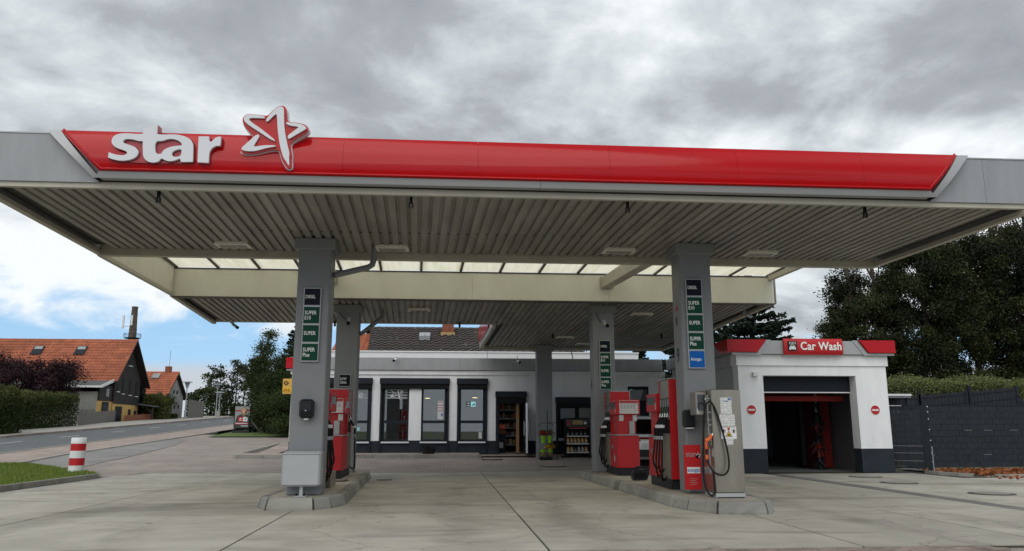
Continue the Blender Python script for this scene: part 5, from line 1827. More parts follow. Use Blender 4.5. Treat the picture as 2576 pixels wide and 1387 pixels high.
MB().box(-.37, -.32, yg - .006, yg - .003, 1.68, 1.78).build('notice_mark', 'sign_blue', nt_)
st = MB().box(.52, .69, yg - .002, yg + .002, 2.02, 2.20).build('decal', 'screen', w4)
MB().prism([(.555, 2.12), (.575, 2.165), (.62, 2.17), (.655, 2.13), (.635, 2.10), (.62, 2.125), (.59, 2.13)], yg - .006, yg - .003).build('decal_bird', 'white', st)
MB().box(.55, .66, yg - .006, yg - .003, 2.045, 2.07).build('decal_line', 'white', st)
st = MB().box(.695, .87, yg - .002, yg + .002, 2.02, 2.20).build('decal', 'sticker_added_glow', w4)
MB().prism([(.73, 2.07), (.80, 2.06), (.845, 2.09), (.83, 2.15), (.80, 2.09), (.78, 2.15), (.775, 2.08), (.74, 2.09)], yg - .006, yg - .003).build('decal_mark', 'plinth', st)
MB().box(.99, 1.10, yg - .002, yg + .002, .89, 1.12).build('notice', 'print_sheet', w4)
# furniture behind the panes
fu = thing('cafe_counter', 'wooden counter seen through the lower shop windows', 'counter', (-2.6, 29.4, FZ))
MB().box(-4.6, -1.6, 29.1, 29.9, FZ, 1.05).build('front', 'counter', fu)
MB().box(-4.65, -1.55, 29.05, 29.95, 1.052, 1.09).build('worktop', 'black', fu)
MB().box(-1.02, -.25, FY + .2, FY + .8, FZ, 1.12).build('window_cabinet', 'poster_grey', None, label='pale grey cabinet standing inside the shop window beside the pier', cat='cabinet')
MB().box(-2.35, -1.95, 29.3, 29.6, 1.092, 1.62).build('coffee_machine', 'black', None, label='dark coffee machine on the cafe counter behind the star window', cat='machine')
MB().bbox(-1.85, -1.72, 29.2, 29.32, 1.092, 1.3, .01).build('cup_stack', 'white', None, label='white stack of cups on the cafe counter', cat='cups')
for x, y in ((-.95, 31.2), (-3.2, 31.5), (.9, 30.6)):
    lmp = thing('pendant_lamp', {-.95: 'warm lit pendant lamp seen through the window with the notices', -3.2: 'warm lit pendant lamp deep inside the cafe window', .9: 'warm lit pendant lamp behind the window with the bird decal'}[x], 'lamp', (x, y, 2.45), 'pendant lamps')
    MB().lathe([(.16, 2.42), (.13, 2.52), (.03, 2.6)], x, y, 16).build('shade', 'anthracite', lmp)
    MB().lathe([(.10, 2.418), (.10, 2.43)], x, y, 12).build('bulb', 'lamp_warm', lmp)
    MB().tube([(x, y, 2.6), (x, y, 3.3)], .008, 5).build('cord', 'black', lmp)
# door: frame, open glass leaf, inner wooden jamb
MB().box(door[0] + .08, door[0] + .13, FY - .02, FY + .12, FZ - .02, 2.2).build('door_frame', 'anthracite', shop)
MB().box(door[0] + .13, door[1] - .14, FY - .02, FY + .12, 2.13, 2.2).build('door_frame', 'anthracite', shop)
MB().box(door[0] + .08, door[1] - .08, FY + .02, FY + .10, 2.2, 2.45).build('door_transom', 'black', shop)
MB().box(2.36, 2.46, FY + .1, FY + .3, FZ - .01, 2.12).build('wooden_jamb', 'wood', shop)
lf = MB()
lf.box(2.62, 2.67, FY - .85, FY + .0, FZ - .02, FZ + .12)
lf.box(2.62, 2.67, FY - .85, FY + .0, 2.06, 2.14)
lf.box(2.62, 2.67, FY - .85, FY - .76, FZ + .12, 2.06)
lf.box(2.62, 2.67, FY - .08, FY + .0, FZ + .12, 2.06)
lf = lf.build('door_leaf', 'anthracite', shop)
MB().box(2.64, 2.65, FY - .77, FY - .07, FZ + .11, 2.07).build('pane', 'glass', lf)
for xx in (2.57, 2.72):
    MB().tube([(xx, FY - .72, 1.0), (xx, FY - .72, 1.5)], .014, 8).build('handle', 'chrome', lf)
    MB().tube([(2.645, FY - .72, 1.06), (xx, FY - .72, 1.06)], .01, 6).build('handle', 'chrome', lf)
MB().box(2.612, 2.678, FY - .875, FY - .852, FZ, 2.13).build('edge_strip', 'chrome', lf)
# service window behind the oil rack, side door
w5 = window(3.90, 4.56, .95, 2.02, None, False)
w6 = window(4.60, 5.14, .95, 2.08, None, False)
MB().box(3.97, 4.50, FY + .022, FY + .028, 1.58, 1.97).build('blind', 'poster_grey', w5)
MB().box(4.66, 5.08, FY + .022, FY + .028, 1.58, 2.02).build('blind', 'inner_wall', w6)
MB().box(3.88, 5.16, FY + .02, FY + .1, 2.083, 2.25).build('head_panel', 'black', shop)
sd = MB().box(sdoor[0], sdoor[1], FY + .05, FY + .11, FZ - .02, 2.77).build('side_door', 'anthracite', shop)
MB().box(sdoor[0] + .07, sdoor[1] - .07, FY + .04, FY + .0485, 2.26, 2.66).build('door_pane', 'glass', sd)
MB().prism([(sdoor[0] + .09, 2.64), (sdoor[1] - .20, 2.64), (sdoor[1] - .32, 2.28), (sdoor[0] + .10, 2.28)], FY + .032, FY + .038).build('roller_blind', 'poster_grey', sd)
for z0 in (1.2, 1.72, 2.2):
    MB().box(sdoor[0] + .05, sdoor[1] - .05, FY + .043, FY + .0495, z0, z0 + .012).build('panel_groove', 'black', sd)
MB().disc((6.87, FY + .03, 1.86), .05, 'y', 20, .018).build('round_plate', 'white', sd)
MB().bbox(3.56, 3.66, FY - .03, FY - .002, 1.30, 1.42, .004).build('socket_box', 'white_matte', shop)
MB().bbox(7.55, 7.75, FY - .06, FY - .002, 2.86, 2.98, .01).build('wall_lamp', 'white_matte', shop)

# shelves with goods just inside the door
sh = thing('store_shelf', 'tall dark shelf full of goods just inside the open shop door', 'shelf', (2.05, 30.3, FZ))
MB().box(1.55, 2.6, 30.75, 30.8, FZ, 2.3).build('back_panel', 'wood_dark', sh)
for z0 in (.62, .95, 1.25, 1.60, 1.93):
    MB().box(1.55, 2.6, 30.4, 30.75, z0, z0 + .025).build('shelf_board', 'wood', sh)
    MB().box(1.57, 2.58, 30.385, 30.398, z0 - .012, z0 + .028).build('price_rail', 'galvanised', sh)
rp = random.Random(11)
cols = {'counter': 'tan', 'brick_red': 'brick red', 'yellow': 'yellow', 'poster_grey': 'grey', 'white_matte': 'white', 'orange': 'orange'}
for z0 in (.645, .975, 1.275, 1.625, 1.955):
    x = 1.6
    while x < 2.5:
        w_ = rp.uniform(.05, .085)
        hh = rp.uniform(.14, .23)
        mm = rp.choice(list(cols))
        cn_, tier = cols[mm], {.645: 'lowest', .975: 'second lowest', 1.275: 'middle', 1.625: 'second highest', 1.955: 'top'}[z0]
        MB().bbox(x, x + w_ - .01, 30.44, 30.56, z0 + .001, z0 + hh, .004).build('packet', mm, None, label=f'small {cn_} packet on the {tier} shelf inside the open shop door', cat='packet', group=f'{cn_} packets on the {tier} shop shelf')
        x += w_
MB().bbox(1.66, 2.0, FY + .5, FY + .9, FZ, 1.05, .01).build('display_bin', 'anthracite', None, label='dark display bin with a white label just inside the door', cat='bin')
MB().box(1.72, 1.9, FY + .49, FY + .499, FZ + .15, FZ + .35).build('label_card', 'print_sheet', None, label='white card at the foot of the dark display bin', cat='card')
for k, (z0, m) in enumerate(((1.06, 'brick_red'), (1.24, 'orange'))):
    MB().bbox(1.68, 1.98, FY + .52, FY + .85, z0, z0 + .15, .006).build('carton', m, None, label=('red brown carton lying on the display bin', 'orange carton stacked on top of the display bin')[k], cat='carton')

# ------------------------------------------------------------------ car wash
CY = 21.9
cw = thing('car_wash', 'white car wash hall with red corner bands and a wide dark opening', 'building', (10.5, 25, 0))
OX0, OX1, OZ = 8.95, 11.72, 2.75
wall_with_holes('front_wall', 8.22, 12.66, .682, 3.03, CY, CY + .42, [(OX0, OX1, 0, OZ)], 'white_wall', cw)
for xa, xb in ((8.22, OX0), (OX1, 12.68)):
    MB().box(xa, xb, CY + .003, CY + .42, -.1, .68).build('wall_plinth', 'plinth', cw)
MB().box(8.22, 8.5, CY + .422, FY + .25, .5, 3.03).build('side_wall', 'white_wall_shaded', cw)  # white wall coloured darker to stand for its shaded side
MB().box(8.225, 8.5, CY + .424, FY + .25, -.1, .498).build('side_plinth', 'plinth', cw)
MB().box(12.4, 12.66, CY + .422, 29.5, -.1, 3.03).build('side_wall', 'white_wall', cw)
MB().box(8.17, 12.71, CY - .05, CY + .43, 3.033, 3.35).build('cornice', 'white_wall', cw)
MB().box(8.17, 8.5, CY + .432, FY - .06, 3.033, 3.35).build('cornice', 'white_wall_shaded', cw)
fb = MB().box(8.06, 12.80, CY - .16, CY + .1, 3.36, 3.745).build('roof_band', 'silver', cw)
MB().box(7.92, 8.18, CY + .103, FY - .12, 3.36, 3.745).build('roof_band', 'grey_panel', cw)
MB().box(8.5, 12.7, CY + .1, 29.5, 3.36, 3.6).build('roof', 'roof_sheet', cw)
zb0, zb1 = 3.40, 3.765


def redband(pts, y0, d=.07):
    b = MB()
    b.prism(pts, y0 - d, y0 - .001)
    return b


redband([(7.98, zb0), (8.74, zb0), (9.02, zb1), (7.98, zb1)], CY - .16).build('red_band', 'red', cw)
redband([(11.79, zb1), (12.07, zb0), (12.88, zb0), (12.88, zb1)], CY - .16).build('red_band', 'red', cw)
MB().tube([(7.98, CY - .235, zb0 + .012), (8.735, CY - .235, zb0 + .012), (9.01, CY - .235, zb1)], .014, 6).build('bead_trim', 'red', cw)
MB().tube([(11.80, CY - .235, zb1), (12.075, CY - .235, zb0 + .012), (12.88, CY - .235, zb0 + .012)], .014, 6).build('bead_trim', 'red', cw)
MB().prism([(CY - .228, zb0 - .01), (CY + .45, zb0 - .01), (CY + .95, zb1 - .002), (CY - .228, zb1 - .002)], 7.86, 7.976, 'x').build('red_band', 'red', cw)
redband([(8.0, 3.33), (8.0, 3.395), (8.752, 3.395), (9.04, zb1), (9.18, zb1), (8.86, 3.33)], CY - .16, .02).build('band_frame', 'silver', cw)
redband([(11.95, 3.33), (11.61, zb1), (11.77, zb1), (12.055, 3.395), (12.86, 3.395), (12.86, 3.33)], CY - .16, .02).build('band_frame', 'silver', cw)
MB().box(12.8, 12.86, CY - .15, CY + .6, 3.36, 3.745).build('band_return', 'silver', cw)
sb = thing('wash_sign', 'red sign with white lettering and a car icon over the wash opening', 'sign', (10.5, CY - .25, 3.33))
bd = MB()
bd.prism([(CY - .182, 3.335), (CY - .225, 3.335), (CY - .262, 3.42), (CY - .272, 3.56), (CY - .262, 3.70), (CY - .225, 3.80), (CY - .182, 3.80)], 9.53, 11.28, 'x')
bd.build('panel', 'red_flat', sb)
ic = MB().box(9.63, 9.90, CY - .285, CY - .272, 3.44, 3.72).build('icon_plate', 'anthracite', sb)
yi = CY - .289
b = MB()
b.prism([(9.670, 3.47), (9.705, 3.47), (9.705, 3.485), (9.825, 3.485), (9.825, 3.47), (9.860, 3.47), (9.860, 3.54), (9.830, 3.575), (9.810, 3.615), (9.720, 3.615), (9.700, 3.575), (9.670, 3.54)], yi, yi + .003)
b.build('car_icon', 'sign_text', ic)
MB().prism([(9.715, 3.572), (9.815, 3.572), (9.802, 3.602), (9.728, 3.602)], yi - .003, yi - .0005).build('icon_window', 'anthracite', ic)
for x in (9.690, 9.815):
    MB().box(x, x + .025, yi - .003, yi - .0005, 3.515, 3.533).build('icon_lamp', 'anthracite', ic)
for k in range(5):
    x = 9.685 + k * .04
    MB().prism([(x + (k - 2) * .006, 3.63), (x + .014 + (k - 2) * .006, 3.63), (x + .014, 3.70), (x, 3.70)], yi, yi + .003).build('icon_jet', 'sign_text', ic)
text('lettering', 'Car Wash', .32, 'sign_text', (10.0, CY - .285, 3.475), sb, '-y', .006, .024, space=1.04, sx=.90)
# inside of the hall
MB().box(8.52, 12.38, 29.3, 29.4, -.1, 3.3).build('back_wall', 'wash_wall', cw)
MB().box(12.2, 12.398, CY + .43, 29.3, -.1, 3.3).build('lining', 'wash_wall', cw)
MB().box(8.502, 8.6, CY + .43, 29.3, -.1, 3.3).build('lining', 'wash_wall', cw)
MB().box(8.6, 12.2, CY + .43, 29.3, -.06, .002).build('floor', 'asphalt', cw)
MB().box(OX0, OX1, CY + .36, CY + .40, 2.30, 2.749).build('roller_door', 'anthracite', cw)
for k in range(5):
    MB().box(OX0 + .01, OX1 - .01, CY + .35, CY + .359, 2.35 + k * .08, 2.36 + k * .08).build('door_slat_line', 'black', cw)
MB().box(OX0 + .005, OX1 - .005, CY + .33, CY + .405, 2.268, 2.298).build('door_edge', 'white', cw)
for x in (OX0 - .02, OX1 + .0):
    MB().bbox(x, x + .03, CY + .06, CY + .12, .30, .40, .004).build('sensor', 'galvanised', cw)
MB().bbox(8.62, 8.78, CY - .13, CY - .002, 2.72, 2.84, .01).build('wall_lamp', 'white_matte', cw)
MB().box(OX0 - .05, OX1 + .05, CY + .9, CY + 1.0, 2.05, 2.2).build('cross_beam', 'brush_red', cw)
gn = thing('wash_gantry', 'red portal frame of the wash machine inside the dark hall', 'wash machine', (11, 25, 0))
MB().bbox(11.62, 12.15, 24.5, 25.4, .02, 2.35, .02).build('column', 'brush_red', gn)
MB().bbox(8.65, 9.0, 24.5, 25.4, .02, 2.35, .02).build('column', 'black', gn)  # coloured black to stand for the darkness that hides this column
MB().bbox(8.65, 12.15, 24.5, 25.3, 2.352, 2.75, .02).build('portal_beam', 'dark_red', gn)
MB().bbox(11.05, 11.2, 24.3, 24.5, .1, 2.3, .01).build('brush_mast', 'black', gn)
br = thing('wash_brush', 'vertical rotating brush with blue black and red bristles in the hall', 'brush', (11.42, 23.9, 0))
MB().tube([(11.42, 23.9, .02), (11.42, 23.9, 2.3)], .05, 8).build('axle', 'galvanised', br)
rs = np.random.default_rng(4)
for m, zones in (('brush_blue', ((.05, 2.1),)), ('brush_red', ((.55, .95), (1.1, 1.5)))):
    n = 1100 if m == 'brush_blue' else 170
    zz = np.concatenate([rs.uniform(a, b2, n) for a, b2 in zones])
    an = rs.uniform(0, 6.283, len(zz))
    ln_ = rs.uniform(.12, .36, len(zz)) * (.75 + .3 * np.sin(zz * 9))
    c = np.stack([np.full(len(zz), 11.42), np.full(len(zz), 23.9), zz], 1)
    d = np.stack([np.cos(an), np.sin(an), -.45 * np.ones(len(zz)) + rs.normal(size=len(zz)) * .5], 1)
    w_ = np.stack([-np.sin(an), np.cos(an), np.zeros(len(zz))], 1) * .018
    e = c + d * ln_[:, None]
    quads('bristles', np.stack([c - w_, c + w_, e + w_, e - w_], 1), m, br)


def no_entry(label, x, y, z, r=.14):
    t = thing('no_entry_sign', label, 'sign', (x, y, z), 'no entry signs')
    MB().disc((x, y - .012, z), r, 'y', 32, .01).build('rim', 'white', t)
    MB().disc((x, y - .016, z), r * .93, 'y', 32, .0035).build('disc', 'red_flat', t)
    MB().box(x - r * .70, x + r * .70, y - .020, y - .0165, z - r * .17, z + r * .17).build('bar', 'white', t)


no_entry('round red no entry sign on the wash wall beside the gas dispenser', 8.55, CY, 1.77)
no_entry('round red no entry sign on the wash wall beside the mesh gate', 12.23, CY, 1.77)

# ------------------------------------------------------------------ gate and fences
gt = thing('mesh_gate', 'narrow anthracite gate with woven privacy strips beside the car wash', 'gate', (13.1, 22, 0))
ga, gb2 = Vector((12.74, 22.25)), Vector((13.52, 21.72))
gd = (gb2 - ga).normalized()
GL = (gb2 - ga).length
MG = Matrix.Translation((ga.x, ga.y, 0)) @ Matrix.Rotation(math.atan2(gd.y, gd.x), 4, 'Z')


def gpart(name, b, m, par=gt):
    return b.build(name, m, par, mtx=MG)


gpart('gate_post', MB().box(-.08, 0, -.04, .04, -.02, 1.90), 'anthracite')
gpart('gate_post', MB().box(GL + .02, GL + .14, -.06, .06, -.02, 1.95), 'anthracite')
fr_ = MB()
fr_.box(.03, .08, -.025, .025, .12, 1.86)
fr_.box(GL - .06, GL - .01, -.025, .025, .12, 1.86)
fr_.box(.08, GL - .06, -.025, .025, 1.81, 1.86)
fr_.box(.08, GL - .06, -.025, .025, .12, .17)
gpart('gate_frame', fr_, 'anthracite')
for k in range(10):
    zz = .19 + k * .163
    for j in range(6):
        x0 = .085 + j * (GL - .155) / 6
        wv = .012 if (j + k) % 2 else -.002
        gpart('privacy_strip', MB().box(x0 + .004, x0 + (GL - .155) / 6 - .004, -.012 + wv, -.008 + wv, zz, zz + .155), 'fence_strip')
for zz in (.33, .55, .75):
    gpart('gate_wire', MB().box(.08, GL - .06, -.022, -.016, zz, zz + .008), 'galvanised')
gpart('gate_lock', MB().bbox(.0, .07, -.05, .05, .85, 1.05, .006), 'galvanised')
gpart('gate_handle', MB().tube([(.04, -.05, 1.0), (.04, -.09, 1.0), (.13, -.09, 1.0)], .01, 6), 'chrome')
for zz in (.3, .55, .9, 1.2, 1.5, 1.7, 1.85):
    gpart('hinge', MB().box(GL + .13, GL + .17, -.05, -.01, zz, zz + .03), 'chrome')
gpart('drop_bolt', MB().tube([(GL + .17, -.07, .05), (GL + .17, -.07, .75)], .016, 6), 'galvanised')


def strip_fence(label, x0, y0, x1, y1, z0, ztop, rows, pw, name='privacy_fence', posts=2.5):
    t = thing(name, label, 'fence', ((x0 + x1) / 2, (y0 + y1) / 2, z0))
    L = math.hypot(x1 - x0, y1 - y0)
    M = Matrix.Translation((x0, y0, z0)) @ Matrix.Rotation(math.atan2(y1 - y0, x1 - x0), 4, 'Z')
    H = ztop - z0
    rh = (H - .08) / rows
    me = MB().add([(0, -.004, 0), (pw * .12, -.012, 0), (pw - .012, -.010, 0), (pw - .012, .006, 0), (0, .006, 0),
                   (0, -.004, rh - .006), (pw * .12, -.010, rh - .006), (pw - .012, -.010, rh - .006), (pw - .012, .006, rh - .006), (0, .006, rh - .006)],
                  [(0, 1, 6, 5), (1, 2, 7, 6), (2, 3, 8, 7), (3, 4, 9, 8), (4, 0, 5, 9), (0, 4, 3, 2, 1), (5, 6, 7, 8, 9)]).mesh('privacy_strip', 'fence_strip')
    MB().box(0, L, .012, .018, .05, H - .01).build('backing_mesh', 'black', t, mtx=M)
    rr_ = random.Random(int(x0 * 10))
    for r in range(rows):
        k = 0
        x = -(pw / 2 if r % 2 else 0)
        while x < L - .02:
            xa = max(x, 0)
            if x + pw <= L + .01 and x >= 0:
                place('privacy_strip', me, t, mtx=M @ Matrix.Translation((x + rr_.uniform(-.002, .002), rr_.uniform(-.004, .003), .05 + r * rh)) @ Matrix.Rotation(rr_.uniform(-.012, .012), 4, 'Z'))
            else:
                MB().box(xa, min(x + pw, L) - .006, -.008, .006, 0, rh - .006).build('privacy_strip', 'fence_strip', t, mtx=M @ Matrix.Translation((0, 0, .05 + r * rh)))
            x += pw
        if r in (2, 6):
            for q in range(3):
                xx = rr_.uniform(.3, L - .5)
                MB().box(xx, xx + .28, -.018, -.013, 0, .009).build('bare_wire', 'galvanised', t, mtx=M @ Matrix.Translation((0, 0, .05 + r * rh)))
    MB().box(0, L, -.012, .02, H - .028, H).build('top_rail', 'anthracite', t, mtx=M)
    k = 0
    while k * posts <= L + .01:
        MB().box(k * posts - .03, k * posts + .03, .02, .08, -.05, H + .03).build('post', 'anthracite', t, mtx=M)
        k += 1
    return t


strip_fence('tall anthracite privacy fence of woven strips above the leaf bed', 13.95, 23.3, 19.0, 23.55, .03, 1.96, 10, .235)
MB().box(13.7, 19.2, 23.28, 23.42, -.05, .05).build('fence_footing', 'stone_kerb', None, label='pale concrete footing strip under the tall privacy fence', cat='footing')
MB().box(17.9, 19.2, 23.05, 23.25, 0, .3).build('concrete_block', 'stone_kerb', None, label='pale concrete block against the foot of the privacy fence', cat='block')


def slat_fence(label, x0, x1, y, zt0, zt1, n):
    t = thing('slat_fence', label, 'fence', ((x0 + x1) / 2, y, gz(0, y)), 'slatted fences behind the yard')
    w_ = (x1 - x0) / n
    for k in range(n):
        xa = x0 + k * w_
        za, zb_ = zt0 + (zt1 - zt0) * k / n, zt0 + (zt1 - zt0) * (k + 1) / n
        MB().hexa([(xa + .006, y, .2), (xa + w_ - .006, y, .2), (xa + w_ - .006, y + .02, .2), (xa + .006, y + .02, .2), (xa + .006, y, za), (xa + w_ - .006, y, zb_), (xa + w_ - .006, y + .02, zb_), (xa + .006, y + .02, za)]).build('slat', 'fence_strip', t)
    for f in (.12, .40):
        MB().hexa([(x0, y - .02, zt0 - f), (x1, y - .02, zt1 - f), (x1, y - .004, zt1 - f), (x0, y - .004, zt0 - f), (x0, y - .02, zt0 - f + .03), (x1, y - .02, zt1 - f + .03), (x1, y - .004, zt1 - f + .03), (x0, y - .004, zt0 - f + .03)]).build('rail', 'anthracite', t)
    for x in (x0, x1):
        MB().box(x - .05, x + .05, y - .03, y + .05, .1, max(zt0, zt1) + .05).build('post', 'anthracite', t)


slat_fence('low stretch of dark slat fence right beside the car wash roof edge', 13.2, 16.75, 27.0, 2.36, 2.40, 24)
slat_fence('middle stretch of dark slat fence below the green bushes', 16.78, 18.55, 27.0, 2.42, 2.55, 13)
slat_fence('highest rising stretch of dark slat fence at the end of the bushes', 18.7, 20.5, 27.0, 2.55, 2.72, 13)
slat_fence('short far stretch of dark slat fence below the bush end', 20.6, 23.0, 27.0, 2.25, 2.3, 16)
cn = thing('lean_to_roof', 'white flat lean-to roof edge behind the gate', 'roof', (14.5, 26, 2.2))
MB().box(13.0, 16.0, 26.2, 26.9, 2.36, 2.43).build('roof_edge', 'white', cn)
MB().box(13.0, 16.0, 26.25, 26.85, 2.30, 2.358).build('roof_gutter', 'poster_grey', cn)
for z0 in (2.02, 1.80):
    MB().box(13.0, 15.9, 26.5, 26.54, z0, z0 + .025).build('rail', 'white', cn)
for x in (13.05, 15.9):
    MB().box(x, x + .06, 26.4, 26.46, .2, 2.3).build('post', 'anthracite', cn)
MB().prism([(13.0, 2.75), (15.2, 2.75), (15.4, 2.88), (13.0, 2.88)], 30, 33).build('shed_roof', 'stone_kerb', None, label='pale flat shed roof peeping between car wash and bushes', cat='roof')

# ------------------------------------------------------------------ small things on the forecourt
bl = thing('bollard', 'round white bollard with two red bands at the grass corner', 'bollard', (-10.18, 22.6, 0))
BX, BY = -10.18, 22.6
for z0, z1, m, nm in ((-.02, .26, 'white', 'post_section'), (.26, .455, 'red_flat', 'red_band'), (.455, .65, 'white', 'post_section'), (.65, .84, 'red_flat', 'red_band'), (.84, 1.0, 'white', 'post_section')):
    MB().lathe([(.19, z0 + .001), (.19, z1 - .001 if z1 < 1 else .985)] + ([(.17, 1.0)] if z1 == 1.0 else []), BX, BY, 28).build(nm, m, bl)

jc = thing('jerry_can', 'dark grey plastic watering can standing between the two red pumps', 'can', (3.98, 16.6, .18))
b = MB()
prof = [(3.83, .185), (4.10, .185), (4.13, .21), (4.17, .34), (4.16, .375), (4.11, .395), (3.90, .40), (3.845, .375), (3.825, .34), (3.815, .22)]
b.prism(prof, 16.52, 16.70)
b.build('body', 'plastic_dark', jc)
MB().tube(smooth_path([(3.87, 16.61, .39), (3.90, 16.61, .44), (3.98, 16.61, .455), (4.08, 16.61, .445), (4.13, 16.61, .39)]), .02, 8).build('handle', 'plastic_dark', jc)
MB().tube([(4.14, 16.61, .37), (4.20, 16.61, .42)], .025, 8, .018).build('spout', 'plastic_dark', jc)
MB().prism([(3.86, .23), (4.08, .23), (4.10, .33), (3.86, .33)], 16.512, 16.519).build('side_recess', 'black', jc)

bk = thing('squeegee_bucket', 'black bucket with a watering can beside it under the shop windows', 'bucket', (-.82, 28.05, FZ))
MB().lathe([(.12, FZ - .02), (.15, FZ + .24), (.16, FZ + .25)], -.88, 28.1, 16).build('pail', 'plastic_dark', bk)
MB().tube(smooth_path([(-.95, 28.1, FZ + .24), (-1.02, 28.1, FZ + .30)]), .012, 6).build('squeegee_stick', 'black', bk)
cn2 = thing('watering_can', 'black watering can standing against the bucket below the windows', 'can', (-.68, 28.05, FZ))
MB().bbox(-.80, -.58, 28.0, 28.16, FZ - .02, FZ + .22, .03).build('body', 'black', cn2)
MB().tube(smooth_path([(-.78, 28.08, FZ + .2), (-.72, 28.08, FZ + .32), (-.6, 28.08, FZ + .3), (-.56, 28.08, FZ + .05)]), .016, 6).build('handle', 'plastic_dark', cn2)

# flower stand against the wing pillar
GF = gz(3, 27)
fs = thing('flower_stand', 'thin wire flower stand in front of the wing pillar', 'flower stand', (3.3, 27.0, GF))
FYs = 27.0
b = MB()
b.tube([(3.30, FYs, GF), (3.30, FYs, 1.86)], .012, 6)
b.build('pole', 'black', fs)
for pts in ([(3.30, FYs, 1.42), (3.12, FYs, 1.44), (2.98, FYs, 1.34), (2.93, FYs, 1.22)], [(3.30, FYs, 1.42), (3.42, FYs, 1.42), (3.52, FYs, 1.34)], [(3.30, FYs, 1.44), (3.60, FYs - .02, 1.44)]):
    MB().tube(smooth_path(pts), .008, 5).build('arm', 'black', fs)
for z0 in (.98, .55):
    MB().tube([(3.02, FYs, z0), (3.55, FYs, z0)], .007, 5).build('tier_rail', 'black', fs)
for a in (0, 2.1, 4.2):
    MB().tube([(3.30, FYs, GF + .12), (3.30 + .2 * math.cos(a), FYs + .2 * math.sin(a), GF)], .01, 5).build('foot', 'black', fs)


def pot(label, x, y, z, flowers=None, n=160):
    t = thing('flower_pot', label, 'flower pot', (x, y, z), 'lime green flower pots')
    MB().lathe([(.055, z), (.085, z + .20), (.092, z + .205), (.092, z + .23)], x, y, 16).build('pot', 'lime', t)
    if flowers:
        rg_ = np.random.default_rng(int(x * 100))
        P = np.stack([rg_.normal(size=n) * .06 + x, rg_.normal(size=n) * .05 + y, z + .27 + rg_.random(n) * .17], 1)
        quads('foliage', leafquads(P, .05, rg_), 'herb', t, rg_.random(n))
        P = np.stack([rg_.normal(size=n) * .075 + x, rg_.normal(size=n) * .05 + y - .02, z + .27 + rg_.random(n) * .12], 1)
        quads('blossom', leafquads(P, .055, rg_, .9), flowers, t, rg_.random(n))


pot('lime pot with a red flowering plant on the upper tier', 3.15, FYs, .76, 'flower_red')
pot('lime pot with pale dry blooms on the upper tier', 3.37, FYs, .76, 'heather')
pot('empty lime pot on the lower tier', 3.14, FYs, .31)
pot('lime pot with yellow flowers on the lower tier', 3.38, FYs, .31, 'flower_yellow', 220)
ht = thing('heather_tray', 'tray of pinkish heather on the ground below the lime pots', 'plants', (3.2, 26.9, GF))
MB().bbox(3.02, 3.42, 26.82, 26.98, GF, GF + .09, .006).build('tray', 'black', ht)
rg_ = np.random.default_rng(9)
P = np.stack([rg_.uniform(2.98, 3.46, 420), rg_.uniform(26.8, 27.0, 420), GF + .09 + rg_.random(420) * .16], 1)
quads('heather', leafquads(P, .045, rg_, .5, up=.7), 'heather', ht, rg_.random(420))
wr = thing('wire_basket', 'low empty wire basket on the ground beside the heather tray', 'basket', (3.6, 26.9, GF))
b = MB()
for k in range(6):
    b.tube([(3.52 + k * .04, 26.85, GF + .12), (3.52 + k * .04, 27.0, GF + .12)], .005, 4)
for x in (3.52, 3.72):
    b.tube([(x, 26.85, GF), (x, 26.85, GF + .12)], .007, 4)
    b.tube([(x, 27.0, GF), (x, 27.0, GF + .12)], .007, 4)
b.tube([(3.52, 26.85, GF + .12), (3.72, 26.85, GF + .12)], .006, 4)
b.tube([(3.52, 27.0, GF + .12), (3.72, 27.0, GF + .12)], .006, 4)
b.build('wire', 'galvanised', wr)

# oil rack with bottles
RY0, RY1, RZ = 27.75, 28.15, gz(4, 28) + .05
rk = thing('oil_rack', 'dark upright oil rack with a printed header beside the rear pump', 'rack', (4.45, 28, RZ))
MB().box(4.04, 4.07, RY0, RY1, RZ, 1.62).build('side_panel', 'anthracite', rk)
MB().box(4.86, 4.89, RY0, RY1, RZ, 1.62).build('side_panel', 'anthracite', rk)
MB().box(4.07, 4.86, RY1 - .03, RY1, RZ, 1.62).build('back_panel', 'black', rk)
hd = MB().box(4.05, 4.88, RY0 - .03, RY0 - .005, 1.30, 1.58).build('header', 'jacket', rk)
MB().box(4.28, 4.66, RY0 - .036, RY0 - .0305, 1.38, 1.53).build('header_picture', 'counter', hd)
MB().disc((4.74, RY0 - .036, 1.44), .05, 'y', 16, .004).build('header_badge', 'white_matte', hd)
for k in range(4):
    MB().box(4.07, 4.20 + .03 * (k % 2), RY0 - .036, RY0 - .0305, 1.34 + k * .05, 1.37 + k * .05).build('header_text_line', 'dark_red', hd)
MB().box(4.16, 4.80, RY0 - .03, RY0 - .005, 1.235, 1.275).build('slogan_strip', 'dark_red', rk)
bot = {'charcoal': 'plastic_dark', 'gold': 'yellow', 'grey': 'galvanised'}
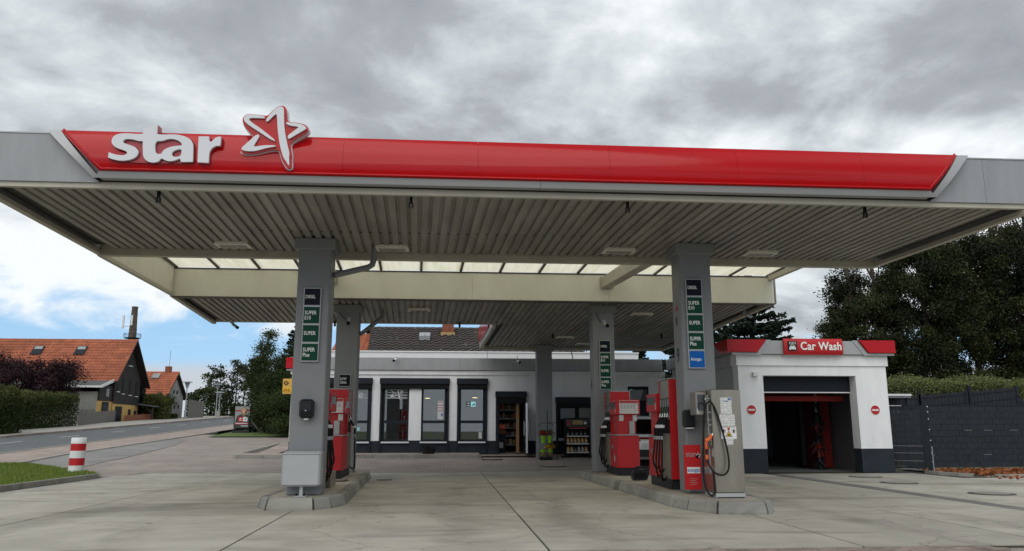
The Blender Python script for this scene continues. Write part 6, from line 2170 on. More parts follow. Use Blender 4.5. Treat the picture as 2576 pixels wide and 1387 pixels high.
for zi, (z0, row) in enumerate(((1.0, ['charcoal'] * 5), (.74, ['gold'] * 6), (.44, ['gold', 'gold', 'charcoal', 'grey', 'grey', 'gold']))):
    MB().box(4.07, 4.86, RY0 + .02, RY1 - .03, z0 - .02, z0).build('shelf_board', 'anthracite', rk)
    MB().box(4.065, 4.865, RY0 - .01, RY0 + .018, z0 - .045, z0 - .002).build('price_rail', 'white', rk)
    for i, c in enumerate(row):
        x = 4.09 + i * .77 / len(row)
        tier = ('top', 'middle', 'bottom')[zi]
        t = thing('oil_bottle', f'{c} oil bottle on the {tier} shelf of the rack' + (', nearest the ' + ('door' if i < 3 else 'pump') + ' side' if tier == 'bottom' and c == 'gold' else ''), 'bottle', (x + .04, RY0 + .1, z0), f'{c} bottles on the {tier} shelf' + (' door side' if tier == 'bottom' and c == 'gold' and i < 3 else ''))
        MB().prism([(x, z0 + .001), (x + .085, z0 + .001), (x + .085, z0 + .10), (x + .06, z0 + .165), (x + .015, z0 + .165), (x, z0 + .13)], RY0 + .05, RY0 + .17).build('body', bot[c], t)
        MB().lathe([(.017, z0 + .166), (.017, z0 + .19)], x + .032, RY0 + .11, 10, False).build('cap', 'dark_red' if c == 'gold' else 'black', t)
        MB().box(x + .012, x + .072, RY0 + .044, RY0 + .049, z0 + .03, z0 + .09).build('bottle_label', 'print_label' if c != 'charcoal' else 'poster_grey', t)
ct = thing('vent_cabinet', 'grey louvred metal cabinet beside the oil rack', 'cabinet', (5.1, 27.9, RZ))
MB().box(4.93, 5.28, 27.8, 28.2, RZ, 1.55).build('casing', 'pillar_grey', ct)
for k in range(12):
    MB().box(4.94, 5.27, 27.785, 27.799, RZ + .12 + k * .08, RZ + .16 + k * .08).build('louvre', 'steel_box', ct)

# post sign on the shop corner
po = thing('post_sign', 'yellow post office sign hanging at the shop corner', 'sign', (-5.95, 28.2, 2.4))
MB().bbox(-5.95, -5.47, 28.12, 28.22, 2.44, 2.97, .008).build('box', 'yellow', po)
b = MB()
b.tube([(-5.84 + .055 * math.cos(k * .42) * 1.0, 28.11, 2.83 + .055 * math.sin(k * .42)) for k in range(15)], .013, 6)
b.tube([(-5.91, 28.11, 2.83), (-5.89, 28.11, 2.80), (-5.78, 28.11, 2.775), (-5.73, 28.11, 2.85)], .01, 6)
b.build('horn_mark', 'black', po)
for x in (-5.87, -5.81):
    MB().prism([(x - .02, 2.74), (x + .02, 2.74), (x, 2.755)], 28.108, 28.118).build('arrow_mark', 'black', po)
MB().box(-5.94, -5.48, 28.112, 28.119, 2.50, 2.66).build('lower_band', 'sign_yellow', po)
text('lettering', 'DHL', .13, 'red_flat', (-5.93, 28.108, 2.525), po, '-y', .003, .02, shear=.3)
MB().box(-5.47, -5.3, 28.22, 28.5, 2.6, 2.66).build('arm', 'galvanised', po)

# advertising board by the bushes
AX, AY = -12.15, 47.0
AZ = gz(AX, AY)
ad = thing('advert_board', 'freestanding poster board with a smiling woman near the bushes', 'advertising board', (AX, AY, AZ))
sx = 47.2 / 41.5
MB().bbox(AX - .52, AX + .52, AY - .25, AY + .25, AZ - .03, AZ + .16, .03).build('foot', 'plastic_dark', ad)
for x in (-.3, .3):
    MB().box(AX + x - .03, AX + x + .03, AY - .03, AY + .03, AZ + .16, AZ + .30).build('spring_leg', 'black', ad)
z0, z1, hw = AZ + .27, AZ + 1.60, .46
pn = MB().bbox(AX - hw, AX + hw, AY - .04, AY + .04, z0, z1, .012).build('frame', 'black', ad)
yy = AY - .041


def ap(name, b, m):
    return b.build(name, m, pn)


ap('print_sky', MB().box(AX - .41, AX + .41, yy - .003, yy, z0 + .05, z1 - .05), 'poster_grey')
ap('print_canopy', MB().box(AX - .41, AX + .41, yy - .006, yy - .0035, z1 - .34, z1 - .26), 'dark_red')
ap('print_figure', MB().prism([(AX - .41, z0 + .24), (AX + .41, z0 + .24), (AX + .41, z1 - .60), (AX + .20, z1 - .47), (AX - .02, z1 - .47), (AX - .30, z1 - .62)], yy - .009, yy - .0065), 'jacket')
el = lambda cx, cz, rx, rz: [(cx + rx * math.cos(k * .3927), cz + rz * math.sin(k * .3927)) for k in range(16)]
ap('print_figure', MB().prism(el(AX + .08, z1 - .34, .17, .24), yy - .012, yy - .0095), 'hair')
ap('print_figure', MB().prism(el(AX + .07, z1 - .30, .10, .15), yy - .015, yy - .0125), 'skin')
ap('print_figure', MB().box(AX + .03, AX + .12, yy - .0175, yy - .0155, z1 - .385, z1 - .37), 'white')
ap('print_square', MB().box(AX - .22, AX + .06, yy - .018, yy - .0125, z0 + .42, z0 + .68), 'red_flat')
ap('print_square', MB().box(AX + .06, AX + .32, yy - .018, yy - .0125, z0 + .42, z0 + .68), 'white')
ap('print_logo', MB().prism([(AX - .16, z0 + .55), (AX - .10, z0 + .62), (AX - .02, z0 + .60), (AX, z0 + .55), (AX - .06, z0 + .57), (AX - .08, z0 + .53)], yy - .021, yy - .0185), 'white')
ap('print_logo', MB().box(AX - .16, AX, yy - .021, yy - .0185, z0 + .46, z0 + .49), 'white')
ap('print_logo', MB().prism([(AX + .14, z0 + .50), (AX + .24, z0 + .51), (AX + .26, z0 + .60), (AX + .21, z0 + .55), (AX + .18, z0 + .62), (AX + .17, z0 + .54)], yy - .021, yy - .0185), 'pillar_grey')
ap('print_banner', MB().box(AX - .38, AX + .36, yy - .010, yy - .0065, z0 + .25, z0 + .36), 'red_flat')
for k in range(11):
    ap('print_letter', MB().box(AX - .35 + k * .062, AX - .305 + k * .062, yy - .013, yy - .0105, z0 + .275, z0 + .335), 'white')
ap('print_base', MB().box(AX - .41, AX + .41, yy - .006, yy - .0035, z0 + .05, z0 + .24), 'jacket')
ap('print_base', MB().box(AX - .05, AX + .38, yy - .009, yy - .0065, z0 + .14, z0 + .18), 'white')
MB().tube([(AX + .30, AY + .12, AZ + .95), (AX + 1.05, AY + .3, AZ + .02)], .06, 6).build('plank', 'wood_grey', None, label='weathered plank leaning beside the poster board', cat='plank')

# ------------------------------------------------------------------ white car by the shop
CX0, CY0, CZ0 = 5.25, 23.75, gz(6, 24)
car = thing('parked_car', 'white compact SUV parked behind the pumps, seen from its tail', 'car', (6.1, 25.8, CZ0))
CW = 1.72


secs = [  # y, half width low, half width belt, z bottom, z belt, half width roof, z roof
    (0.00, .70, .74, .42, .86, .60, .90), (0.06, .80, .83, .34, .98, .66, 1.02), (0.20, .84, .86, .28, 1.04, .68, 1.38), (0.42, .85, .87, .26, 1.05, .67, 1.56), (1.0, .86, .87, .24, 1.04, .67, 1.61),
    (1.9, .86, .87, .24, 1.02, .67, 1.61), (2.5, .86, .87, .24, 1.0, .66, 1.52), (3.0, .86, .86, .24, .99, .72, 1.06), (3.7, .84, .84, .26, .93, .70, .95), (4.15, .74, .76, .32, .78, .62, .80)]
v, f = [], []
cxm = CX0 + CW / 2
for (y, hl, hb, zb, zt, hr, zr) in secs:
    ring = [(-hl + .06, zb), (hl - .06, zb), (hl, zb + .14), (hb, zt - .14), (hb - .02, zt), (hr + .03, zr - .05), (hr - .12, zr), (-hr + .12, zr), (-hr - .03, zr - .05), (-hb + .02, zt), (-hb, zt - .14), (-hl, zb + .14)]
    v += [(cxm + a, CY0 + y, CZ0 + z_) for a, z_ in ring]
for i in range(len(secs) - 1):
    for k in range(12):
        j = (k + 1) % 12
        f.append((i * 12 + k, i * 12 + j, i * 12 + 12 + j, i * 12 + 12 + k))
f += [tuple(range(11, -1, -1)), tuple(range((len(secs) - 1) * 12, len(secs) * 12))]
b = MB()
b.add(v, f, True)
cb = b.build('body', 'car_white', car)
md = cb.modifiers.new('bevel', 'BEVEL')
md.width, md.segments, md.limit_method, md.angle_limit = .03, 2, 'ANGLE', R(25)


def cq(name, pts, m, par=None, t=.006):
    """Plate slightly proud of the body from four (x,y,z) corners relative to the car; t along its normal."""
    P = [Vector((cxm + a, CY0 + y, CZ0 + z_)) for a, y, z_ in pts]
    nn = (P[1] - P[0]).cross(P[3] - P[0]).normalized() * t
    return MB().hexa([p for p in P] + [p + nn for p in P]).build(name, m, par or car)


rw = cq('rear_window', [(-.60, .022, 1.07), (.60, .022, 1.07), (.54, .232, 1.46), (-.54, .232, 1.46)], 'car_glass')
cq('rear_window_rim', [(-.65, .032, 1.04), (.65, .032, 1.04), (.59, .262, 1.49), (-.59, .262, 1.49)], 'black', t=.004)
for s in (-1, 1):
    cq('side_window', [(s * .865, .40, 1.09), (s * .865, .95, 1.08), (s * .70, .98, 1.50), (s * .715, .55, 1.48)], 'car_glass', t=.004 * -s)
    cq('side_window', [(s * .868, 1.02, 1.08), (s * .868, 2.4, 1.05), (s * .705, 2.25, 1.50), (s * .70, 1.05, 1.52)], 'car_glass', t=.004 * -s)
    b = MB()
    b.tube(smooth_path([(cxm + s * .60, CY0 + .5, CZ0 + 1.56), (cxm + s * .60, CY0 + .58, CZ0 + 1.64), (cxm + s * .60, CY0 + 2.0, CZ0 + 1.655), (cxm + s * .60, CY0 + 2.15, CZ0 + 1.58)]), .018, 6)
    b.build('roof_rail', 'black', car)
    cq('tail_light', [(s * .50 - .13, -.012, .82), (s * .50 + .13, -.012, .82), (s * .55 + .12, .03, .96), (s * .55 - .12, .03, .96)], 'tail_red', t=.05)
    for yw in (.72, 3.3):
        xw = cxm + s * .80
        tb = MB()
        tb.tube([(xw - .10, CY0 + yw, CZ0 + .33), (xw + .10, CY0 + yw, CZ0 + .33)], .33, 28)
        wl = tb.build('wheel', 'rubber', car)
        MB().tube([(xw + s * .101, CY0 + yw, CZ0 + .33), (xw + s * .108, CY0 + yw, CZ0 + .33)], .22, 20).build('rim', 'galvanised', wl)
cq('bumper', [(-.74, -.03, .36), (.74, -.03, .36), (.78, -.03, .58), (-.78, -.03, .58)], 'plastic_dark', t=.08)
cq('bumper_trim', [(-.5, -.045, .40), (.5, -.045, .40), (.52, -.045, .46), (-.52, -.045, .46)], 'galvanised', t=.03)
cq('light_strip', [(-.66, -.008, .88), (.66, -.008, .88), (.66, .02, .94), (-.66, .02, .94)], 'tail_red', t=.02)
cq('number_plate', [(-.26, -.016, .66), (.26, -.016, .66), (.26, -.008, .77), (-.26, -.008, .77)], 'white', t=.02)
MB().tube([(cxm + .0, CY0 + .55, CZ0 + 1.60), (cxm + .0, CY0 + .50, CZ0 + 1.70)], .02, 8, .006).build('antenna', 'black', car)
MB().tube([(cxm + .0, CY0 + .30, CZ0 + 1.08), (cxm + .30, CY0 + .09, CZ0 + 1.10)], .008, 5).build('rear_wiper', 'black', car)

# ------------------------------------------------------------------ houses
def tiled_roof(parent, eave0, along, up, tw, th, m, keep=300, name='roof_tile', rows=None, near=None, under='wood_dark', skip=None):
    """Roof slope covered with single curved tiles. eave0: corner at the eave, along and up: edge vectors."""
    e0, A, U = Vector(eave0), Vector(along), Vector(up)
    a, u = A.normalized(), U.normalized()
    nrm = a.cross(u).normalized()
    if nrm.z < 0:
        nrm = -nrm
    na, nu = max(1, round(A.length / tw)), max(1, round(U.length / th))
    tw, th = A.length / na, U.length / nu
    c = [e0 - nrm * .10, e0 + A - nrm * .10, e0 + A + U - nrm * .10, e0 + U - nrm * .10]
    MB().hexa([p for p in c] + [p + nrm * .08 for p in c]).build('roof_slab', under, parent)
    lip = .07 if m == 'tile_brown' else .045
    prof = ((0, .012), (.10, .0), (.35, .002), (.52, .030), (.72, .050), (.90, .034), (1.0, .012))
    tv = []
    for s, lift in ((-.03, lip), (1.02, .004)):
        tv += [(p * tw, s * th, z_ * (tw / .3) + lift) for p, z_ in prof]
    n = len(prof)
    tf = [(k, k + 1, n + k + 1, n + k) for k in range(n - 1)]
    tv += [(p * tw, -.03 * th, z_ * (tw / .3) - .004) for p, z_ in prof]
    tf += [(2 * n + k, 2 * n + k + 1, k + 1, k) for k in range(n - 1)]
    b = MB()
    b.add(tv, tf)
    me = b.mesh(name, m)
    F = Matrix((( a.x, u.x, nrm.x, 0), (a.y, u.y, nrm.y, 0), (a.z, u.z, nrm.z, 0), (0, 0, 0, 1)))
    cells = [(i, j) for j in range(nu) for i in range(na)]
    if skip:
        cells = [q for q in cells if not skip((q[0] + .5) / na, (q[1] + .5) / nu)]
    nr = near or (lambda i, j: i + j)
    cells.sort(key=lambda q: nr(q[0] / na, q[1] / nu))
    rr_ = random.Random(5)
    for i, j in cells[:keep]:
        p = e0 + a * (i * tw) + u * (j * th) + nrm * rr_.uniform(0, .008)
        place(name, me, parent, mtx=Matrix.Translation(p) @ F @ Matrix.Rotation(rr_.uniform(-.012, .012), 4, 'Z'))
    rest = cells[keep:]
    if rest:
        base = np.array(tv)
        Fm = np.array(F)[:3, :3]
        w_ = base @ Fm.T
        V, Fc = [], []
        for k, (i, j) in enumerate(rest):
            p = e0 + a * (i * tw) + u * (j * th) + nrm * rr_.uniform(0, .008)
            V.append(w_ + np.array(p))
            Fc += [tuple(x + k * len(tv) for x in q) for q in tf]
        V = np.concatenate(V)
        me2 = bpy.data.meshes.new('roof_tiles_rest')
        me2.from_pydata(V.tolist(), [], Fc)
        me2.materials.append(MATS[m])
        place('roof_tiles_rest', me2, parent, kind='stuff')
    # ridge tiles
    top = e0 + U
    k = max(2, int(A.length / .4))
    for q in range(k):
        p0, p1 = top + A * (q / k), top + A * ((q + 1.04) / k)
        MB().tube([p0 - nrm * .02, p1 - nrm * .035], .10, 8).build('ridge_tile', m, parent)


# barn-like house with the long orange roof
hx, G1 = -28.5, gz(-28, 70)
h1 = thing('barn_house', 'long house with an orange tiled roof and dark timber gable across the road', 'house', (-34, 71, G1))
xL1 = -40.5
y0h, yr_, y1h = 68.3, 71.3, 74.3
ZE, ZR = 5.2, 8.95
MB().box(xL1, hx, y0h + .35, y1h - .3, G1 - .4, 3.45).build('ground_wall', 'yellow_wall', h1)
MB().prism([(y0h + .3, 3.452), (y1h - .25, 3.452), (y1h - .25, 5.5), (yr_, ZR - .35), (y0h + .3, 5.35)], xL1, hx + .02, 'x').build('timber_storey', 'wood_dark', h1)
# timber boards of the gable
for k in range(19):
    ya = y0h + .33 + k * .283
    ztop = min(5.35 + (ya - y0h) * 1.16, ZR - .35 - max(0, ya + .28 - yr_) * 1.03) - .12
    MB().box(hx + .021, hx + .045, ya, ya + .262, 3.3, max(ztop, 4.2)).build('gable_board', 'wood_dark', h1)
for ya, z0, z1, w_ in ((69.0, 4.35, 5.05, .5), (70.1, 4.2, 5.6, .45), (71.6, 4.15, 5.55, .45), (73.0, 4.1, 5.4, .45), (71.0, 6.7, 7.4, .7)):
    wn = MB().box(hx + .05, hx + .08, ya, ya + w_, z0, z1).build('window', 'black', h1)
    MB().box(hx + .05, hx + .14, ya - .05, ya + w_ + .05, z0 - .07, z0 - .002).build('sill', 'white', wn)
for ya, z0, z1, w_, m in ((69.2, G1, 3.1, 1.3, 'anthracite'), (71.9, 2.2, 2.9, .5, 'wood_dark'), (73.2, 2.0, 2.8, .4, 'wood_dark')):
    MB().box(hx + .005, hx + .05, ya, ya + w_, z0, z1).build('door' if w_ > 1 else 'window', m, h1)
tiled_roof(h1, (xL1 - .4, y0h - .45, ZE - .10), (hx + .55 - xL1 + .4, 0, 0), (0, yr_ - y0h + .45, ZR - ZE + .10), .30, .34, 'tile_orange', 300, near=lambda i, j: abs(i - .62) * .9 + abs(j - .6) * .7)
c = [(xL1 - .4, yr_, ZR - .06), (hx + .55, yr_, ZR - .06), (hx + .55, y1h + .75, 5.0), (xL1 - .4, y1h + .75, 5.0)]
MB().hexa([(x, y, z_ - .12) for x, y, z_ in c] + c).build('roof_slab', 'wood_dark', h1)
for sgn in (1, -1):
    pe = (y0h - .45, ZE - .1) if sgn > 0 else (y1h + .75, 5.0)
    MB().hexa([(hx + .46, pe[0], pe[1] - .18), (hx + .56, pe[0], pe[1] - .18), (hx + .56, yr_, ZR - .14), (hx + .46, yr_, ZR - .14), (hx + .46, pe[0], pe[1] + .02), (hx + .56, pe[0], pe[1] + .02), (hx + .56, yr_, ZR + .05), (hx + .46, yr_, ZR + .05)]).build('verge_board', 'wood_dark', h1)
rs_ = lambda f: (y0h - .45 + (yr_ - y0h + .45) * f, ZE - .10 + (ZR - ZE + .10) * f)
for xc in (-35.9, -32.3):
    (ya, za), (yb, zb_) = rs_(.60), rs_(.80)
    wn = MB().hexa([(xc - .42, ya, za - .05), (xc + .42, ya, za - .05), (xc + .42, yb, zb_ - .05), (xc - .42, yb, zb_ - .05), (xc - .42, ya - .06, za + .15), (xc + .42, ya - .06, za + .15), (xc + .42, yb - .06, zb_ + .15), (xc - .42, yb - .06, zb_ + .15)]).build('roof_window', 'anthracite', h1)
    MB().hexa([(xc - .33, ya + .02, za + .17), (xc + .33, ya + .02, za + .17), (xc + .33, yb - .12, zb_ + .09), (xc - .33, yb - .12, zb_ + .09), (xc - .33, ya + .01, za + .18), (xc + .33, ya + .01, za + .18), (xc + .33, yb - .13, zb_ + .10), (xc - .33, yb - .13, zb_ + .10)]).build('pane', 'poster_grey', wn)
# lean-to in front of the gable house
G2 = gz(-28, 66)
an = thing('lean_to_shed', 'rendered lean-to with a dark flat roof and roller door before the orange roof house', 'shed', (-30, 66.5, G2))
MB().box(-36.0, hx - .25, 66.2, 68.6, G2 - .4, 4.2).build('rendered_wall', 'render_grey', an)
MB().box(hx - .248, hx - .1, 66.2, 68.6, 3.45, 4.75).build('timber_front', 'wood_dark', an)
MB().box(hx - .248, hx - .1, 66.2, 68.6, G2 - .4, 3.448).build('yellow_front', 'yellow_wall', an)
MB().box(hx - .098, hx - .05, 66.8, 68.0, G2, 3.4).build('roller_door', 'anthracite', an)
for k in range(10):
    MB().box(hx - .048, hx - .03, 66.82, 67.98, G2 + .05 + k * .15, G2 + .09 + k * .15).build('door_slat', 'slate', an)
MB().hexa([(-36.2, 65.7, 4.55), (hx + .2, 65.7, 4.55), (hx + .2, 68.8, 5.35), (-36.2, 68.8, 5.35), (-36.2, 65.7, 4.63), (hx + .2, 65.7, 4.63), (hx + .2, 68.8, 5.43), (-36.2, 68.8, 5.43)]).build('roof', 'slate', an)
MB().hexa([(hx + .2, 65.7, 4.48), (hx + .26, 65.7, 4.48), (hx + .26, 68.7, 5.26), (hx + .2, 68.7, 5.26), (hx + .2, 65.7, 4.72), (hx + .26, 65.7, 4.72), (hx + .26, 68.7, 5.5), (hx + .2, 68.7, 5.5)]).build('fascia_board', 'white', an)
MB().box(-36.2, hx + .26, 65.6, 65.69, 4.50, 4.66).build('gutter', 'white', an)
wn = MB().box(hx - .098, hx - .06, 67.4, 67.9, 3.85, 4.5).build('window', 'poster_grey', an)
MB().box(hx - .058, hx - .045, 67.63, 67.67, 3.87, 4.48).build('window_bar', 'wood', wn)
pc = thing('porch', 'small dark wooden porch roof on the far side of the yellow wall', 'porch', (-27.5, 74.5, gz(-27, 74)))
MB().hexa([(-28.4, 73.4, 3.35), (-26.9, 73.4, 3.15), (-26.9, 76.5, 3.15), (-28.4, 76.5, 3.35), (-28.4, 73.4, 3.45), (-26.9, 73.4, 3.25), (-26.9, 76.5, 3.25), (-28.4, 76.5, 3.45)]).build('roof', 'slate', pc)
for y in (73.6, 76.3):
    MB().box(-27.1, -26.98, y, y + .12, gz(-27, 74) - .1, 3.15).build('post', 'wood_dark', pc)
MB().tube([(-27.05, 73.66, 2.5), (-27.7, 73.66, 3.2)], .05, 6).build('brace', 'wood_dark', pc)

# smaller orange-roofed house
G3 = gz(-28, 80)
h2 = thing('small_house', 'small rendered house with an orange tiled roof behind the timber gable house', 'house', (-31, 80, G3))
hx2 = -27.4
MB().prism([(77.2, G3 - .4), (82.6, G3 - .4), (82.6, 4.4), (79.9, 6.45), (77.2, 3.9)], -36, hx2, 'x').build('wall', 'render_grey', h2)
tiled_roof(h2, (-36.3, 76.4, 3.55), (hx2 + .35 + 36.3, 0, 0), (0, 79.9 - 76.4, 6.72 - 3.55), .30, .34, 'tile_orange_pale', 300, near=lambda i, j: 1 - i)
c = [(-36.3, 79.9, 6.68), (hx2 + .35, 79.9, 6.68), (hx2 + .35, 83.0, 4.2), (-36.3, 83.0, 4.2)]
MB().hexa([(x, y, z_ - .12) for x, y, z_ in c] + c).build('roof_slab', 'wood_dark', h2)
MB().box(hx2 - 1.0, hx2 - .5, 79.7, 80.2, 6.5, 7.3).build('chimney', 'brick_red', h2)
for k, (ya, z0) in enumerate(((78.6, 3.1), (80.0, 3.15), (81.2, 3.2), (79.6, 4.6), (80.5, 4.6))):
    MB().box(hx2 + .002, hx2 + .03, ya, ya + .35, z0, z0 + .35).build('window', 'black', h2)
MB().box(hx2 + .002, hx2 + .03, 78.0, 78.6, G3, 3.0).build('door', 'slate', h2)
for x, y, zt in ((-33, 80, 9.0), (hx2 - .7, 79.95, 8.9)):
    MB().tube([(x, y, 6.6), (x, y, zt)], .02, 5).build('aerial', 'pillar_grey', h2)
MB().hexa([(-29.4, 79.0, 6.05), (-28.7, 79.0, 6.05), (-28.7, 79.5, 6.5), (-29.4, 79.5, 6.5), (-29.4, 78.95, 6.12), (-28.7, 78.95, 6.12), (-28.7, 79.45, 6.57), (-29.4, 79.45, 6.57)]).build('roof_window', 'poster_grey', h2)

# brown-roofed house behind the shop, with an orange roof joining it
h3 = thing('brown_roof_house', 'house with a weathered brown tiled roof rising behind the shop', 'house', (-1, 42, gz(0, 40)))
MB().prism([(37.4, .3), (47, .3), (47, 4.8), (42.2, 6.5), (37.4, 4.6)], -4.0, 6.5, 'x').build('wall', 'render_grey', h3)
tiled_roof(h3, (-3.98, 36.9, 4.40), (10.6, 0, 0), (-.45, 5.2, 2.18), .36, .42, 'tile_brown', 300, near=lambda i, j: abs(i - .3) * 1.2 + abs(j - .5) * .6)
c = [(-4.7, 42.1, 6.53), (6.2, 42.1, 6.53), (6.5, 47.4, 4.5), (-4.4, 47.4, 4.5)]
MB().hexa([(x, y, z_ - .1) for x, y, z_ in c] + c).build('roof_slab', 'wood_dark', h3)
ch = MB().box(-.55, .05, 40.85, 41.4, 5.9, 6.95).build('chimney', 'brick_red', h3)
MB().box(-.62, .12, 40.78, 41.47, 6.0, 6.22).build('chimney_flashing', 'counter', ch)
for r in range(6):
    for k in range(3):
        MB().box(-.545 + k * .2 + (.05 if r % 2 else 0), -.365 + k * .2 + (.05 if r % 2 else 0) - .01, 40.838, 40.849, 6.24 + r * .11, 6.335 + r * .11).build('brick', 'brick_red', ch)
sk3 = MB().hexa([(-1.7, 39.7, 5.66), (-1.15, 39.7, 5.66), (-1.15, 40.2, 5.9), (-1.7, 40.2, 5.9), (-1.7, 39.65, 5.88), (-1.15, 39.65, 5.88), (-1.15, 40.15, 6.12), (-1.7, 40.15, 6.12)]).build('roof_window', 'galvanised', h3)
MB().box(-1.44, -1.41, 39.6, 39.9, 5.9, 5.97).build('window_bar', 'galvanised', sk3)
h4 = thing('orange_roof_house', 'strip of orange tiled roof joining the brown roof behind the shop', 'house', (-6, 42, gz(0, 40)))
MB().prism([(38.2, .3), (46, .3), (46, 4.6), (42.2, 5.7), (38.2, 4.6)], -5.9, -4.5, 'x').build('wall', 'render_grey', h4)
tiled_roof(h4, (-6.0, 37.6, 4.45), (1.8, 0, 0), (0, 4.6, 1.75), .30, .36, 'tile_orange_pale', 300)

# tall brick stack with antennas
st = thing('brick_chimney_stack', 'tall brown brick chimney stack with antennas behind the orange roof', 'chimney', (-43.9, 110, 3))
MB().lathe([(.85, 2.5), (.55, 13.0), (.44, 15.6), (.38, 17.5), (.41, 17.55), (.41, 17.8)], -43.95, 110, 20).build('shaft', 'chimney_brick', st)
MB().lathe([(.95, 13.35), (1.0, 13.4), (1.0, 13.46), (.5, 13.48)], -43.95, 110, 16).build('gallery', 'anthracite', st)
for k in range(12):
    a = k * .5236
    MB().tube([(-43.95 + 1.1 * math.cos(a), 110 + 1.1 * math.sin(a), 13.45), (-43.95 + 1.1 * math.cos(a), 110 + 1.1 * math.sin(a), 14.0)], .025, 4).build('gallery_post', 'anthracite', st)
MB().tube([(-43.95 + 1.1 * math.cos(k * .5236), 110 + 1.1 * math.sin(k * .5236), 14.0) for k in range(13)], .025, 4).build('gallery_rail', 'anthracite', st)
for x, z0, z1 in ((-45.05, 14.7, 16.5), (-43.95, 15.1, 16.5)):
    MB().bbox(x - .12, x + .12, 109.2, 109.4, z0, z1, .02).build('antenna', 'white', st)
    MB().tube([(x, 109.3, z0 + .3), (-43.95, 109.7, z0 + .3)], .03, 4).build('antenna_arm', 'galvanised', st)
for zz in (14.6, 15.6, 16.7, 17.2):
    MB().lathe([(.53 - (zz - 14.6) * .045, zz), (.53 - (zz - 14.6) * .045, zz + .06)], -43.95, 110, 16).build('iron_band', 'iron', st)

# ------------------------------------------------------------------ fences and lamps across the road
fp = thing('board_fence', 'grey weathered board fence in front of the lean-to', 'fence', (-26, 61, gz(-26, 61)))
pa, pb = Vector((-26.9, 61.6)), Vector((-28.2, 68.6))
nb_ = 22
for k in range(nb_):
    p, q = pa.lerp(pb, k / nb_), pa.lerp(pb, (k + .86) / nb_)
    zz = gz(p.x, p.y)
    MB().hexa([(p.x, p.y, zz), (p.x + .04, p.y, zz), (q.x + .04, q.y, zz), (q.x, q.y, zz), (p.x, p.y, zz + 1.0), (p.x + .04, p.y, zz + 1.0), (q.x + .04, q.y, zz + 1.0), (q.x, q.y, zz + 1.0)]).build('board', 'wood_grey', fp)
pk = thing('picket_fence', 'pale open picket fence at the end of the clipped hedge', 'fence', (-26.3, 58.5, gz(-26, 58)))
for k in range(11):
    y = 57.2 + k * .42
    x = -25.9 - (y - 57) * .21
    MB().box(x, x + .03, y, y + .17, gz(x, y), gz(x, y) + 1.15 + .1 * (k % 2)).build('picket', 'wood_grey', pk)
for zz in (.3, .9):
    MB().hexa([(-25.95, 57.2, gz(0, 57.2) + zz), (-25.93, 57.2, gz(0, 57.2) + zz), (-26.85, 61.7, gz(0, 61.7) + zz), (-26.87, 61.7, gz(0, 61.7) + zz), (-25.95, 57.2, gz(0, 57.2) + zz + .09), (-25.93, 57.2, gz(0, 57.2) + zz + .09), (-26.85, 61.7, gz(0, 61.7) + zz + .09), (-26.87, 61.7, gz(0, 61.7) + zz + .09)]).build('rail', 'wood_grey', pk)
lw = thing('low_red_fence', 'low red brown fence before the yellow wall', 'fence', (-28, 72, gz(-28, 72)))
for k in range(16):
    y = 69.0 + k * .42
    MB().box(-27.6, -27.55, y, y + .36, gz(-27, y), gz(-27, y) + .6).build('board', 'brick_red', lw)
bf = thing('plank_screen', 'tall grey plank screen behind the street lamps', 'fence', (-25.4, 81, gz(-25, 81)))
for k in range(12):
    f0, f1 = k / 12, (k + .92) / 12
    p, q = Vector((-26.0, 80.0)).lerp(Vector((-25.6, 83.6)), f0), Vector((-26.0, 80.0)).lerp(Vector((-25.6, 83.6)), f1)
    zz = gz(p.x, p.y)
    zt = zz + 1.95 - k * .03
    MB().hexa([(p.x, p.y, zz), (p.x + .04, p.y, zz), (q.x + .04, q.y, zz), (q.x, q.y, zz), (p.x, p.y, zt), (p.x + .04, p.y, zt), (q.x + .04, q.y, zt), (q.x, q.y, zt)]).build('plank', 'wood_grey', bf)


def street_lamp(label, x, y, h):
    z = gz(x, y)
    t = thing('street_lamp', label, 'street lamp', (x, y, z), 'street lamps up the road')
    MB().tube([(x, y, z - .1), (x, y, z + .9)], .10, 8).build('base', 'galvanised', t)
    MB().tube([(x, y, z + .9), (x, y, z + h)], .06, 8, .05).build('mast', 'galvanised', t)
    MB().lathe([(.10, z + h), (.26, z + h + .5), (.27, z + h + .52)], x, y, 12).build('glass', 'poster_grey', t)
    MB().lathe([(.50, z + h + .52), (.46, z + h + .58), (.06, z + h + .64)], x, y, 14).build('hood', 'galvanised', t)


street_lamp('nearest and tallest street lamp past the small house', -25.9, 79.0, 3.05)
street_lamp('middle street lamp before the far trees', -25.6, 88.0, 3.0)
street_lamp('farthest and shortest street lamp at the road bend', -24.3, 84.5, 2.1)
MB().bbox(-24.2, -23.9, 83.4, 83.7, gz(0, 83), gz(0, 83) + .75, .02).build('cable_cabinet', 'stone_kerb', None, label='small pale cable cabinet at the foot of the street lamps', cat='cabinet')

# ------------------------------------------------------------------ trees and hedges
rt = random.Random(2)
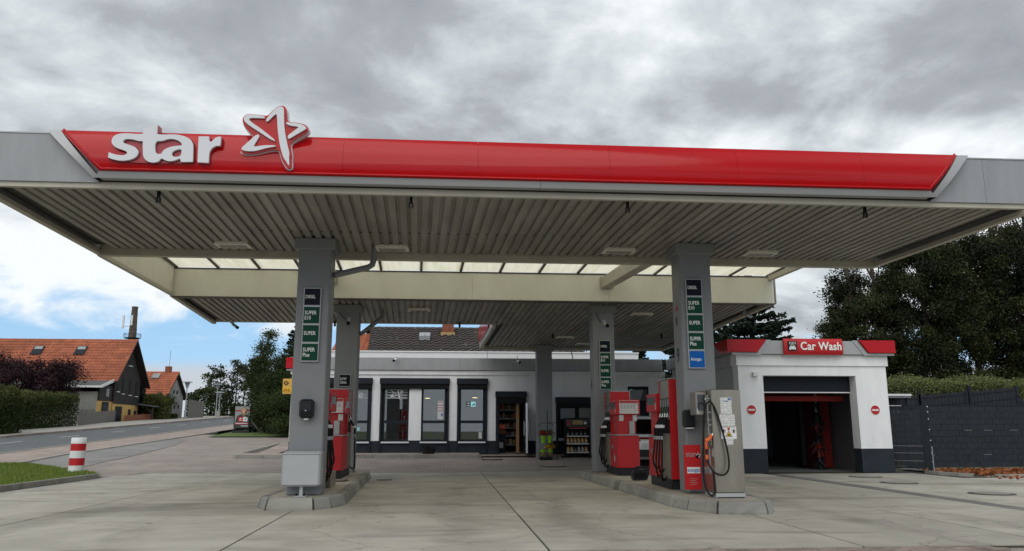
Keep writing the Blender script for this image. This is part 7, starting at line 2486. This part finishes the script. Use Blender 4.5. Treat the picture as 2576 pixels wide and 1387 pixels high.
# tall dark trees beyond the fence
TR = [('broad dark tree nearest the car wash beyond the bushes', 18.5, 33.5, 9.6, (2.0, 2.0, 4.0), 5.0, 21),
      ('tall dark tree second from the car wash beyond the bushes', 20.8, 33.0, 11.6, (2.0, 2.0, 5.0), 6.2, 22),
      ('tall dark tree third from the car wash beyond the bushes', 23.2, 33.5, 12.2, (2.0, 2.0, 5.3), 6.5, 23),
      ('tall dark tree under the canopy corner beyond the bushes', 25.6, 33.0, 12.6, (2.0, 2.0, 5.5), 6.8, 24),
      ('tall dark tree at the very edge of the view beyond the bushes', 28.0, 34.0, 12.6, (2.2, 2.0, 5.5), 6.8, 25)]
for lb, x, y, h, rad, cz, sd_ in TR:
    limb_tree('dark_tree', lb, (x, y, gz(x, y)), h, (x, y, cz), rad, 85000, .10, 'leaf_dark', sd_, clumps=150, spread=.08, trunk_r=.2, group='tall dark trees beyond the fence', shell=.3, stems=2)
spruce('spruce', 'large dark spruce behind the car wash roof', (15.3, 38.5, gz(15, 38)), 9.6, 3.9, 31, group='spruces')
spruce('spruce', 'dark spruce behind the junction of shop and car wash', (12.0, 37.5, gz(12, 37)), 7.2, 3.6, 32, group='spruces')
spruce('spruce', 'low spruce behind the shop roof end', (9.3, 38.5, gz(9, 38)), 4.9, 2.4, 33, group='spruces')
spruce('spruce', 'tiny spruce tip between spruce and dark trees', (19.2, 46, gz(19, 46)), 5.4, 1.0, 36, group='spruces')
spruce('spruce', 'dark spruce beyond the post sign corner of the shop', (-9.2, 47.5, gz(-9, 47)), 7.0, 2.3, 34, group='spruces')
hedge('bush_row', 'rounded pale green bush row above the dark slat fence', 15.5, 24.0, 27.9, 29.6, 3.15, 50000, .07, 'leaf_bush', 41, cat='bushes', bump=.16, zb=.2, round_=1.6)
hedge('clipped_hedge', 'tall clipped hedge along the far pavement with lighter shoot tips', -31.0, -23.6, 42.5, 45.5, 3.35, 60000, .11, 'leaf_hedge', 42, m_top='leaf_hedge_top', bump=.34)
hedge('clipped_hedge', 'sloping end of the clipped hedge before the picket fence', -30.0, -25.9, 45.6, 57.0, 3.15, 60000, .12, 'leaf_hedge', 43, m_top='leaf_hedge_top', bump=.22)
t = thing('purple_tree', 'broad dark purple leaved tree in front of the orange roof', 'tree', (-30.5, 60, gz(-30, 60)))
b = MB()
for k in range(9):
    a = k * .7
    b.tube([(-31, 60, gz(-31, 60)), (-31 + 1.2 * math.cos(a), 60 + 1.0 * math.sin(a), 3.5), (-31 + 3.2 * math.cos(a), 60 + 2.2 * math.sin(a), 5.2)], .14, 6, .03)
b.build('trunk', 'bark', t)
blob_crown('crown', (-32.0, 60, 4.25), (5.2, 3.0, 2.2), 75000, .125, 'leaf_purple', 44, t, 190, .085, .25, floor=1.9)
limb_tree('leafy_tree', 'tall loose leafy tree beside the poster board', (-11.6, 48.5, gz(-11, 48)), 6.3, (-11.35, 48.5, 4.3), (.85, 1.0, 3.0), 18000, .10, 'leaf_hedge', 51, clumps=70, spread=.15, trunk_r=.10, group='leafy trees beside the shop')
limb_tree('leafy_tree', 'dense leafy tree between poster board and shop wall', (-9.6, 45.8, gz(-9, 45)), 4.6, (-9.6, 45.8, 3.2), (1.7, 1.5, 2.5), 30000, .10, 'leaf_hedge', 52, clumps=90, spread=.16, trunk_r=.09, group='leafy trees beside the shop')
limb_tree('leafy_tree', 'low leafy bush right behind the poster board', (-11.0, 49.2, gz(-11, 48)), 3.0, (-10.8, 49.2, 2.2), (1.8, 1.2, 1.7), 26000, .10, 'leaf_hedge', 53, clumps=70, spread=.2, trunk_r=.07, group='leafy trees beside the shop')
limb_tree('leafy_tree', 'low leafy bush against the shop side wall', (-8.2, 42.8, gz(-8, 43)), 2.6, (-8.3, 43.0, 1.9), (1.6, 1.3, 1.5), 22000, .10, 'leaf_hedge', 54, clumps=60, spread=.2, trunk_r=.06, group='leafy trees beside the shop')
for k, (lb, x, y, h, rx, n) in enumerate((('thin far tree next to the street lamps', -27.6, 94, 6.0, 1.3, 1700), ('round far tree in the middle of the far group', -25.0, 95, 7.2, 1.7, 2600), ('far tree third from the street lamps', -22.6, 95, 6.8, 1.5, 2200),
                                          ('far tree closest to the poster board', -20.2, 95, 5.6, 1.4, 2000))):
    limb_tree('far_tree', lb, (x, y, gz(x, y)), h, (x, y, gz(x, y) + h * .58), (rx, 1.3, h * .42), n, .26, 'leaf_far', 60 + k, clumps=34, spread=.13, trunk_r=.12, group='far trees at the road bend', stems=2)
hedge('far_hedge', 'dark low hedge below the far trees at the road bend', -24.5, -13.0, 89.5, 91.0, 3.5, 9000, .24, 'leaf_hedge', 71, bump=.5)
hedge('far_hedge', 'olive shrubs behind the plank screen', -29.5, -25.4, 90, 94, 5.4, 5000, .26, 'leaf_hedge', 72, cat='shrubs', bump=.5)
hedge('garden_bush', 'yellow green bush before the small orange roofed house', -28.4, -26.4, 74.9, 76.8, 4.3, 5000, .16, 'leaf_hedge_top', 73, cat='bush', bump=.3, round_=1.0)
hedge('garden_bush', 'small dark rounded bush at the foot of the small house', -27.1, -26.3, 77.2, 78.2, 2.6, 1200, .14, 'leaf_hedge', 74, cat='bush', bump=.1)
limb_tree('garden_tree', 'small round-headed garden tree before the small house', (-27.0, 76.9, gz(-27, 77)), 2.2, (-27.0, 76.9, gz(-27, 77) + 1.7), (.75, .7, .6), 2200, .13, 'leaf_hedge', 75, clumps=30, trunk_r=.06)
spruce('garden_conifer', 'small dark conifer between the two orange roofed houses', (-29.2, 76.3, gz(-29, 76)), 3.6, 1.0, 76)
# wooded backdrop behind the shop, seen in slivers under the canopy
for k, (x, y, h) in enumerate(((-1.0, 62, 4.6), (10.0, 60, 5.6), (3.5, 63, 5.0))):
    limb_tree('garden_tree', ('round tree beyond the brown roof ridge', 'round tree behind the low spruce', 'round tree behind the shop parapet')[k], (x, y, gz(x, y)), h, (x, y, gz(x, y) + h * .55), (2.6, 1.6, h * .42), 3500, .25, 'leaf_far', 80 + k, clumps=40, spread=.2, trunk_r=.12)
vg = quadsheet('verge', [(-12.6, -7.5, 42.2), (-12.9, -7.5, 47.0), (-13.2, -7.5, 50)], 'lawn', 0.05, kind='structure')
